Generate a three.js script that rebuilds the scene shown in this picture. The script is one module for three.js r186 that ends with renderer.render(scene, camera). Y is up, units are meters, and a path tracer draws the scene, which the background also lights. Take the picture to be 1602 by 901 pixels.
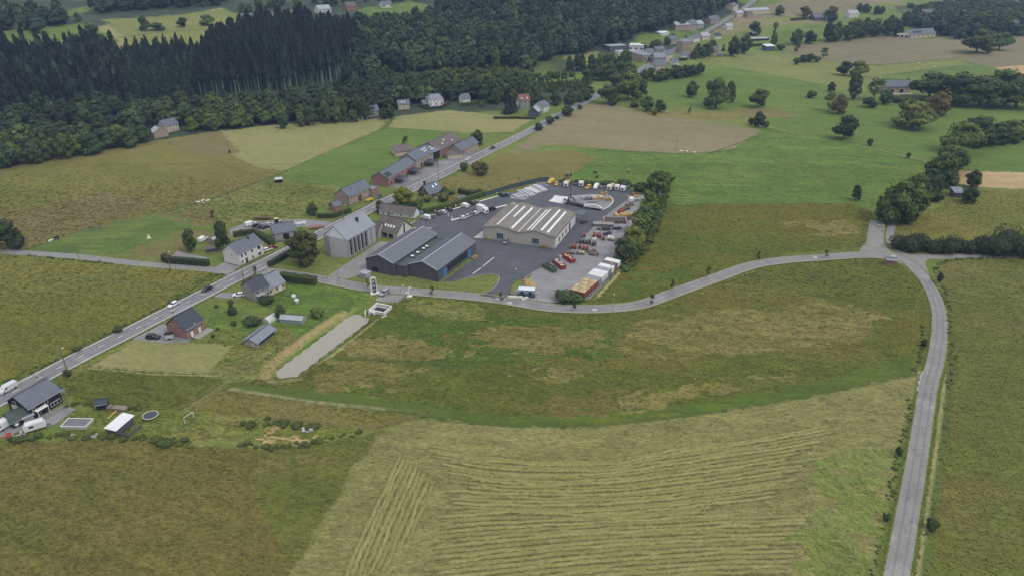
import * as THREE from 'three';
import { MarchingCubes } from 'three/addons/objects/MarchingCubes.js';
import { mergeGeometries } from 'three/addons/utils/BufferGeometryUtils.js';

// ---------- camera, sky, sun, exposure ----------
const scene = new THREE.Scene();
const camera = new THREE.PerspectiveCamera(44.54, 1602 / 901, 1, 6000);
camera.position.set(0, 120, 0);
camera.rotation.set(-26.6 * Math.PI / 180, 0, 0);
const renderer = new THREE.WebGLRenderer({ antialias: true });
renderer.toneMapping = THREE.LinearToneMapping;
renderer.toneMappingExposure = 1.08;
renderer.shadowMap.enabled = true;
const sunDir = new THREE.Vector3(0.5, 0.78, 0.36).normalize();
{ // overcast sky: bright grey cloud deck, a little paler round the hidden sun
  const w = 256, h = 128, d = new Float32Array(w * h * 4);
  for (let j = 0; j < h; j++) for (let i = 0; i < w; i++) {
    const el = ((j + 0.5) / h - 0.5) * Math.PI, az = ((i + 0.5) / w) * Math.PI * 2;
    const up = Math.max(0, Math.sin(el)), o = (j * w + i) * 4;
    const cloud = 1 + 0.1 * Math.sin(az * 3 + 2 * Math.sin(el * 5)) * Math.sin(el * 7 + az) + 0.05 * Math.sin(az * 9 + el * 11);
    const L = (0.55 + 0.5 * up) * cloud;
    d[o] = L * 0.96; d[o + 1] = L * 0.985; d[o + 2] = L * 1.04; d[o + 3] = 1;
    if (el < 0) { d[o] = 0.10; d[o + 1] = 0.11; d[o + 2] = 0.09; }
  }
  const sky = new THREE.DataTexture(d, w, h, THREE.RGBAFormat, THREE.FloatType);
  sky.mapping = THREE.EquirectangularReflectionMapping; sky.magFilter = THREE.LinearFilter; sky.needsUpdate = true;
  scene.background = sky; scene.environment = sky;
}
const sun = new THREE.DirectionalLight(new THREE.Color(1, 0.96, 0.9), 1.5);
sun.position.copy(sunDir).multiplyScalar(900); sun.position.z -= 300; sun.target.position.set(0, 0, -300);
sun.castShadow = true; sun.shadow.radius = 34; sun.shadow.mapSize.set(2048, 2048);
Object.assign(sun.shadow.camera, { left: -600, right: 600, top: 600, bottom: -600, near: 1, far: 2500 });
scene.add(sun, sun.target);
scene.fog = new THREE.FogExp2(new THREE.Color(0.36, 0.53, 0.88), 0.00012);

// ---------- the lie of the land (metres) ----------
/*H*/
const sstep = (a, b, t) => { t = Math.min(1, Math.max(0, (t - a) / (b - a))); return t * t * (3 - 2 * t); };
const PD = { x: -62.4, z: -200.2, ux: 0.4, uz: -0.9165, hl: 21, hw: 3.7 };
function pondDist(x, z) {                       // metres outside the water's edge of the retention pond
  const wv = 0.45 * Math.sin(x * 0.9 + z * 0.35) + 0.3 * Math.sin(z * 1.3 - x * 0.5), a = wv + Math.abs((x - PD.x) * PD.ux + (z - PD.z) * PD.uz) - (PD.hl - 2.6), b = wv + Math.abs(-(x - PD.x) * PD.uz + (z - PD.z) * PD.ux) - (PD.hw - 2.6);
  return Math.hypot(Math.max(a, 0), Math.max(b, 0)) + Math.min(0, Math.max(a, b)) - 2.6;
}
function H(x, z) {
  const D = -z, d = -0.615 * (x + 307) - 0.788 * (z + 411);
  let h = 30 * sstep(0, 240, d) + 0.035 * Math.max(0, d - 140) + 22 * sstep(470, 1200, D) + 0.022 * Math.max(0, D - 1000);
  const far = sstep(440, 700, D);
  if (far > 0) h += far * (2.2 * Math.sin(x * 0.011 + z * 0.007) + 1.6 * Math.sin(x * 0.019 - z * 0.013 + 1.3));
  if (D < 260 && D > 150 && x < -30) { const pd = pondDist(x, z); if (pd < 4) h -= 2.1 * (1 - sstep(-1.6, 3.2, pd)); }
  return h;
}
/*H*/
const WATER = -1.25;

// ---------- noise, colours, random ----------
function rng(seed) { let a = seed >>> 0; return () => { a = (a + 0x6D2B79F5) | 0; let t = Math.imul(a ^ (a >>> 15), 1 | a); t = (t + Math.imul(t ^ (t >>> 7), 61 | t)) ^ t; return ((t ^ (t >>> 14)) >>> 0) / 4294967296; }; }
const LAT = new Float32Array(65536); { const r = rng(77); for (let i = 0; i < 65536; i++) LAT[i] = r(); }
function noise(x, y) {
  const xi = Math.floor(x), yi = Math.floor(y); let u = x - xi, v = y - yi; u = u * u * (3 - 2 * u); v = v * v * (3 - 2 * v);
  const x0 = xi & 255, x1 = (xi + 1) & 255, y0 = (yi & 255) << 8, y1 = ((yi + 1) & 255) << 8;
  const a = LAT[y0 | x0], b = LAT[y0 | x1], c = LAT[y1 | x0], e = LAT[y1 | x1];
  return a + (b - a) * u + (c - a) * v + (a - b - c + e) * u * v;
}
const fbm = (x, y, o) => { let s = 0, a = 0.5, t = 0; for (let i = 0; i < o; i++) { s += a * noise(x, y); t += a; a *= 0.5; x = x * 2.03 + 17.7; y = y * 2.03 + 5.3; } return s / t; };
const C = (hex) => new THREE.Color(hex);
const lerp = (a, b, t) => a + (b - a) * t;

// ---------- naming ----------
const used = new Map();
function numbered(n) { const k = used.get(n) || 0; used.set(n, k + 1); return k ? n + '_' + String(k).padStart(3, '0') : n; }
function tag(o, label, category, group, kind) { if (label) o.userData.label = label; if (category) o.userData.category = category; if (group) o.userData.group = group; if (kind) o.userData.kind = kind; return o; }
function thing(name, label, category, pos = [0, 0, 0], turn = 0, group) {
  const o = new THREE.Group(); o.name = numbered(name); o.position.set(pos[0], pos[1], pos[2]); o.rotation.y = turn; tag(o, label, category, group); scene.add(o); return o;
}
function put(name, geo, mat, parent = scene) { const m = new THREE.Mesh(geo, mat); m.name = parent === scene ? numbered(name) : name; m.castShadow = m.receiveShadow = true; parent.add(m); return m; }
const struct = (name, geo, mat, label, category) => tag(put(name, geo, mat), label, category, null, 'structure');

// ---------- fields: kinds of ground cover, then the outline of each field (metres) ----------
// kind: two main tones, a patch tone, patch size, patch share, fine contrast, streak direction
const KINDS = {
  tall: ['#716c3d', '#787144', '#696b38', 16, 0.35, 0.3, 0.35],
  tallgreen: ['#687034', '#606a2f', '#717040', 16, 0.4, 0.3, 0.3],
  tall2: ['#716e3a', '#78723f', '#696b32', 22, 0.45, 0.26, 0.5],
  hay: ['#86845a', '#7f7f55', '#8d8a5f', 14, 0.4, 0.34, 0.1],
  haygreen: ['#77834a', '#808756', '#707f44', 9, 0.5, 0.36, 1.2],
  meadow: ['#666d2e', '#5d6728', '#716f39', 18, 0.42, 0.34, 0.25],
  band: ['#54661f', '#4d5e1c', '#5c6b24', 9, 0.4, 0.3, 0.1],
  green: ['#586826', '#526222', '#62702c', 12, 0.4, 0.3, 0.1],
  pale: ['#7d784a', '#747340', '#868155', 7, 0.5, 0.42, 0.1],
  olive: ['#757040', '#706e3b', '#7a7549', 26, 0.45, 0.24, 0.45],
  brown: ['#7c7150', '#757046', '#807a58', 22, 0.4, 0.24, 0.4],
  mown: ['#8b8a5e', '#858758', '#928d68', 30, 0.4, 0.18, 0.6],
  bright: ['#657a33', '#5d7330', '#6f8039', 24, 0.4, 0.24, 0.2],
  lush: ['#627631', '#596d2b', '#6e7c3b', 16, 0.45, 0.5, 0.15],
  rough: ['#707b3c', '#6a7234', '#7f7f4c', 12, 0.5, 0.42, 0.2],
  yellow: ['#6d6d24', '#736c28', '#5f6b22', 22, 0.42, 0.26, 0.3],
  beige: ['#857f5e', '#7e7959', '#8a8163', 34, 0.4, 0.2, 0.2],
  seed: ['#817961', '#7d745f', '#877f60', 40, 0.4, 0.2, 0.2],
  ygreen: ['#7d844d', '#777f48', '#858754', 30, 0.4, 0.2, 0.2],
  lawn: ['#607534', '#596e2f', '#6c7a3c', 8, 0.45, 0.34, 0],
  verge: ['#5f6e2e', '#697234', '#556428', 6, 0.45, 0.46, 0.2],
  stubble: ['#b39d74', '#ab956c', '#bba67e', 20, 0.4, 0.14, 0.05],
  swath: ['#84835a', '#7d7e53', '#89875e', 8, 0.45, 0.34, 0.05],
  earth: ['#a58d66', '#8f7d58', '#b09a74', 3, 0.5, 0.4, 0],
  scrub: ['#4b552c', '#434d29', '#5e6836', 14, 0.45, 0.5, 0],
  wood: ['#3a4630', '#34402b', '#465236', 10, 0.4, 0.4, 0],
  gravel: ['#7f7e80', '#77767a', '#8b8987', 5, 0.45, 0.18, 0],
  plain: ['#6b7b3a', '#637332', '#768046', 40, 0.45, 0.24, 0.2],
};
// where the mown hay lies in swaths
const SWATH_ROWS = [
    [[-22.2, -145.4], [-11.6, -142.9], [2.8, -140.7], [24.2, -140.7], [39.7, -144.4], [63.7, -149.3], [87.4, -155.3]], [[-20.7, -143.1], [-10, -140.7], [2.7, -138.5], [23.9, -138.5], [39.3, -142.2], [62.9, -146.7], [87.4, -152.8]], [[-18, -139.9], [-6.6, -136.8], [6.2, -135.7], [23.6, -136.4], [40.4, -139.7], [63, -144.4], [83, -148.8]], [[-16.2, -136.8], [-4.9, -134.3], [7.7, -133.4], [23.3, -133.8], [41.5, -137.1], [60.2, -140.7], [74.5, -144.2]], [[-15, -133.6], [-3.3, -131.8], [9.2, -131.1], [23, -131.4], [40.9, -134.3], [61.1, -138.3], [80.5, -142.4]], [[-15.6, -130], [-1.7, -129.2], [12.1, -128.7], [24.4, -129], [43.5, -131.8], [63.6, -135.9], [72.1, -137.6]], [[-14.6, -127.5], [-0.2, -126.6], [15, -126.4], [30.4, -127.7], [46.2, -130], [71, -134.5]], [[-16.7, -124.7], [-0.1, -124.1], [14.8, -124.1], [30, -125.3], [45.6, -127.7], [68.5, -131.8]],
    [[-16.4, -121.7], [-0.1, -122.9], [14.7, -122.3], [29.7, -123.3], [43.5, -125.1], [62.6, -128.3]], [[-16.1, -118.3], [-3.1, -119.9], [11.6, -120.5], [26.4, -121.3], [44.5, -123.1]], [[-15.8, -115.5], [-3, -117], [11.5, -118.3], [26.1, -119.3], [46.9, -120.9], [69.4, -122.1]], [[-17, -112.5], [-3, -114.4], [11.3, -115.9], [25.8, -117], [46.3, -118.5], [67.8, -119.7]], [[-18, -109.4], [-2.9, -111.5], [11.1, -113.3], [25.4, -114.6], [45.6, -115.9], [65.6, -116.6]], [[-19.1, -106.3], [-2.9, -108.7], [11, -110.8], [25.1, -112.2], [45, -113.5], [63.5, -114]], [[-20.1, -103.3], [-2.8, -105.9], [13.6, -108.3], [27.5, -109.7], [45.8, -111.1], [61.9, -111.5]], [[-13.3, -101.4], [-0.1, -103.6], [13.3, -105.6], [27, -107], [45, -108.3], [59.9, -108.7]], [[-0.1, -101.1], [13.1, -103], [26.6, -104.3], [44.3, -105.6], [58.4, -105.9]],
];
const SWATH_COLS = [[[-28.9, -143.1], [-31, -129.6], [-33.1, -116.4], [-34.8, -104.1]], [[-26.7, -141.7], [-29, -128.5], [-31, -116.4], [-32.4, -104.1]], [[-24.1, -139.2], [-26.2, -128.5], [-28.1, -116.4], [-29.8, -105.8]], [[-21.9, -136.4], [-23.6, -126.4], [-25.5, -115.5], [-27.2, -106.6]], [[-19.5, -132.3], [-21.3, -123.3], [-22.9, -114.6]]];
const FIELDS = [
  // far ground first
  ['wood', [-369.1, -352.3], [-296.7, -395.6], [-237.7, -452.1], [-167.4, -480.5], [-93.7, -513.8], [-48.2, -527.5], [14.2, -544.1], [68.4, -593.2], [118, -671.6], [244.8, -925], [325.9, -1044.5], [89.6, -1080.3], [-253.8, -1007.1], [-845.4, -917]],
  ['mown', [-480.2, -646.1], [-451.2, -711.4], [-388.4, -730.1], [-325.1, -841.3], [-312.7, -815.6], [-344.5, -638.2], [-381.1, -635.9], [-458.1, -612.8]],
  ['bright', [-480.2, -646.1], [-450.7, -690], [-419.1, -730.3], [-357.4, -671.5], [-344.5, -638.2], [-450.9, -601.9]],
  ['ygreen', [-412.8, -754.7], [-318.3, -831.7], [-269, -786.1], [-258.3, -741.3], [-362.5, -688.4]],
  ['bright', [-465.8, -770.6], [-459.8, -835.2], [-444.3, -804.7], [-450, -753.5]],
  ['ygreen', [-362.4, -682.1], [-319, -742.5], [-263.3, -767.6], [-257.5, -738.8], [-279.5, -685.4], [-323.4, -665.2], [-339.3, -663.1]],
  ['brown', [-265.2, -818.8], [-237, -844.1], [-235.7, -786.9], [-261.9, -773.8]],
  ['lush', [-179, -861.5], [-127.5, -938], [-99.5, -911.6], [-102.6, -823.7], [-130.1, -806.1], [-169.6, -827.3]],
  ['bright', [-91.4, -977.9], [-72.5, -966.7], [-73.3, -901.7], [-87.2, -911.6]],
  ['scrub', [-123, -703.3], [-27, -761.3], [51, -739.6], [58.3, -666.2], [-0.6, -659.5], [-11, -583.6], [-94.4, -583], [-112.8, -635.1]],
  ['green', [-90.9, -639.1], [-79.1, -660.4], [-72.1, -631.2], [-84.4, -621.8]],
  ['green', [-67.9, -699.7], [-7, -730.7], [6.4, -660.8], [-58, -650.2]],
  ['lush', [-18, -655.7], [23.5, -684.7], [75.1, -687.2], [75, -656.9], [-0.6, -632.4], [-17.3, -630.1]],
  ['ygreen', [51.3, -743.9], [86, -765.9], [89.2, -704.8], [63.8, -697.8]],
  ['lush', [144.3, -841.5], [180.2, -877.5], [236.7, -906.9], [184.6, -823], [144.5, -796.9], [131.5, -803.6]],
  ['lush', [56.7, -645.5], [117.3, -666.9], [137.5, -715.9], [121.9, -760.4], [98.4, -758.3], [63.8, -697.8]], ['plain', [68.4, -593.2], [57, -615.7], [18.5, -610.1], [16.2, -629.8], [75, -656.9], [118, -671.6]],
  // right hill
  ['plain', [102.5, -573.5], [231, -866.1], [354.5, -1080.2], [1070.4, -1422], [368.4, -352.3], [218, -323.6], [172.8, -472.5]],
  ['seed', [294.3, -991.9], [442.6, -1145.6], [664.4, -1277.1], [588.8, -1151.9], [439.8, -1057.1], [333.2, -978.7], [288, -936.6]],
  ['beige', [238.3, -896.8], [289, -971.4], [373.6, -997.4], [454.8, -1048.6], [415.8, -994.1], [322.9, -944.9], [214.5, -860]],
  ['ygreen', [333.2, -978.7], [442.7, -1064.9], [481.5, -1069.8], [423.6, -1014.2], [333.7, -966.5]],
  ['plain', [499.5, -1115], [704.6, -1229.1], [763.7, -1190.8], [682.7, -1001.3], [616.5, -1102.1], [510.6, -1073.7]],
  ['scrub', [576.6, -1136.7], [711.1, -1241.2], [910.1, -1200], [722.9, -938.7], [573.7, -875.7], [523.3, -953.9]],
  ['lush', [288.5, -869.6], [348.8, -936.7], [431.2, -989.7], [346.3, -853.3], [288.8, -834.5]],
  ['seed', [304.8, -828.2], [367.6, -851.4], [459.5, -905.8], [486.1, -867], [506.9, -800.6], [450.3, -747.8], [374.4, -737.2], [334.5, -750.1], [303.9, -775]],
  ['seed', [486.1, -867], [589.7, -942.4], [664.7, -856.5], [548.6, -694.9], [469.6, -694.3], [456.1, -746.5]],
  ['ygreen', [201.3, -745.3], [260.4, -788.6], [301.7, -788], [335.8, -753.3], [364.5, -729.5], [309.2, -659.9], [277.4, -638.9], [243.4, -692.4], [221.1, -700.3]],
  ['bright', [119.3, -643.5], [181.9, -718], [216.4, -705.4], [286.8, -634], [246.4, -560], [188.8, -552.4], [132.8, -570.6], [97.3, -573.1]],
  ['ygreen', [364.5, -729.5], [457.7, -749.4], [452.7, -722.1], [353, -690.8], [327.2, -680.7]],
  ['lush', [353, -690.8], [453.8, -721.9], [457.3, -691.8], [394, -654.5], [342.5, -644]],
  ['stubble', [467.4, -700.6], [569, -723], [510.9, -641.8], [454.7, -659.9]],
  ['bright', [192.3, -547.9], [248.8, -553.4], [310.3, -557.1], [458.6, -568.1], [400.8, -488.5], [286.9, -430.8], [247.2, -408.5], [221.7, -445.8], [183.3, -490.9]],
  ['brown', [167.8, -548.6], [198.6, -552], [220.2, -529.9], [183.1, -518.7]],
  ['bright', [270.9, -416.6], [351.7, -474.8], [457, -526.4], [343.8, -381], [253.3, -385.7]],
  ['stubble', [236.4, -369.5], [251.7, -389.4], [343.8, -381], [319.9, -350.3], [248.7, -359.7]],
  ['tall2', [169.6, -306.5], [215.8, -330.8], [228.8, -354.4], [321.5, -352.3], [247.3, -257.2], [163.3, -275.2]],
  // middle, beyond the yard
  ['lush', [20.2, -360.7], [42, -436.7], [100.2, -425], [127.3, -463.7], [178.8, -491], [221.7, -445.8], [247.2, -408.5], [186.8, -323.6], [167.3, -329], [79.5, -332.7], [62.1, -323.6]],
  ['beige', [-4.3, -418], [32.3, -516.2], [50, -561.7], [75.6, -564.3], [106.6, -538.4], [171.9, -483.4], [140.9, -436.7], [113.3, -422.2], [79.4, -430.8], [24.3, -445.8]],
  ['pale', [98.1, -546.5], [161.1, -542.1], [181, -527], [158.4, -514.7], [104.3, -525.6]],
  ['olive', [-47.3, -352.3], [-22.6, -395.6], [-4.3, -425], [39.5, -430.8], [51.9, -416.6], [31.7, -378.6], [-0.3, -352.3], [-32.6, -336.5]],
  // left of the main road
  ['olive', [-335.6, -352.3], [-298.3, -398.1], [-231.5, -456.8], [-201, -482.2], [-178.5, -455.3], [-127.2, -385.7], [-153.3, -340.3], [-190.2, -304.9], [-208.8, -275.2], [-258.2, -257.2]],
  ['~tall2', [-302, -352.3], [-274.5, -395.6], [-218.5, -436.7], [-180.4, -411.2], [-189.4, -362.9], [-236.6, -332.7], [-271.5, -310.6]],
  ['~brown', [-251.7, -283.6], [-238.7, -306.5], [-219.4, -348.2], [-207.1, -350.3], [-176.8, -334.6], [-193.1, -304.9], [-212.8, -279.4], [-240.7, -268.6]],
  ['mown', [-201.9, -478.7], [-172.4, -496.6], [-91.9, -517.4], [-85.6, -506.4], [-105.9, -448.9], [-127.9, -388.1], [-148.5, -395.6], [-180, -430.8]],
  ['brown', [-224.4, -452.1], [-201.2, -480.4], [-168.6, -427.9], [-184.4, -416.6]],
  ['bright', [-133.7, -371.7], [-127.9, -388.1], [-105.9, -448.9], [-87, -488.8], [-24.4, -475], [-28, -461.7], [-61.7, -411.2], [-72.2, -360.7], [-94.2, -352.3]],
  ['mown', [-87.3, -490.6], [-84.5, -520.9], [-49.1, -538.6], [15.9, -513.8], [-0.4, -478.4], [-28.6, -473.3]],
  ['verge', [-92, -492.4], [-88.6, -517.3], [-84.5, -520.9], [-87, -488.8]],
  ['rough', [-170.3, -320], [-153.3, -340.3], [-130.9, -374], [-92.7, -360.7], [-90.1, -334.6], [-107.6, -306.5], [-128.4, -306.5], [-146.3, -306.5]],
  ['~brown', [-170.3, -320], [-159.2, -330.8], [-140.6, -319.2], [-139.7, -304.9], [-147.8, -306.5]],
  ['lawn', [-208.8, -275.2], [-194, -300.9], [-171.5, -320], [-145.1, -304.9], [-147.1, -293.9], [-159.4, -289.4], [-157.2, -269.9], [-164.6, -266]],
  ['~brown', [-164.6, -266], [-158.9, -282.2], [-144.8, -295.5], [-132.9, -298.6], [-126.1, -280.1], [-140, -283.6], [-141.2, -262.2]],
  ['tall2', [-284, -257.2], [-215.3, -270.5], [-156.5, -260.3], [-114.1, -252.4], [-111.5, -245.5], [-130.8, -199], [-150.3, -170.7], [-175.8, -136.4]],
  ['verge', [-123, -219.6], [-111.5, -245.5], [-114.1, -252.4], [-120.9, -252.4], [-128.4, -221.5], [-143.6, -191.8], [-158.4, -171.7], [-152.5, -162.9], [-143, -177.3]],
  // between the main road and the pond
  ['lush', [-108.9, -224.4], [-105.2, -233.5], [-91.4, -251.2], [-68.8, -241], [-52.7, -233.5], [-56, -218.7], [-78, -179.1], [-91.7, -189.9], [-105.4, -209.5]],
  ['rough', [-105.4, -209.5], [-87.8, -206.1], [-80, -212.6], [-69.6, -198.3], [-76.8, -175.7], [-91.6, -179.1], [-93.8, -195.7], [-100.5, -199.8]],
  ['lawn', [-108.9, -224.4], [-107.6, -233.5], [-95.5, -229.4], [-87.8, -223.4], [-86.3, -211.3], [-104.2, -212.2]],
  ['rough', [-139.1, -175.7], [-121.4, -206.1], [-92.7, -198.5], [-87.4, -175.7], [-92.6, -162.9], [-119.8, -162.9]],
  ['mown', [-131.6, -184.7], [-124.4, -201], [-114.5, -200.2], [-92, -197.7], [-93.7, -180.5], [-110.3, -181.9]],
  ['meadow', [-130.8, -183.3], [-93.8, -179.8], [-86.4, -175.7], [-93.3, -162.3], [-122.3, -164.1], [-137.4, -174.3]],
  ["rough", [-127.1, -162.9], [-92.6, -162.9], [-71.2, -158.5], [-64.1, -152.6], [-81.7, -148.8], [-120.7, -148.8]],
  ['~rough', [-102.7, -153.7], [-86.6, -152.6], [-80, -148.8], [-99.8, -149.3]],
  ['olive', [-92.4, -162.3], [-85.9, -174.3], [-59, -166], [-32.5, -160.5], [-24.1, -158.2], [-37.5, -153.7], [-65.8, -158.2]],
  ['rough', [-72.5, -157], [-52.9, -155.9], [-40.1, -153.7], [-53.8, -146.2], [-71, -147.5]],
  ['~earth', [-66.6, -153.7], [-61.3, -154.8], [-56.3, -149.3], [-61.1, -148.3]], ['~earth', [-70.6, -148.8], [-65.8, -149.6], [-65.7, -147.8], [-69.4, -147.5]], ['~earth', [-56, -152], [-50.7, -152.6], [-50.9, -150.9], [-55, -150.7]],
  // the big meadow inside the bend of the lane
  ['meadow', [-49.1, -219.7], [-38.7, -235.6], [-0.2, -229.4], [42, -220.5], [61.8, -233.5], [89.2, -254.2], [115, -266], [159.4, -267.3], [158.7, -245.5], [147.3, -214.9], [132.9, -189.9], [122.6, -179.8], [53.6, -160.5], [22.5, -154.8], [-0.2, -154.8], [-25.1, -158.5], [-83.8, -173.7], [-86.7, -176.3], [-77.3, -177], [-57.1, -189.9]],
  ['~green', [-41.9, -224.4], [-4.8, -219.6], [34.7, -208.2], [34.3, -189.9], [16.1, -189.9], [-12, -182.6], [-18.3, -162.9], [-0.2, -158.5], [54.9, -166], [88, -175.7], [131.5, -193], [122.6, -179.8], [53.6, -160.5], [22.5, -154.8], [-25.1, -158.5], [-83.1, -171.7], [-85.2, -175], [-45.7, -173], [-20.3, -165.4], [-14, -181.9], [-41.1, -191.5], [-51.3, -201.8]],
  ['~pale', [-53.7, -197.7], [-42.8, -201.8], [-21.2, -197.7], [-17.4, -189.2], [-28.3, -186.9], [-49, -189.9]],
  ['~pale', [-63.4, -175.7], [-56.3, -186.2], [-36.5, -187.7], [-27.8, -182.6], [-30.4, -172.3], [-45.4, -171.7]],
  ['~pale', [2.7, -179.8], [9.7, -184.4], [19.6, -183.3], [19.2, -178.4], [9.4, -175.7], [3.7, -176.3]],
  ['~pale', [-17.5, -206.1], [-0.2, -212.6], [30.1, -206.1], [33.1, -195.7], [12.1, -193], [-8.5, -195.7]],
  ['~pale', [37.6, -206.1], [46.9, -215.8], [80.2, -222.5], [115.1, -229.4], [131.6, -219.6], [128.5, -208.2], [102.5, -197.7], [61, -190.7], [36.4, -189.9]],
  ['~pale', [28.8, -162.9], [37.6, -172.3], [65.3, -177], [89.8, -180.5], [55.7, -169.1], [36.1, -162.9]],
  ['~tall', [-0.2, -162.9], [30, -172.3], [28.4, -159.9], [8.7, -158.5]],
  ['~rough', [-38.2, -231.4], [-14.3, -227.4], [-9.2, -214.9], [-24.8, -214.9], [-41.9, -224.4]],
  ['band', [-86.3, -175.3], [-45.1, -170.1], [-20.3, -164.4], [-0.2, -159.9], [23.1, -160.2], [55, -166.3], [87.8, -175.3], [131.3, -192.6], [122.6, -179.8], [85.3, -168.5], [53.6, -160.5], [22.5, -154.8], [-0.2, -154.8], [-25.1, -158.5], [-38.1, -162], [-83.6, -172]],
  ['~yellow', [154.5, -257.2], [158.6, -247.7], [146.9, -214.9], [133.5, -193], [124.8, -189.9], [133.9, -214.9]],
  ['yellow', [69.9, -332.7], [169.7, -334.6], [175.4, -321.8], [154.8, -279.4], [117.3, -272.5], [77.3, -247.7], [49, -228.4], [29.9, -225.4], [24.5, -229.4], [39.5, -245.5], [57.8, -283.6]],
  ['~green', [40, -239.9], [51.3, -257.2], [76.5, -254.8], [60.5, -238.8], [47.2, -231.4]],
  ['~pale', [139.1, -304.9], [156.4, -310.6], [160.3, -302.5], [147.5, -289.4], [136.7, -290.9]], ['~pale', [125.4, -308.2], [141.7, -311.5], [140.4, -306.5], [124.7, -301.7]],
  // right of the country lane
  ['tallgreen', [170.4, -254.2], [180.3, -266.6], [203.6, -269.9], [293.6, -268.6], [164.4, -95.6], [81.5, -95.6], [122.7, -162.9], [148.6, -206.1]],
  // bottom: long grass and the mown hay field
  ['tall', [-203.9, -148.8], [-125.8, -148.8], [-110.5, -148.8], [-93.3, -148.3], [-67.1, -145.7], [-53.8, -146.2], [-41.3, -150.9], [-34.9, -153.7], [-40.9, -136.4], [-43.8, -118.9], [-47, -100.1], [-48.9, -90], [-146.5, -90]],
  ['tallgreen', [-66.9, -145.2], [-41.2, -150.4], [-36.3, -151.5], [-41.4, -135.2], [-43.9, -119.3], [-45.3, -108.3], [-50.4, -111.8], [-61.1, -127.5]],
  ['hay', [-23.6, -158.2], [-0.2, -154.8], [22.5, -154.8], [53.6, -160.5], [85.3, -168.5], [124.2, -180.5], [112.9, -162.9], [93.4, -131.8], [76.8, -104.1], [68.2, -90], [-48.9, -90], [-46.6, -104.1], [-43.1, -118.9], [-40.3, -135.9], [-36, -152], [-28.4, -157]],
  ['swath', [-29.1, -144.7], [-22, -146.2], [3.1, -141.7], [24.5, -142.2], [63.3, -150.9], [88.9, -156.5], [83.7, -146.2], [70.3, -127.5], [68.7, -119.3], [58.9, -105], [52.3, -90], [-39.2, -90], [-35, -105]],
  ['~haygreen', [81.6, -141.2], [100.4, -146.2], [76.8, -104.1], [68.2, -90], [53.5, -90], [63.6, -111.8], [73, -127.5]],
];
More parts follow.
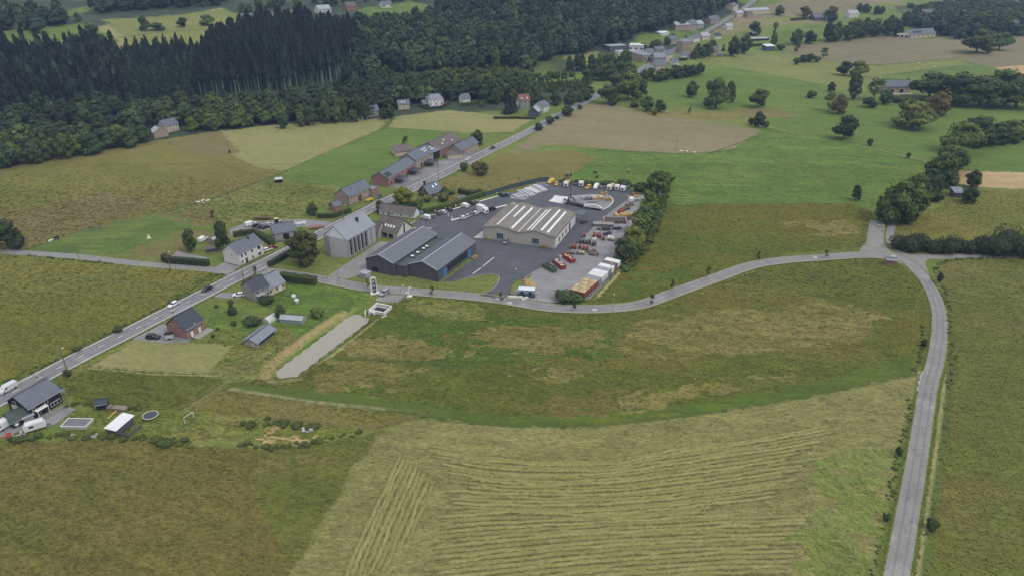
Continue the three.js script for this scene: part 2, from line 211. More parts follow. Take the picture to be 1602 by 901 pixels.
// soft lines of different growth, later joined by painted swath-side stubble and shade: [colour, width, strength, points]
const LINES = [
  ...[[[-210.3, -251.2], [-150.1, -237.2], [-119.6, -233.5]], [[-185.8, -214.9], [-149.5, -206.1], [-131.7, -209.5]], [[-131.2, -131.8], [-87.8, -135.9], [-44.2, -133.6]], [[-120, -115.5], [-79.3, -120.3], [-47.7, -117.4]], [[176.9, -251.2], [135.8, -169.1], [103.9, -108.3]], [[195.8, -257.2], [156.9, -175.7], [131, -123.3]], [[74.2, -306.5], [120.2, -310.6], [163.6, -306.5]], [[61.4, -269.9], [103.3, -275.2], [138, -280.1]], [[-34.8, -206.1], [19.7, -184.4], [87.3, -179.1]], [[-275.4, -362.9], [-222.6, -395.6], [-193.7, -445.8]], [[35.9, -385.7], [110.7, -395.6], [178.4, -379.8]]].flatMap((l) => [-0.9, 0.9].map((d) => ['#4f5a2c', 0.45, 0.34, ...l.map((p) => [p[0] + d, p[1] + d])])),
  ['#40502a', 1.6, 0.7, [-87, -488.8], [-101.6, -458.5], [-117.7, -420.8], [-130.5, -384.5], [-153.3, -340.3], [-170.3, -320]],
  ['#3f4c28', 1.4, 0.7, [-87, -488.8], [-26.5, -475], [-0.4, -473.3]], ['#3f4c28', 1.4, 0.6, [-87.2, -513.6], [-90.3, -481.9]],
  ['#4a5430', 1.2, 0.6, [-170.3, -320], [-194, -300.9], [-208.8, -275.2]], ['#4a5430', 1.0, 0.5, [-224.4, -452.1], [-191.4, -419.4], [-169, -427.9]], ['#4a5430', 1, 0.5, [-184.4, -416.6], [-148.1, -383.3]],
  ['#424d2a', 1.0, 0.5, [-223.3, -310.6], [-219.4, -348.2], [-176.8, -334.6]],
  ['#3c4a26', 1.3, 0.7, [42, -436.7], [101.8, -423.6], [139.3, -430.8]], ['#3c4a26', 1.3, 0.6, [171.9, -483.4], [212.5, -463.8], [243.4, -408.5]],
  ['#3c4a26', 1.5, 0.7, [180.7, -483.4], [121.5, -423.6]], ['#505a34', 1.4, 0.6, [79.9, -334.6], [169.7, -334.6]],
  ['#a09a7a', 1.4, 0.5, [199.4, -732.3], [232.3, -696.4], [283.3, -639.4]], ['#9a9672', 1.2, 0.55, [221.7, -445.8], [247.2, -408.5]], ['#56602f', 2, 0.6, [100.9, -419.4], [166.3, -395.6]],
  ['#3c4a2a', 1.6, 0.6, [286.2, -772.9], [334.5, -750.1], [374.4, -737.2], [456.1, -746.5]], ['#4a5430', 1.6, 0.6, [353.4, -780.3], [408.4, -796.9], [461.3, -819.5]],
  ['#3f4c28', 1.6, 0.7, [353, -690.8], [453.8, -721.9]], ['#3f4c28', 1.4, 0.7, [281.4, -834], [383.4, -872.5]], ['#3f4c28', 1.4, 0.7, [113.6, -608.7], [143.2, -620.5], [180.6, -637.6]], ['#3f4c28', 1.4, 0.6, [191.5, -596.3], [259, -635.1]],
  ['#3f4c28', 2, 0.7, [-362.4, -682.1], [-339.2, -715.8], [-265.6, -764.6]], ['#8f8c66', 1.2, 0.6, [-36.4, -162.9], [-59.1, -166.6], [-83.6, -173]],
  ['#46541f', 2.0, 0.75, [-52, -189.9], [-32.4, -187.7], [-14.5, -184]], ['#7d7a48', 0.25, 0.4, [-14.5, -184], [-20.3, -164.7], [-45.4, -171.7]],
  ['#4c5a24', 2.2, 0.5, [-80, -173.7], [-44.5, -167.2], [-18.1, -159.9]], ['#45521f', 1.2, 0.6, [-23.6, -158.5], [-0.2, -155.1], [22.6, -155.1], [53.7, -160.8], [85.4, -168.8], [124.3, -180.8]],
  ['#5a5f33', 1.5, 0.5, [33.3, -189.9], [36.6, -206.1], [42.6, -217.2]],
  ['#56601f', 3, 0.5, [148.9, -224.4], [137.8, -201.8], [125.3, -182.6]], ['#7c7a4c', 0.8, 0.6, [58.6, -285.1], [49.4, -269.9], [40.2, -251.2], [30.5, -230.4]], ['#a39e74', 0.9, 0.8, [56.1, -280.1], [42.4, -252.4], [32.1, -232.5]],
  ['#4b5a26', 2.5, 0.6, [148.2, -206.1], [123.1, -162.9], [100.5, -127.5], [85.7, -105]], ['#8b8658', 0.9, 0.75, [159.8, -229.4], [147.8, -206.1], [122, -162.9], [98.1, -125.3], [85.2, -105]],
  ['#8b8658', 0.9, 0.7, [111.4, -157], [94.2, -129.6], [79.3, -106.6]], ['#4b5a26', 1.6, 0.6, [111.6, -159.9], [93, -129.6], [78.2, -106.6]],
  ['#45521f', 1.2, 0.45, [-57.9, -146.2], [-52.9, -131.8], [-48.8, -121.3]], ['#6b6b40', 0.8, 0.5, [-35.9, -151.5], [-40.3, -135.9], [-43.1, -118.9], [-46.6, -104.1]],
  ['#8a8250', 1.0, 0.6, [48.5, -225.4], [75.9, -242.1], [97, -254.8]], ['#4b5524', 2, 0.5, [140.3, -272.5], [152.8, -283.6], [165.4, -306.5]],
  ['#4c5a24', 2.4, 0.6, [-130.8, -199], [-139.7, -185.1], [-149.6, -169.7]], ['#9c9468', 0.5, 0.6, [-131.2, -184], [-109.7, -180.5], [-88.9, -179.8]],
  ['#7a7850', 0.7, 0.6, [-92.6, -162.9], [-89.6, -169.1], [-86.4, -175.7], [-85, -179.8]],
  ['#98875a', 2.6, 0.95, [-59.6, -220.6], [-66, -209.6], [-72, -195.7], [-75.9, -184.9], [-75.4, -178.4]], ['#80804e', 1.0, 0.6, [-56.5, -223.4], [-68.1, -200.6], [-78.5, -177.7]],
  ['#8d8558', 1.6, 0.6, [-75.6, -179.1], [-71.1, -175.7], [-64.2, -178.4]], ['#99905f', 0.8, 0.6, [-47.2, -214.9], [-57.5, -191.5], [-65, -181.2]],
  ['#5a6b35', 1.4, 0.5, [-187.5, -251.2], [-148.7, -244.3], [-115.7, -242.1]],
];
{
  const at = (r, t) => { const L = []; let s = 0; for (let i = 0; i < r.length; i++) { if (i) s += Math.hypot(r[i][0] - r[i - 1][0], r[i][1] - r[i - 1][1]); L.push(s); } const d = t * s; let i = 1; while (i < r.length - 1 && L[i] < d) i++; const k = (d - L[i - 1]) / (L[i] - L[i - 1]); return [lerp(r[i - 1][0], r[i][0], k), lerp(r[i - 1][1], r[i][1], k)]; };
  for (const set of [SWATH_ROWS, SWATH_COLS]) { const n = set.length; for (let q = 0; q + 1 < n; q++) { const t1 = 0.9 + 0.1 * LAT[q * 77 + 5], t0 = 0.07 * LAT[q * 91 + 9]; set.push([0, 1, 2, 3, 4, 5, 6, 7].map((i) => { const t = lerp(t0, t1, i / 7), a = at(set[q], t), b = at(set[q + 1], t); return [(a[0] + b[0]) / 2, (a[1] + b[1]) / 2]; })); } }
}
for (const r of [...SWATH_ROWS, ...SWATH_COLS]) for (const [d, w, c, s] of [[0.75, 0.34, '#4c4f2a', SWATH_COLS.includes(r) ? 0.45 : 0.7], [-0.7, 0.25, '#585a32', 0.35]]) LINES.push([c, w, s, ...r.map((p, i) => { const a = r[Math.max(0, i - 1)], b = r[Math.min(r.length - 1, i + 1)], l = Math.hypot(b[0] - a[0], b[1] - a[1]); return [p[0] - (b[1] - a[1]) / l * d, p[1] + (b[0] - a[0]) / l * d]; })]);  // beside each swath, bare stubble and swath shade painted dark into the ground
function fillPoly(id, pts, buf, W, Hh, x0, z0, sx, sz) {
  const n = pts.length; let z1 = Infinity, z2 = -Infinity; for (const p of pts) { z1 = Math.min(z1, p[1]); z2 = Math.max(z2, p[1]); }
  const j0 = Math.max(0, Math.floor((z1 - z0) / sz)), j1 = Math.min(Hh - 1, Math.ceil((z2 - z0) / sz)), xs = [];
  for (let j = j0; j <= j1; j++) {
    const z = z0 + (j + 0.5) * sz; xs.length = 0;
    for (let i = 0; i < n; i++) { const a = pts[i], b = pts[(i + 1) % n]; if ((a[1] <= z) !== (b[1] <= z)) xs.push(a[0] + (z - a[1]) / (b[1] - a[1]) * (b[0] - a[0])); }
    xs.sort((a, b) => a - b);
    for (let k = 0; k + 1 < xs.length; k += 2) { const i0 = Math.max(0, Math.round((xs[k] - x0) / sx - 0.5)), i1 = Math.min(W - 1, Math.round((xs[k + 1] - x0) / sx - 0.5)); if (i1 >= i0) buf.fill(id, j * W + i0, j * W + i1 + 1); }
  }
}
const TONE = { tall: [0.79, 0.78, 0.5], tallgreen: [0.86, 0.8, 0.58], tall2: [0.92, 0.95, 0.52], hay: [0.86, 0.85, 0.63], haygreen: [0.86, 0.84, 0.62], swath: [0.86, 0.84, 0.62], lush: [0.72, 0.85, 0.5], yellow: [0.7, 0.74, 0.36], bright: [0.78, 0.84, 0.58], meadow: [0.78, 0.76, 0.45], green: [0.74, 0.8, 0.42], band: [0.86, 0.88, 0.6], pale: [0.8, 0.78, 0.52], olive: [0.9, 0.86, 0.6], mown: [0.9, 0.88, 0.7], beige: [0.86, 0.84, 0.76], seed: [0.84, 0.85, 0.72], stubble: [0.95, 0.93, 0.85], earth: [0.95, 0.92, 0.82], wood: [0.8, 0.8, 0.8] };
const kindList = Object.keys(KINDS).map((k) => { const s = KINDS[k], tn = TONE[k] || [0.82, 0.83, 0.58], C = (h) => { const c = new THREE.Color(h); return c.setRGB(c.r * tn[0] * 0.93, c.g * tn[1] * 0.93, c.b * tn[2] * 0.93); }; return { a: C(s[0]), b: C(s[1]), c: C(s[2]), size: s[3], share: s[4], amp: s[5], dir: s[6] }; });
const kindIndex = Object.fromEntries(Object.keys(KINDS).map((k, i) => [k, i]));
const enc = (v) => { v = Math.min(1, Math.max(0, v)); return 255 * (v <= 0.0031308 ? 12.92 * v : 1.055 * Math.pow(v, 1 / 2.4) - 0.055); };
const ENC = new Uint8Array(4097); for (let i = 0; i <= 4096; i++) ENC[i] = Math.round(enc(i / 4096));
const GROUND = [];
function groundMap(x0, x1, z0, z1, W, Hh) {
  const sx = (x1 - x0) / W, sz = (z1 - z0) / Hh, ids = new Uint8Array(W * Hh), soft = new Uint8Array(W * Hh).fill(255), out = new Uint8Array(W * Hh * 4), lin = new Float32Array(W * Hh * 3);
  ids.fill(kindIndex.plain);
  for (const f of FIELDS) if (f[0][0] === '~') fillPoly(kindIndex[f[0].slice(1)], f.slice(1), soft, W, Hh, x0, z0, sx, sz); else { fillPoly(kindIndex[f[0]], f.slice(1), ids, W, Hh, x0, z0, sx, sz); fillPoly(255, f.slice(1), soft, W, Hh, x0, z0, sx, sz); }
  const t = Math.max(sx, sz), jit = 0.7 + t * 1.3;
  for (let j = 0; j < Hh; j++) for (let i = 0; i < W; i++) {
    const x = x0 + (i + 0.5) * sx, z = z0 + (j + 0.5) * sz;
    const e1 = noise(x * 0.35 + 9, z * 0.35) + 0.6 * noise(x * 1.3, z * 1.3 + 40), e2 = noise(x * 0.35, z * 0.35 + 60) + 0.6 * noise(x * 1.3 + 30, z * 1.3);
    const ii = Math.min(W - 1, Math.max(0, Math.round(i + (e1 - 0.8) * 2.2 * jit / sx))), jj = Math.min(Hh - 1, Math.max(0, Math.round(j + (e2 - 0.8) * 2.2 * jit / sz)));
    const s1 = fbm(x / 7 + 50, z / 4, 3) - 0.5, s2 = fbm(x / 7, z / 4 + 80, 3) - 0.5, si = Math.min(W - 1, Math.max(0, Math.round(i + (s1 * 22 + (e1 - 0.8) * 3) / sx))), sj = Math.min(Hh - 1, Math.max(0, Math.round(j + (s2 * 12 + (e2 - 0.8) * 2) / sz))), so = soft[sj * W + si];
    const k0 = ids[jj * W + ii], k = kindList[so !== 255 && noise(x / 2.3, z / 1.1) + 0.5 * s1 > 0.2 ? so : k0], ca = Math.cos(k.dir), sa = Math.sin(k.dir), u = x * ca + z * sa, v = -x * sa + z * ca;
    const n1 = fbm(u / (k.size * 2.2) + 3.1, v / k.size + 8.7, 3), n2 = fbm(u / 9 + 31, v / 4.2 + 2, 3);
    let m = sstep(1 - k.share - 0.12, 1 - k.share + 0.14, n1 * 0.8 + n2 * 0.2), q = sstep(0.35, 0.65, n2);
    let f = 0; // fine growth: clumps and wind-combed tufts, as far down as the texels go
    if (t < 1.2) f += (fbm(u / 1.9 + 4, v / 0.9, 2) - 0.5) * 1.2;
    if (t < 0.5) f += (noise(u / 0.9 + v * 0.5, v / 0.3) - 0.5) * 1.5 + (LAT[(i * 7 + j * 131 + ((i * j) >> 3)) & 65535] - 0.5) * 0.7;
    else f += (LAT[(i * 7 + j * 131 + ((i * j) >> 3)) & 65535] - 0.5) * 0.9 + (noise(u / t / 2.2, v / t / 1.2) - 0.5) * 0.8;
    f += (fbm(u / 5, v / 3 + 70, 2) - 0.5) * 0.7 + 0.16 * Math.sin(v * 1.3 + 1.5 * n1) * sstep(0.45, 0.6, n1);
    const w = 1 + k.amp * f, o = (j * W + i) * 3, o2 = 0.04 * k.amp * (n2 - 0.5);
    lin[o] = (lerp(lerp(k.a.r, k.b.r, q), k.c.r, m) + o2) * w; lin[o + 1] = lerp(lerp(k.a.g, k.b.g, q), k.c.g, m) * w; lin[o + 2] = lerp(lerp(k.a.b, k.b.b, q), k.c.b, m) * w;
  }
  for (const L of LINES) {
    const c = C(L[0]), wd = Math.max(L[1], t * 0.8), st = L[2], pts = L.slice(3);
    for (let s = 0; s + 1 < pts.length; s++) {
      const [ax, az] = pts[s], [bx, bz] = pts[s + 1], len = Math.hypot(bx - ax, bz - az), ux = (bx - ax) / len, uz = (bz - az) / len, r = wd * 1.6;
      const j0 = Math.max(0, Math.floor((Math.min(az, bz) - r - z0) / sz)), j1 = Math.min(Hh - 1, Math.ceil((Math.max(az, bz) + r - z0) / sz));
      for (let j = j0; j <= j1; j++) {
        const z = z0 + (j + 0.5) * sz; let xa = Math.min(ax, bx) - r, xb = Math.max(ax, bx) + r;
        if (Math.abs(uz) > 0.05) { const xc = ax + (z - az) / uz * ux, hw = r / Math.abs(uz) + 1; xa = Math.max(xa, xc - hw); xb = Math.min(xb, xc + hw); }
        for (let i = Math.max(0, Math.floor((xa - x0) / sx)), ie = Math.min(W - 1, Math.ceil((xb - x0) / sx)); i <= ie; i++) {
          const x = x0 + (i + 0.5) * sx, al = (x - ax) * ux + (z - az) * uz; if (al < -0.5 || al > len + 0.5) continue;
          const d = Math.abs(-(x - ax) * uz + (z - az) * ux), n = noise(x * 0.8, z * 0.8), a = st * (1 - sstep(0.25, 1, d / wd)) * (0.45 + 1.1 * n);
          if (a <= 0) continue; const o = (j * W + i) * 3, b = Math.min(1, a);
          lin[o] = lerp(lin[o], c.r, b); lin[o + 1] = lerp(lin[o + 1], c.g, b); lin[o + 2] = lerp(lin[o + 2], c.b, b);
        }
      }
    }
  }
  GROUND.push({ x0, x1, z0, z1, W, Hh, sx, sz, ids, lin });
  for (let p = 0, n = W * Hh; p < n; p++) { for (let c = 0; c < 3; c++) out[p * 4 + c] = ENC[Math.min(4096, Math.max(0, Math.round(lin[p * 3 + c] * 4096)))]; out[p * 4 + 3] = 255; }
  const tx = new THREE.DataTexture(out, W, Hh, THREE.RGBAFormat); tx.colorSpace = THREE.SRGBColorSpace; tx.magFilter = THREE.LinearFilter; tx.minFilter = THREE.LinearFilter; tx.needsUpdate = true; return tx;
}
const grassBump = (() => {
  const n = 512, d = new Uint8Array(n * n * 4);
  for (let j = 0; j < n; j++) for (let i = 0; i < n; i++) {
    const x = i / n * 64, y = j / n * 64, wrap = (f) => { const a = i / n, b = j / n; return lerp(lerp(f(x, y), f(x - 64, y), a), lerp(f(x, y - 64), f(x - 64, y - 64), a), b); };
    const v = wrap((p, q) => 0.55 * fbm(p * 0.45 + 7, q * 0.7, 3) + 0.45 * noise(p * 2.2 + q, q * 4));
    const o = (j * n + i) * 4; d[o] = d[o + 1] = d[o + 2] = Math.min(255, Math.max(0, (v - 0.2) * 1.6 * 255)); d[o + 3] = 255;
  }
  const t = new THREE.DataTexture(d, n, n, THREE.RGBAFormat); t.wrapS = t.wrapT = THREE.RepeatWrapping; t.magFilter = THREE.LinearFilter; t.needsUpdate = true; return t;
})();
const SHEETS = [];
function G(x, z) {                               // height of the ground mesh itself
  const s = SHEETS.find((q) => x >= q[0] && x <= q[1] && z >= q[2] && z <= q[3]); if (!s) return H(x, z);
  const [x0, x1, z0, z1, nx, nz] = s, fx = (x - x0) / (x1 - x0) * nx, fz = (z - z0) / (z1 - z0) * nz, i = Math.min(nx - 1, Math.floor(fx)), j = Math.min(nz - 1, Math.floor(fz)), a = fx - i, b = fz - j;
  const h = (p, q) => H(x0 + (x1 - x0) * p / nx, z0 + (z1 - z0) * q / nz);
  const h00 = h(i, j), h10 = h(i + 1, j), h01 = h(i, j + 1);
  return a + b <= 1 ? h00 + (h10 - h00) * a + (h01 - h00) * b : (() => { const h11 = h(i + 1, j + 1); return h11 + (h01 - h11) * (1 - a) + (h10 - h11) * (1 - b); })();
}
function sheet(name, label, x0, x1, z0, z1, nx, nz, W, Hh, bump) {
  SHEETS.push([x0, x1, z0, z1, nx, nz]);
  const g = new THREE.PlaneGeometry(1, 1, nx, nz), p = g.attributes.position, uv = g.attributes.uv;
  for (let i = 0; i < p.count; i++) {
    const x = lerp(x0, x1, p.getX(i) + 0.5), z = lerp(z1, z0, p.getY(i) + 0.5);
    p.setXYZ(i, x, H(x, z), z); uv.setXY(i, (x - x0) / (x1 - x0), (z - z0) / (z1 - z0));
  }
  g.computeVertexNormals();
  const m = new THREE.MeshStandardMaterial({ map: groundMap(x0, x1, z0, z1, W, Hh), roughness: 1 });
  if (bump) { m.bumpMap = grassBump.clone(); m.bumpMap.repeat.set((x1 - x0) / 26, (z1 - z0) / 26); m.bumpMap.needsUpdate = true; m.bumpScale = bump; }
  return struct(name, g, m, label, 'ground');
}
sheet('near_meadow', 'grass and hay fields nearest the viewer, below the curved lane', -190, 190, -232, -92, 380, 140, 2048, 1024, 0.25);
sheet('middle_meadow', 'grass fields round the pond, houses and works yard', -320, 320, -404, -232, 213, 58, 2048, 1024, 0.3);
sheet('valley_meadow', 'green and pale pastures beyond the works yard', -520, 520, -724, -404, 104, 40, 2048, 1024);
sheet('hills', 'distant hillside with patchwork of fields and woods', -2000, 2000, -3000, -724, 250, 150, 2048, 1024);

// ---------- surfaces: small tileable textures, laid in metres ----------
function tile(n, metres, fn, opts = {}) {        // fn(u, v) -> [r, g, b] factor round 1, u and v in metres
  const d = new Uint8Array(n * n * 4);
  for (let j = 0; j < n; j++) for (let i = 0; i < n; i++) {
    const c = fn(i / n * metres, j / n * metres, i, j), o = (j * n + i) * 4;
    for (let k = 0; k < 3; k++) d[o + k] = Math.min(255, Math.max(0, c[k] * 200)); d[o + 3] = 255;
  }
  const t = new THREE.DataTexture(d, n, n, THREE.RGBAFormat); t.wrapS = t.wrapT = THREE.RepeatWrapping; t.magFilter = THREE.LinearFilter; t.minFilter = THREE.LinearFilter;
  t.colorSpace = THREE.NoColorSpace; t.repeat.set(1 / metres, 1 / metres); t.needsUpdate = true; return t;
}
const per = (f, x, y, m) => { const a = x / m, b = y / m; return lerp(lerp(f(x, y), f(x - m, y), a), lerp(f(x, y - m), f(x - m, y - m), a), b); };
const TX = {
  asphalt: tile(1024, 60, (x, y, i, j) => { const n = per((p, q) => fbm(p * 0.22 + 3, q * 0.22, 4), x, y, 60), st = per((p, q) => fbm(p * 0.9 + 60, q * 0.9, 2), x, y, 60), cr = Math.abs(per((p, q) => fbm(p * 0.35 + 20, q * 0.35 + 9, 3), x, y, 60) - 0.5), f = LAT[(i * 13 + j * 517) & 65535], w = (1 + 0.5 * (n - 0.5) + 0.26 * (f - 0.5)) * (st > 0.66 ? 0.84 : 1) * (cr < 0.006 ? 0.8 : 1) * (n > 0.62 ? 1.1 : 1); return [w, w, w * 0.985]; }),
  plaster: tile(256, 12, (x, y, i, j) => { const n = per((p, q) => fbm(p * 0.8 + 3, q * 0.35, 3), x, y, 12), f = LAT[(i * 13 + j * 517) & 65535], w = 1 + 0.3 * (n - 0.5) + 0.1 * (f - 0.5); return [w, w, w * 0.99]; }),
  slate: tile(256, 8, (x, y, i, j) => { const row = Math.floor(y / 0.25), col = Math.floor(x / 0.25 + (row & 1) * 0.5), k = LAT[((col & 31) * 71 + (row & 31) * 613) & 65535], e = (y / 0.25) % 1 < 0.16 ? 0.8 : 1, n = per((p, q) => fbm(p * 0.5, q * 0.5 + 9, 2), x, y, 8), w = e * (0.86 + 0.28 * k) * (1 + 0.3 * (n - 0.5)); return [w, w, w]; }),
  brick: tile(256, 4, (x, y, i, j) => { const row = Math.floor(y / 0.125), col = Math.floor(x / 0.25 + (row & 1) * 0.5), k = LAT[((col & 15) * 71 + (row & 31) * 613) & 65535], n = per((p, q) => fbm(p * 0.7, q * 0.7 + 9, 2), x, y, 4), w = (0.78 + 0.44 * k) * (1 + 0.35 * (n - 0.5)); return [w * 1.02, w, w * (0.95 + 0.1 * k)]; }),
  board: tile(256, 8, (x, y, i, j) => { const k = LAT[(Math.floor(x / 0.25) * 71) & 65535], s = per((p, q) => noise(p * 4, q * 0.7), x, y, 8), e = (x / 0.25) % 1 < 0.14 ? 0.72 : 1, w = e * (0.8 + 0.35 * k) * (0.85 + 0.3 * s); return [w, w, w]; }),
  sheetmetal: tile(256, 8, (x, y, i, j) => { const e = (x / 0.5) % 1, r = e < 0.12 ? 0.82 : 1, n = per((p, q) => fbm(p * 0.6, q * 0.25, 3), x, y, 8), w = r * (1 + 0.3 * (n - 0.5)); return [w, w, w]; }),
  fibre: tile(256, 16, (x, y, i, j) => { const n = per((p, q) => fbm(p * 0.4, q * 0.22 + 5, 4), x, y, 16), g = (y / 2) % 1 < 0.06 ? 0.86 : 1, f = LAT[(i * 13 + j * 517) & 65535], w = g * (1 + 0.6 * (n - 0.5) + 0.14 * (f - 0.5)); return [w * 1.01, w, w * 0.98]; }),
};
const mats = new Map();
function mat(hex, tex, rough = 0.9, metal = 0, extra) {
  const k = hex + tex + rough + metal + (extra ? JSON.stringify(extra) : ''); if (mats.has(k)) return mats.get(k);
  const m = new THREE.MeshStandardMaterial({ color: C(hex), roughness: rough, metalness: metal, ...extra });
  if (tex) { m.map = TX[tex]; m.color.multiplyScalar(1.27); m.bumpMap = TX[tex]; m.bumpScale = 0.02; }
  mats.set(k, m); return m;
}
// flat sheets laid on the ground
function draped(pts, lift) {
  const sh = new THREE.Shape(pts.map((p) => new THREE.Vector2(p[0], -p[1]))), g = new THREE.ShapeGeometry(sh), p = g.attributes.position, uv = g.attributes.uv;
  for (let i = 0; i < p.count; i++) { const x = p.getX(i), z = -p.getY(i); p.setXYZ(i, x, G(x, z) + lift, z); uv.setXY(i, x, z); }
  g.computeVertexNormals(); return g;
}
function smoothLine(pts, step) {
  const c = new THREE.CatmullRomCurve3(pts.map((p) => new THREE.Vector3(p[0], 0, p[1])), false, 'centripetal'), n = Math.max(2, Math.ceil(c.getLength() / step));
  return c.getSpacedPoints(n).map((v) => [v.x, v.z]);
}
function ribbon(line, w, lift, shift = 0, th = 0) {        // a strip of width w beside a line, following the ground
  const pos = [], uv = [], idx = []; let run = 0;
  line.forEach((p, i) => {
    const a = line[Math.max(0, i - 1)], b = line[Math.min(line.length - 1, i + 1)], l = Math.hypot(b[0] - a[0], b[1] - a[1]) || 1, nx = -(b[1] - a[1]) / l, nz = (b[0] - a[0]) / l;
    if (i) run += Math.hypot(p[0] - line[i - 1][0], p[1] - line[i - 1][1]);
    const ww = typeof w === 'function' ? w(i / (line.length - 1)) : w;
    const q = [[shift - ww / 2], [shift + ww / 2]].map(([s]) => [p[0] + nx * s, p[1] + nz * s]);
    const yy = Math.max(G(...q[0]), G(...q[1]), G(p[0] + nx * shift, p[1] + nz * shift));
    for (const [x, z] of q) { pos.push(x, yy + lift, z); uv.push(x, z); }
    if (i) { const k = i * 2; idx.push(k - 2, k - 1, k, k, k - 1, k + 1); }
  });
  const g = new THREE.BufferGeometry(); g.setAttribute('position', new THREE.Float32BufferAttribute(pos, 3)); g.setAttribute('uv', new THREE.Float32BufferAttribute(uv, 2)); g.setIndex(idx); g.computeVertexNormals();
  if (g.attributes.normal.getY(0) < 0) { g.setIndex(idx.map((_, i) => idx[i - i % 3 + [0, 2, 1][i % 3]])); g.computeVertexNormals(); }
  return g;
}
const grey = mat('#7a797b', 'asphalt', 0.95), dark = mat('#4d4f55', 'asphalt', 0.85), laneGrey = mat('#807f7c', 'asphalt', 0.95), kerbGrey = mat('#a09a8a', 'plaster', 0.9), paint = mat('#e2e2de', 'plaster', 0.7), gravelGrey = mat('#807f82', 'asphalt', 1);
const ROAD = [[-152.8, -158.2], [-148.4, -167.8], [-142.8, -180], [-136.3, -193.6], [-130.6, -204.5], [-124.3, -217.5], [-118, -229.7], [-108.5, -248.9], [-98.9, -267.3], [-86.4, -293.2], [-70.5, -324.5], [-50.3, -362], [-35.5, -389.6], [-16.2, -427.3], [4.7, -465.8], [52.1, -556.5], [69.3, -591], [95.6, -645.6], [118.5, -686.1], [142.5, -726.8], [184.3, -804.3], [227.3, -882.9], [283.5, -969.6], [326.1, -1038.8], [361.7, -1104.6]];
const roadLine = smoothLine(ROAD, 4), farLift = 0.12;
struct('main_road', ribbon(roadLine, 8.2, farLift), grey, 'grey two-lane main road running from the lower left up into the hills', 'road');
const LANE = [[-106.5, -254.8], [-100, -254.5], [-91.4, -252.6], [-73.9, -246.9], [-55.8, -239.9], [-35.2, -236.1], [-12.2, -231.9], [-0.7, -228.7], [11.6, -224.3], [23.7, -222.7], [36.1, -223.4], [46.7, -226], [62.4, -236.4], [80, -248.3], [98.8, -260.6], [113.5, -265.3], [130.4, -268], [147.6, -270.5], [160.7, -269.5]];
const laneLine = smoothLine(LANE, 2.5);
struct('curved_lane', ribbon(laneLine, 5.6, 0.05), laneGrey, 'smooth grey lane curving round the big meadow below the works yard', 'road');
const COUNTRY = [[160.7, -269.5], [163.4, -264.7], [162.8, -254.8], [159.3, -238.3], [153.7, -223.1], [148.1, -211.8], [140.9, -199.4], [131.4, -184.4], [125.7, -176.3], [101.7, -137.8], [81.6, -106.1], [72.9, -92.7]];
const countryLine = smoothLine(COUNTRY, 2.5);
struct('country_lane', ribbon(countryLine, 4.75, 0.055), laneGrey, 'narrow pale country lane running down the right side of the fields', 'road');
struct('side_lane', ribbon(smoothLine([[-260.7, -280.8], [-217.7, -274.2], [-181.9, -268.6], [-150.4, -261.2], [-122.4, -256.3], [-108.8, -251.8]], 5), 4.6, 0.045), laneGrey, 'narrow side lane leaving the main road past the white house', 'road');
struct('hedge_lane', ribbon(smoothLine([[160.7, -269.5], [173.7, -268.6], [201, -269.6], [241.6, -270.5]], 5), 4.6, 0.06), laneGrey, 'narrow lane running right along the tall hedge', 'road');
struct('lane_stub', ribbon(smoothLine([[172.3, -309.8], [160.3, -286.5], [153.4, -269.9]], 3), (t) => 6.6 + 7 * sstep(0.6, 1, t), 0.065), laneGrey, 'short wide road stub ending at the bushes beyond the junction', 'road');
struct('gravel_pullin', draped([[125.5, -182.6], [127.8, -182.2], [122, -172.3], [119.3, -171.7]], 0.045), mat('#a19e98', 'plaster', 1), 'pale gravel pull-in on the left edge of the country lane', 'pull-in');
struct('farm_track', ribbon(smoothLine([[181.6, -312.3], [168.9, -290.9], [164.9, -278], [167, -269.2]], 2), 3.2, 0.058), gravelGrey, 'narrow rough track beside the short road stub', 'road');
struct('road_junction', draped([[145.7, -272.5], [154.8, -279.4], [160.1, -276.6], [162, -272.5], [166.7, -271.2], [174, -267.3], [169.5, -262.2], [163.2, -245.5], [159.3, -246.6], [160.4, -259.7], [157.4, -266], [143.7, -267.9]], 0.07), laneGrey, 'grey asphalt of the junction where the lanes meet', 'road');
struct('yard_asphalt', draped([[-0.2, -231.9], [-0.5, -239.9], [1.2, -245.5], [5.3, -247.7], [7.9, -252.4], [23.4, -271.2], [32.1, -289.4], [38.7, -303.3], [44.9, -315.7], [63.9, -347.2], [66.7, -352.3], [54.4, -360.7], [24, -368.4], [18.6, -364], [-13.3, -340.3], [-31.4, -321.8], [-44.2, -312.3], [-48, -306.5], [-28.3, -285.1], [-15.4, -272.5], [-15.7, -266.6], [-27, -244.9], [-21.1, -245.5], [-14.1, -250.1], [-6.3, -251.8], [-5.2, -246.6], [-8, -238.3], [-12.7, -234], [-6.9, -230.9]], 0.05), dark, 'dark new asphalt of the works yard between the halls', 'yard');
struct('gravel_lot', draped([[5.7, -243.2], [7.9, -252.4], [23.4, -271.2], [32.1, -289.4], [38.7, -303.3], [44.9, -315.7], [63.9, -347.2], [70.1, -352.3], [57, -310.6], [50, -283.6], [43.8, -266.6], [37, -245.5], [29, -230.4], [13.8, -227.4], [0, -230.4], [1.2, -238.8]], 0.04), gravelGrey, 'grey gravel storage lot right of the asphalt yard', 'yard');
struct('forecourt', draped([[-65.3, -360.7], [-54.4, -355.4], [-28.8, -400.6], [-19.7, -433.7], [-26.7, -436.7], [-39.1, -416.6], [-57.7, -381]], 0.045), grey, 'grey paved forecourt before the long farm row', 'yard');
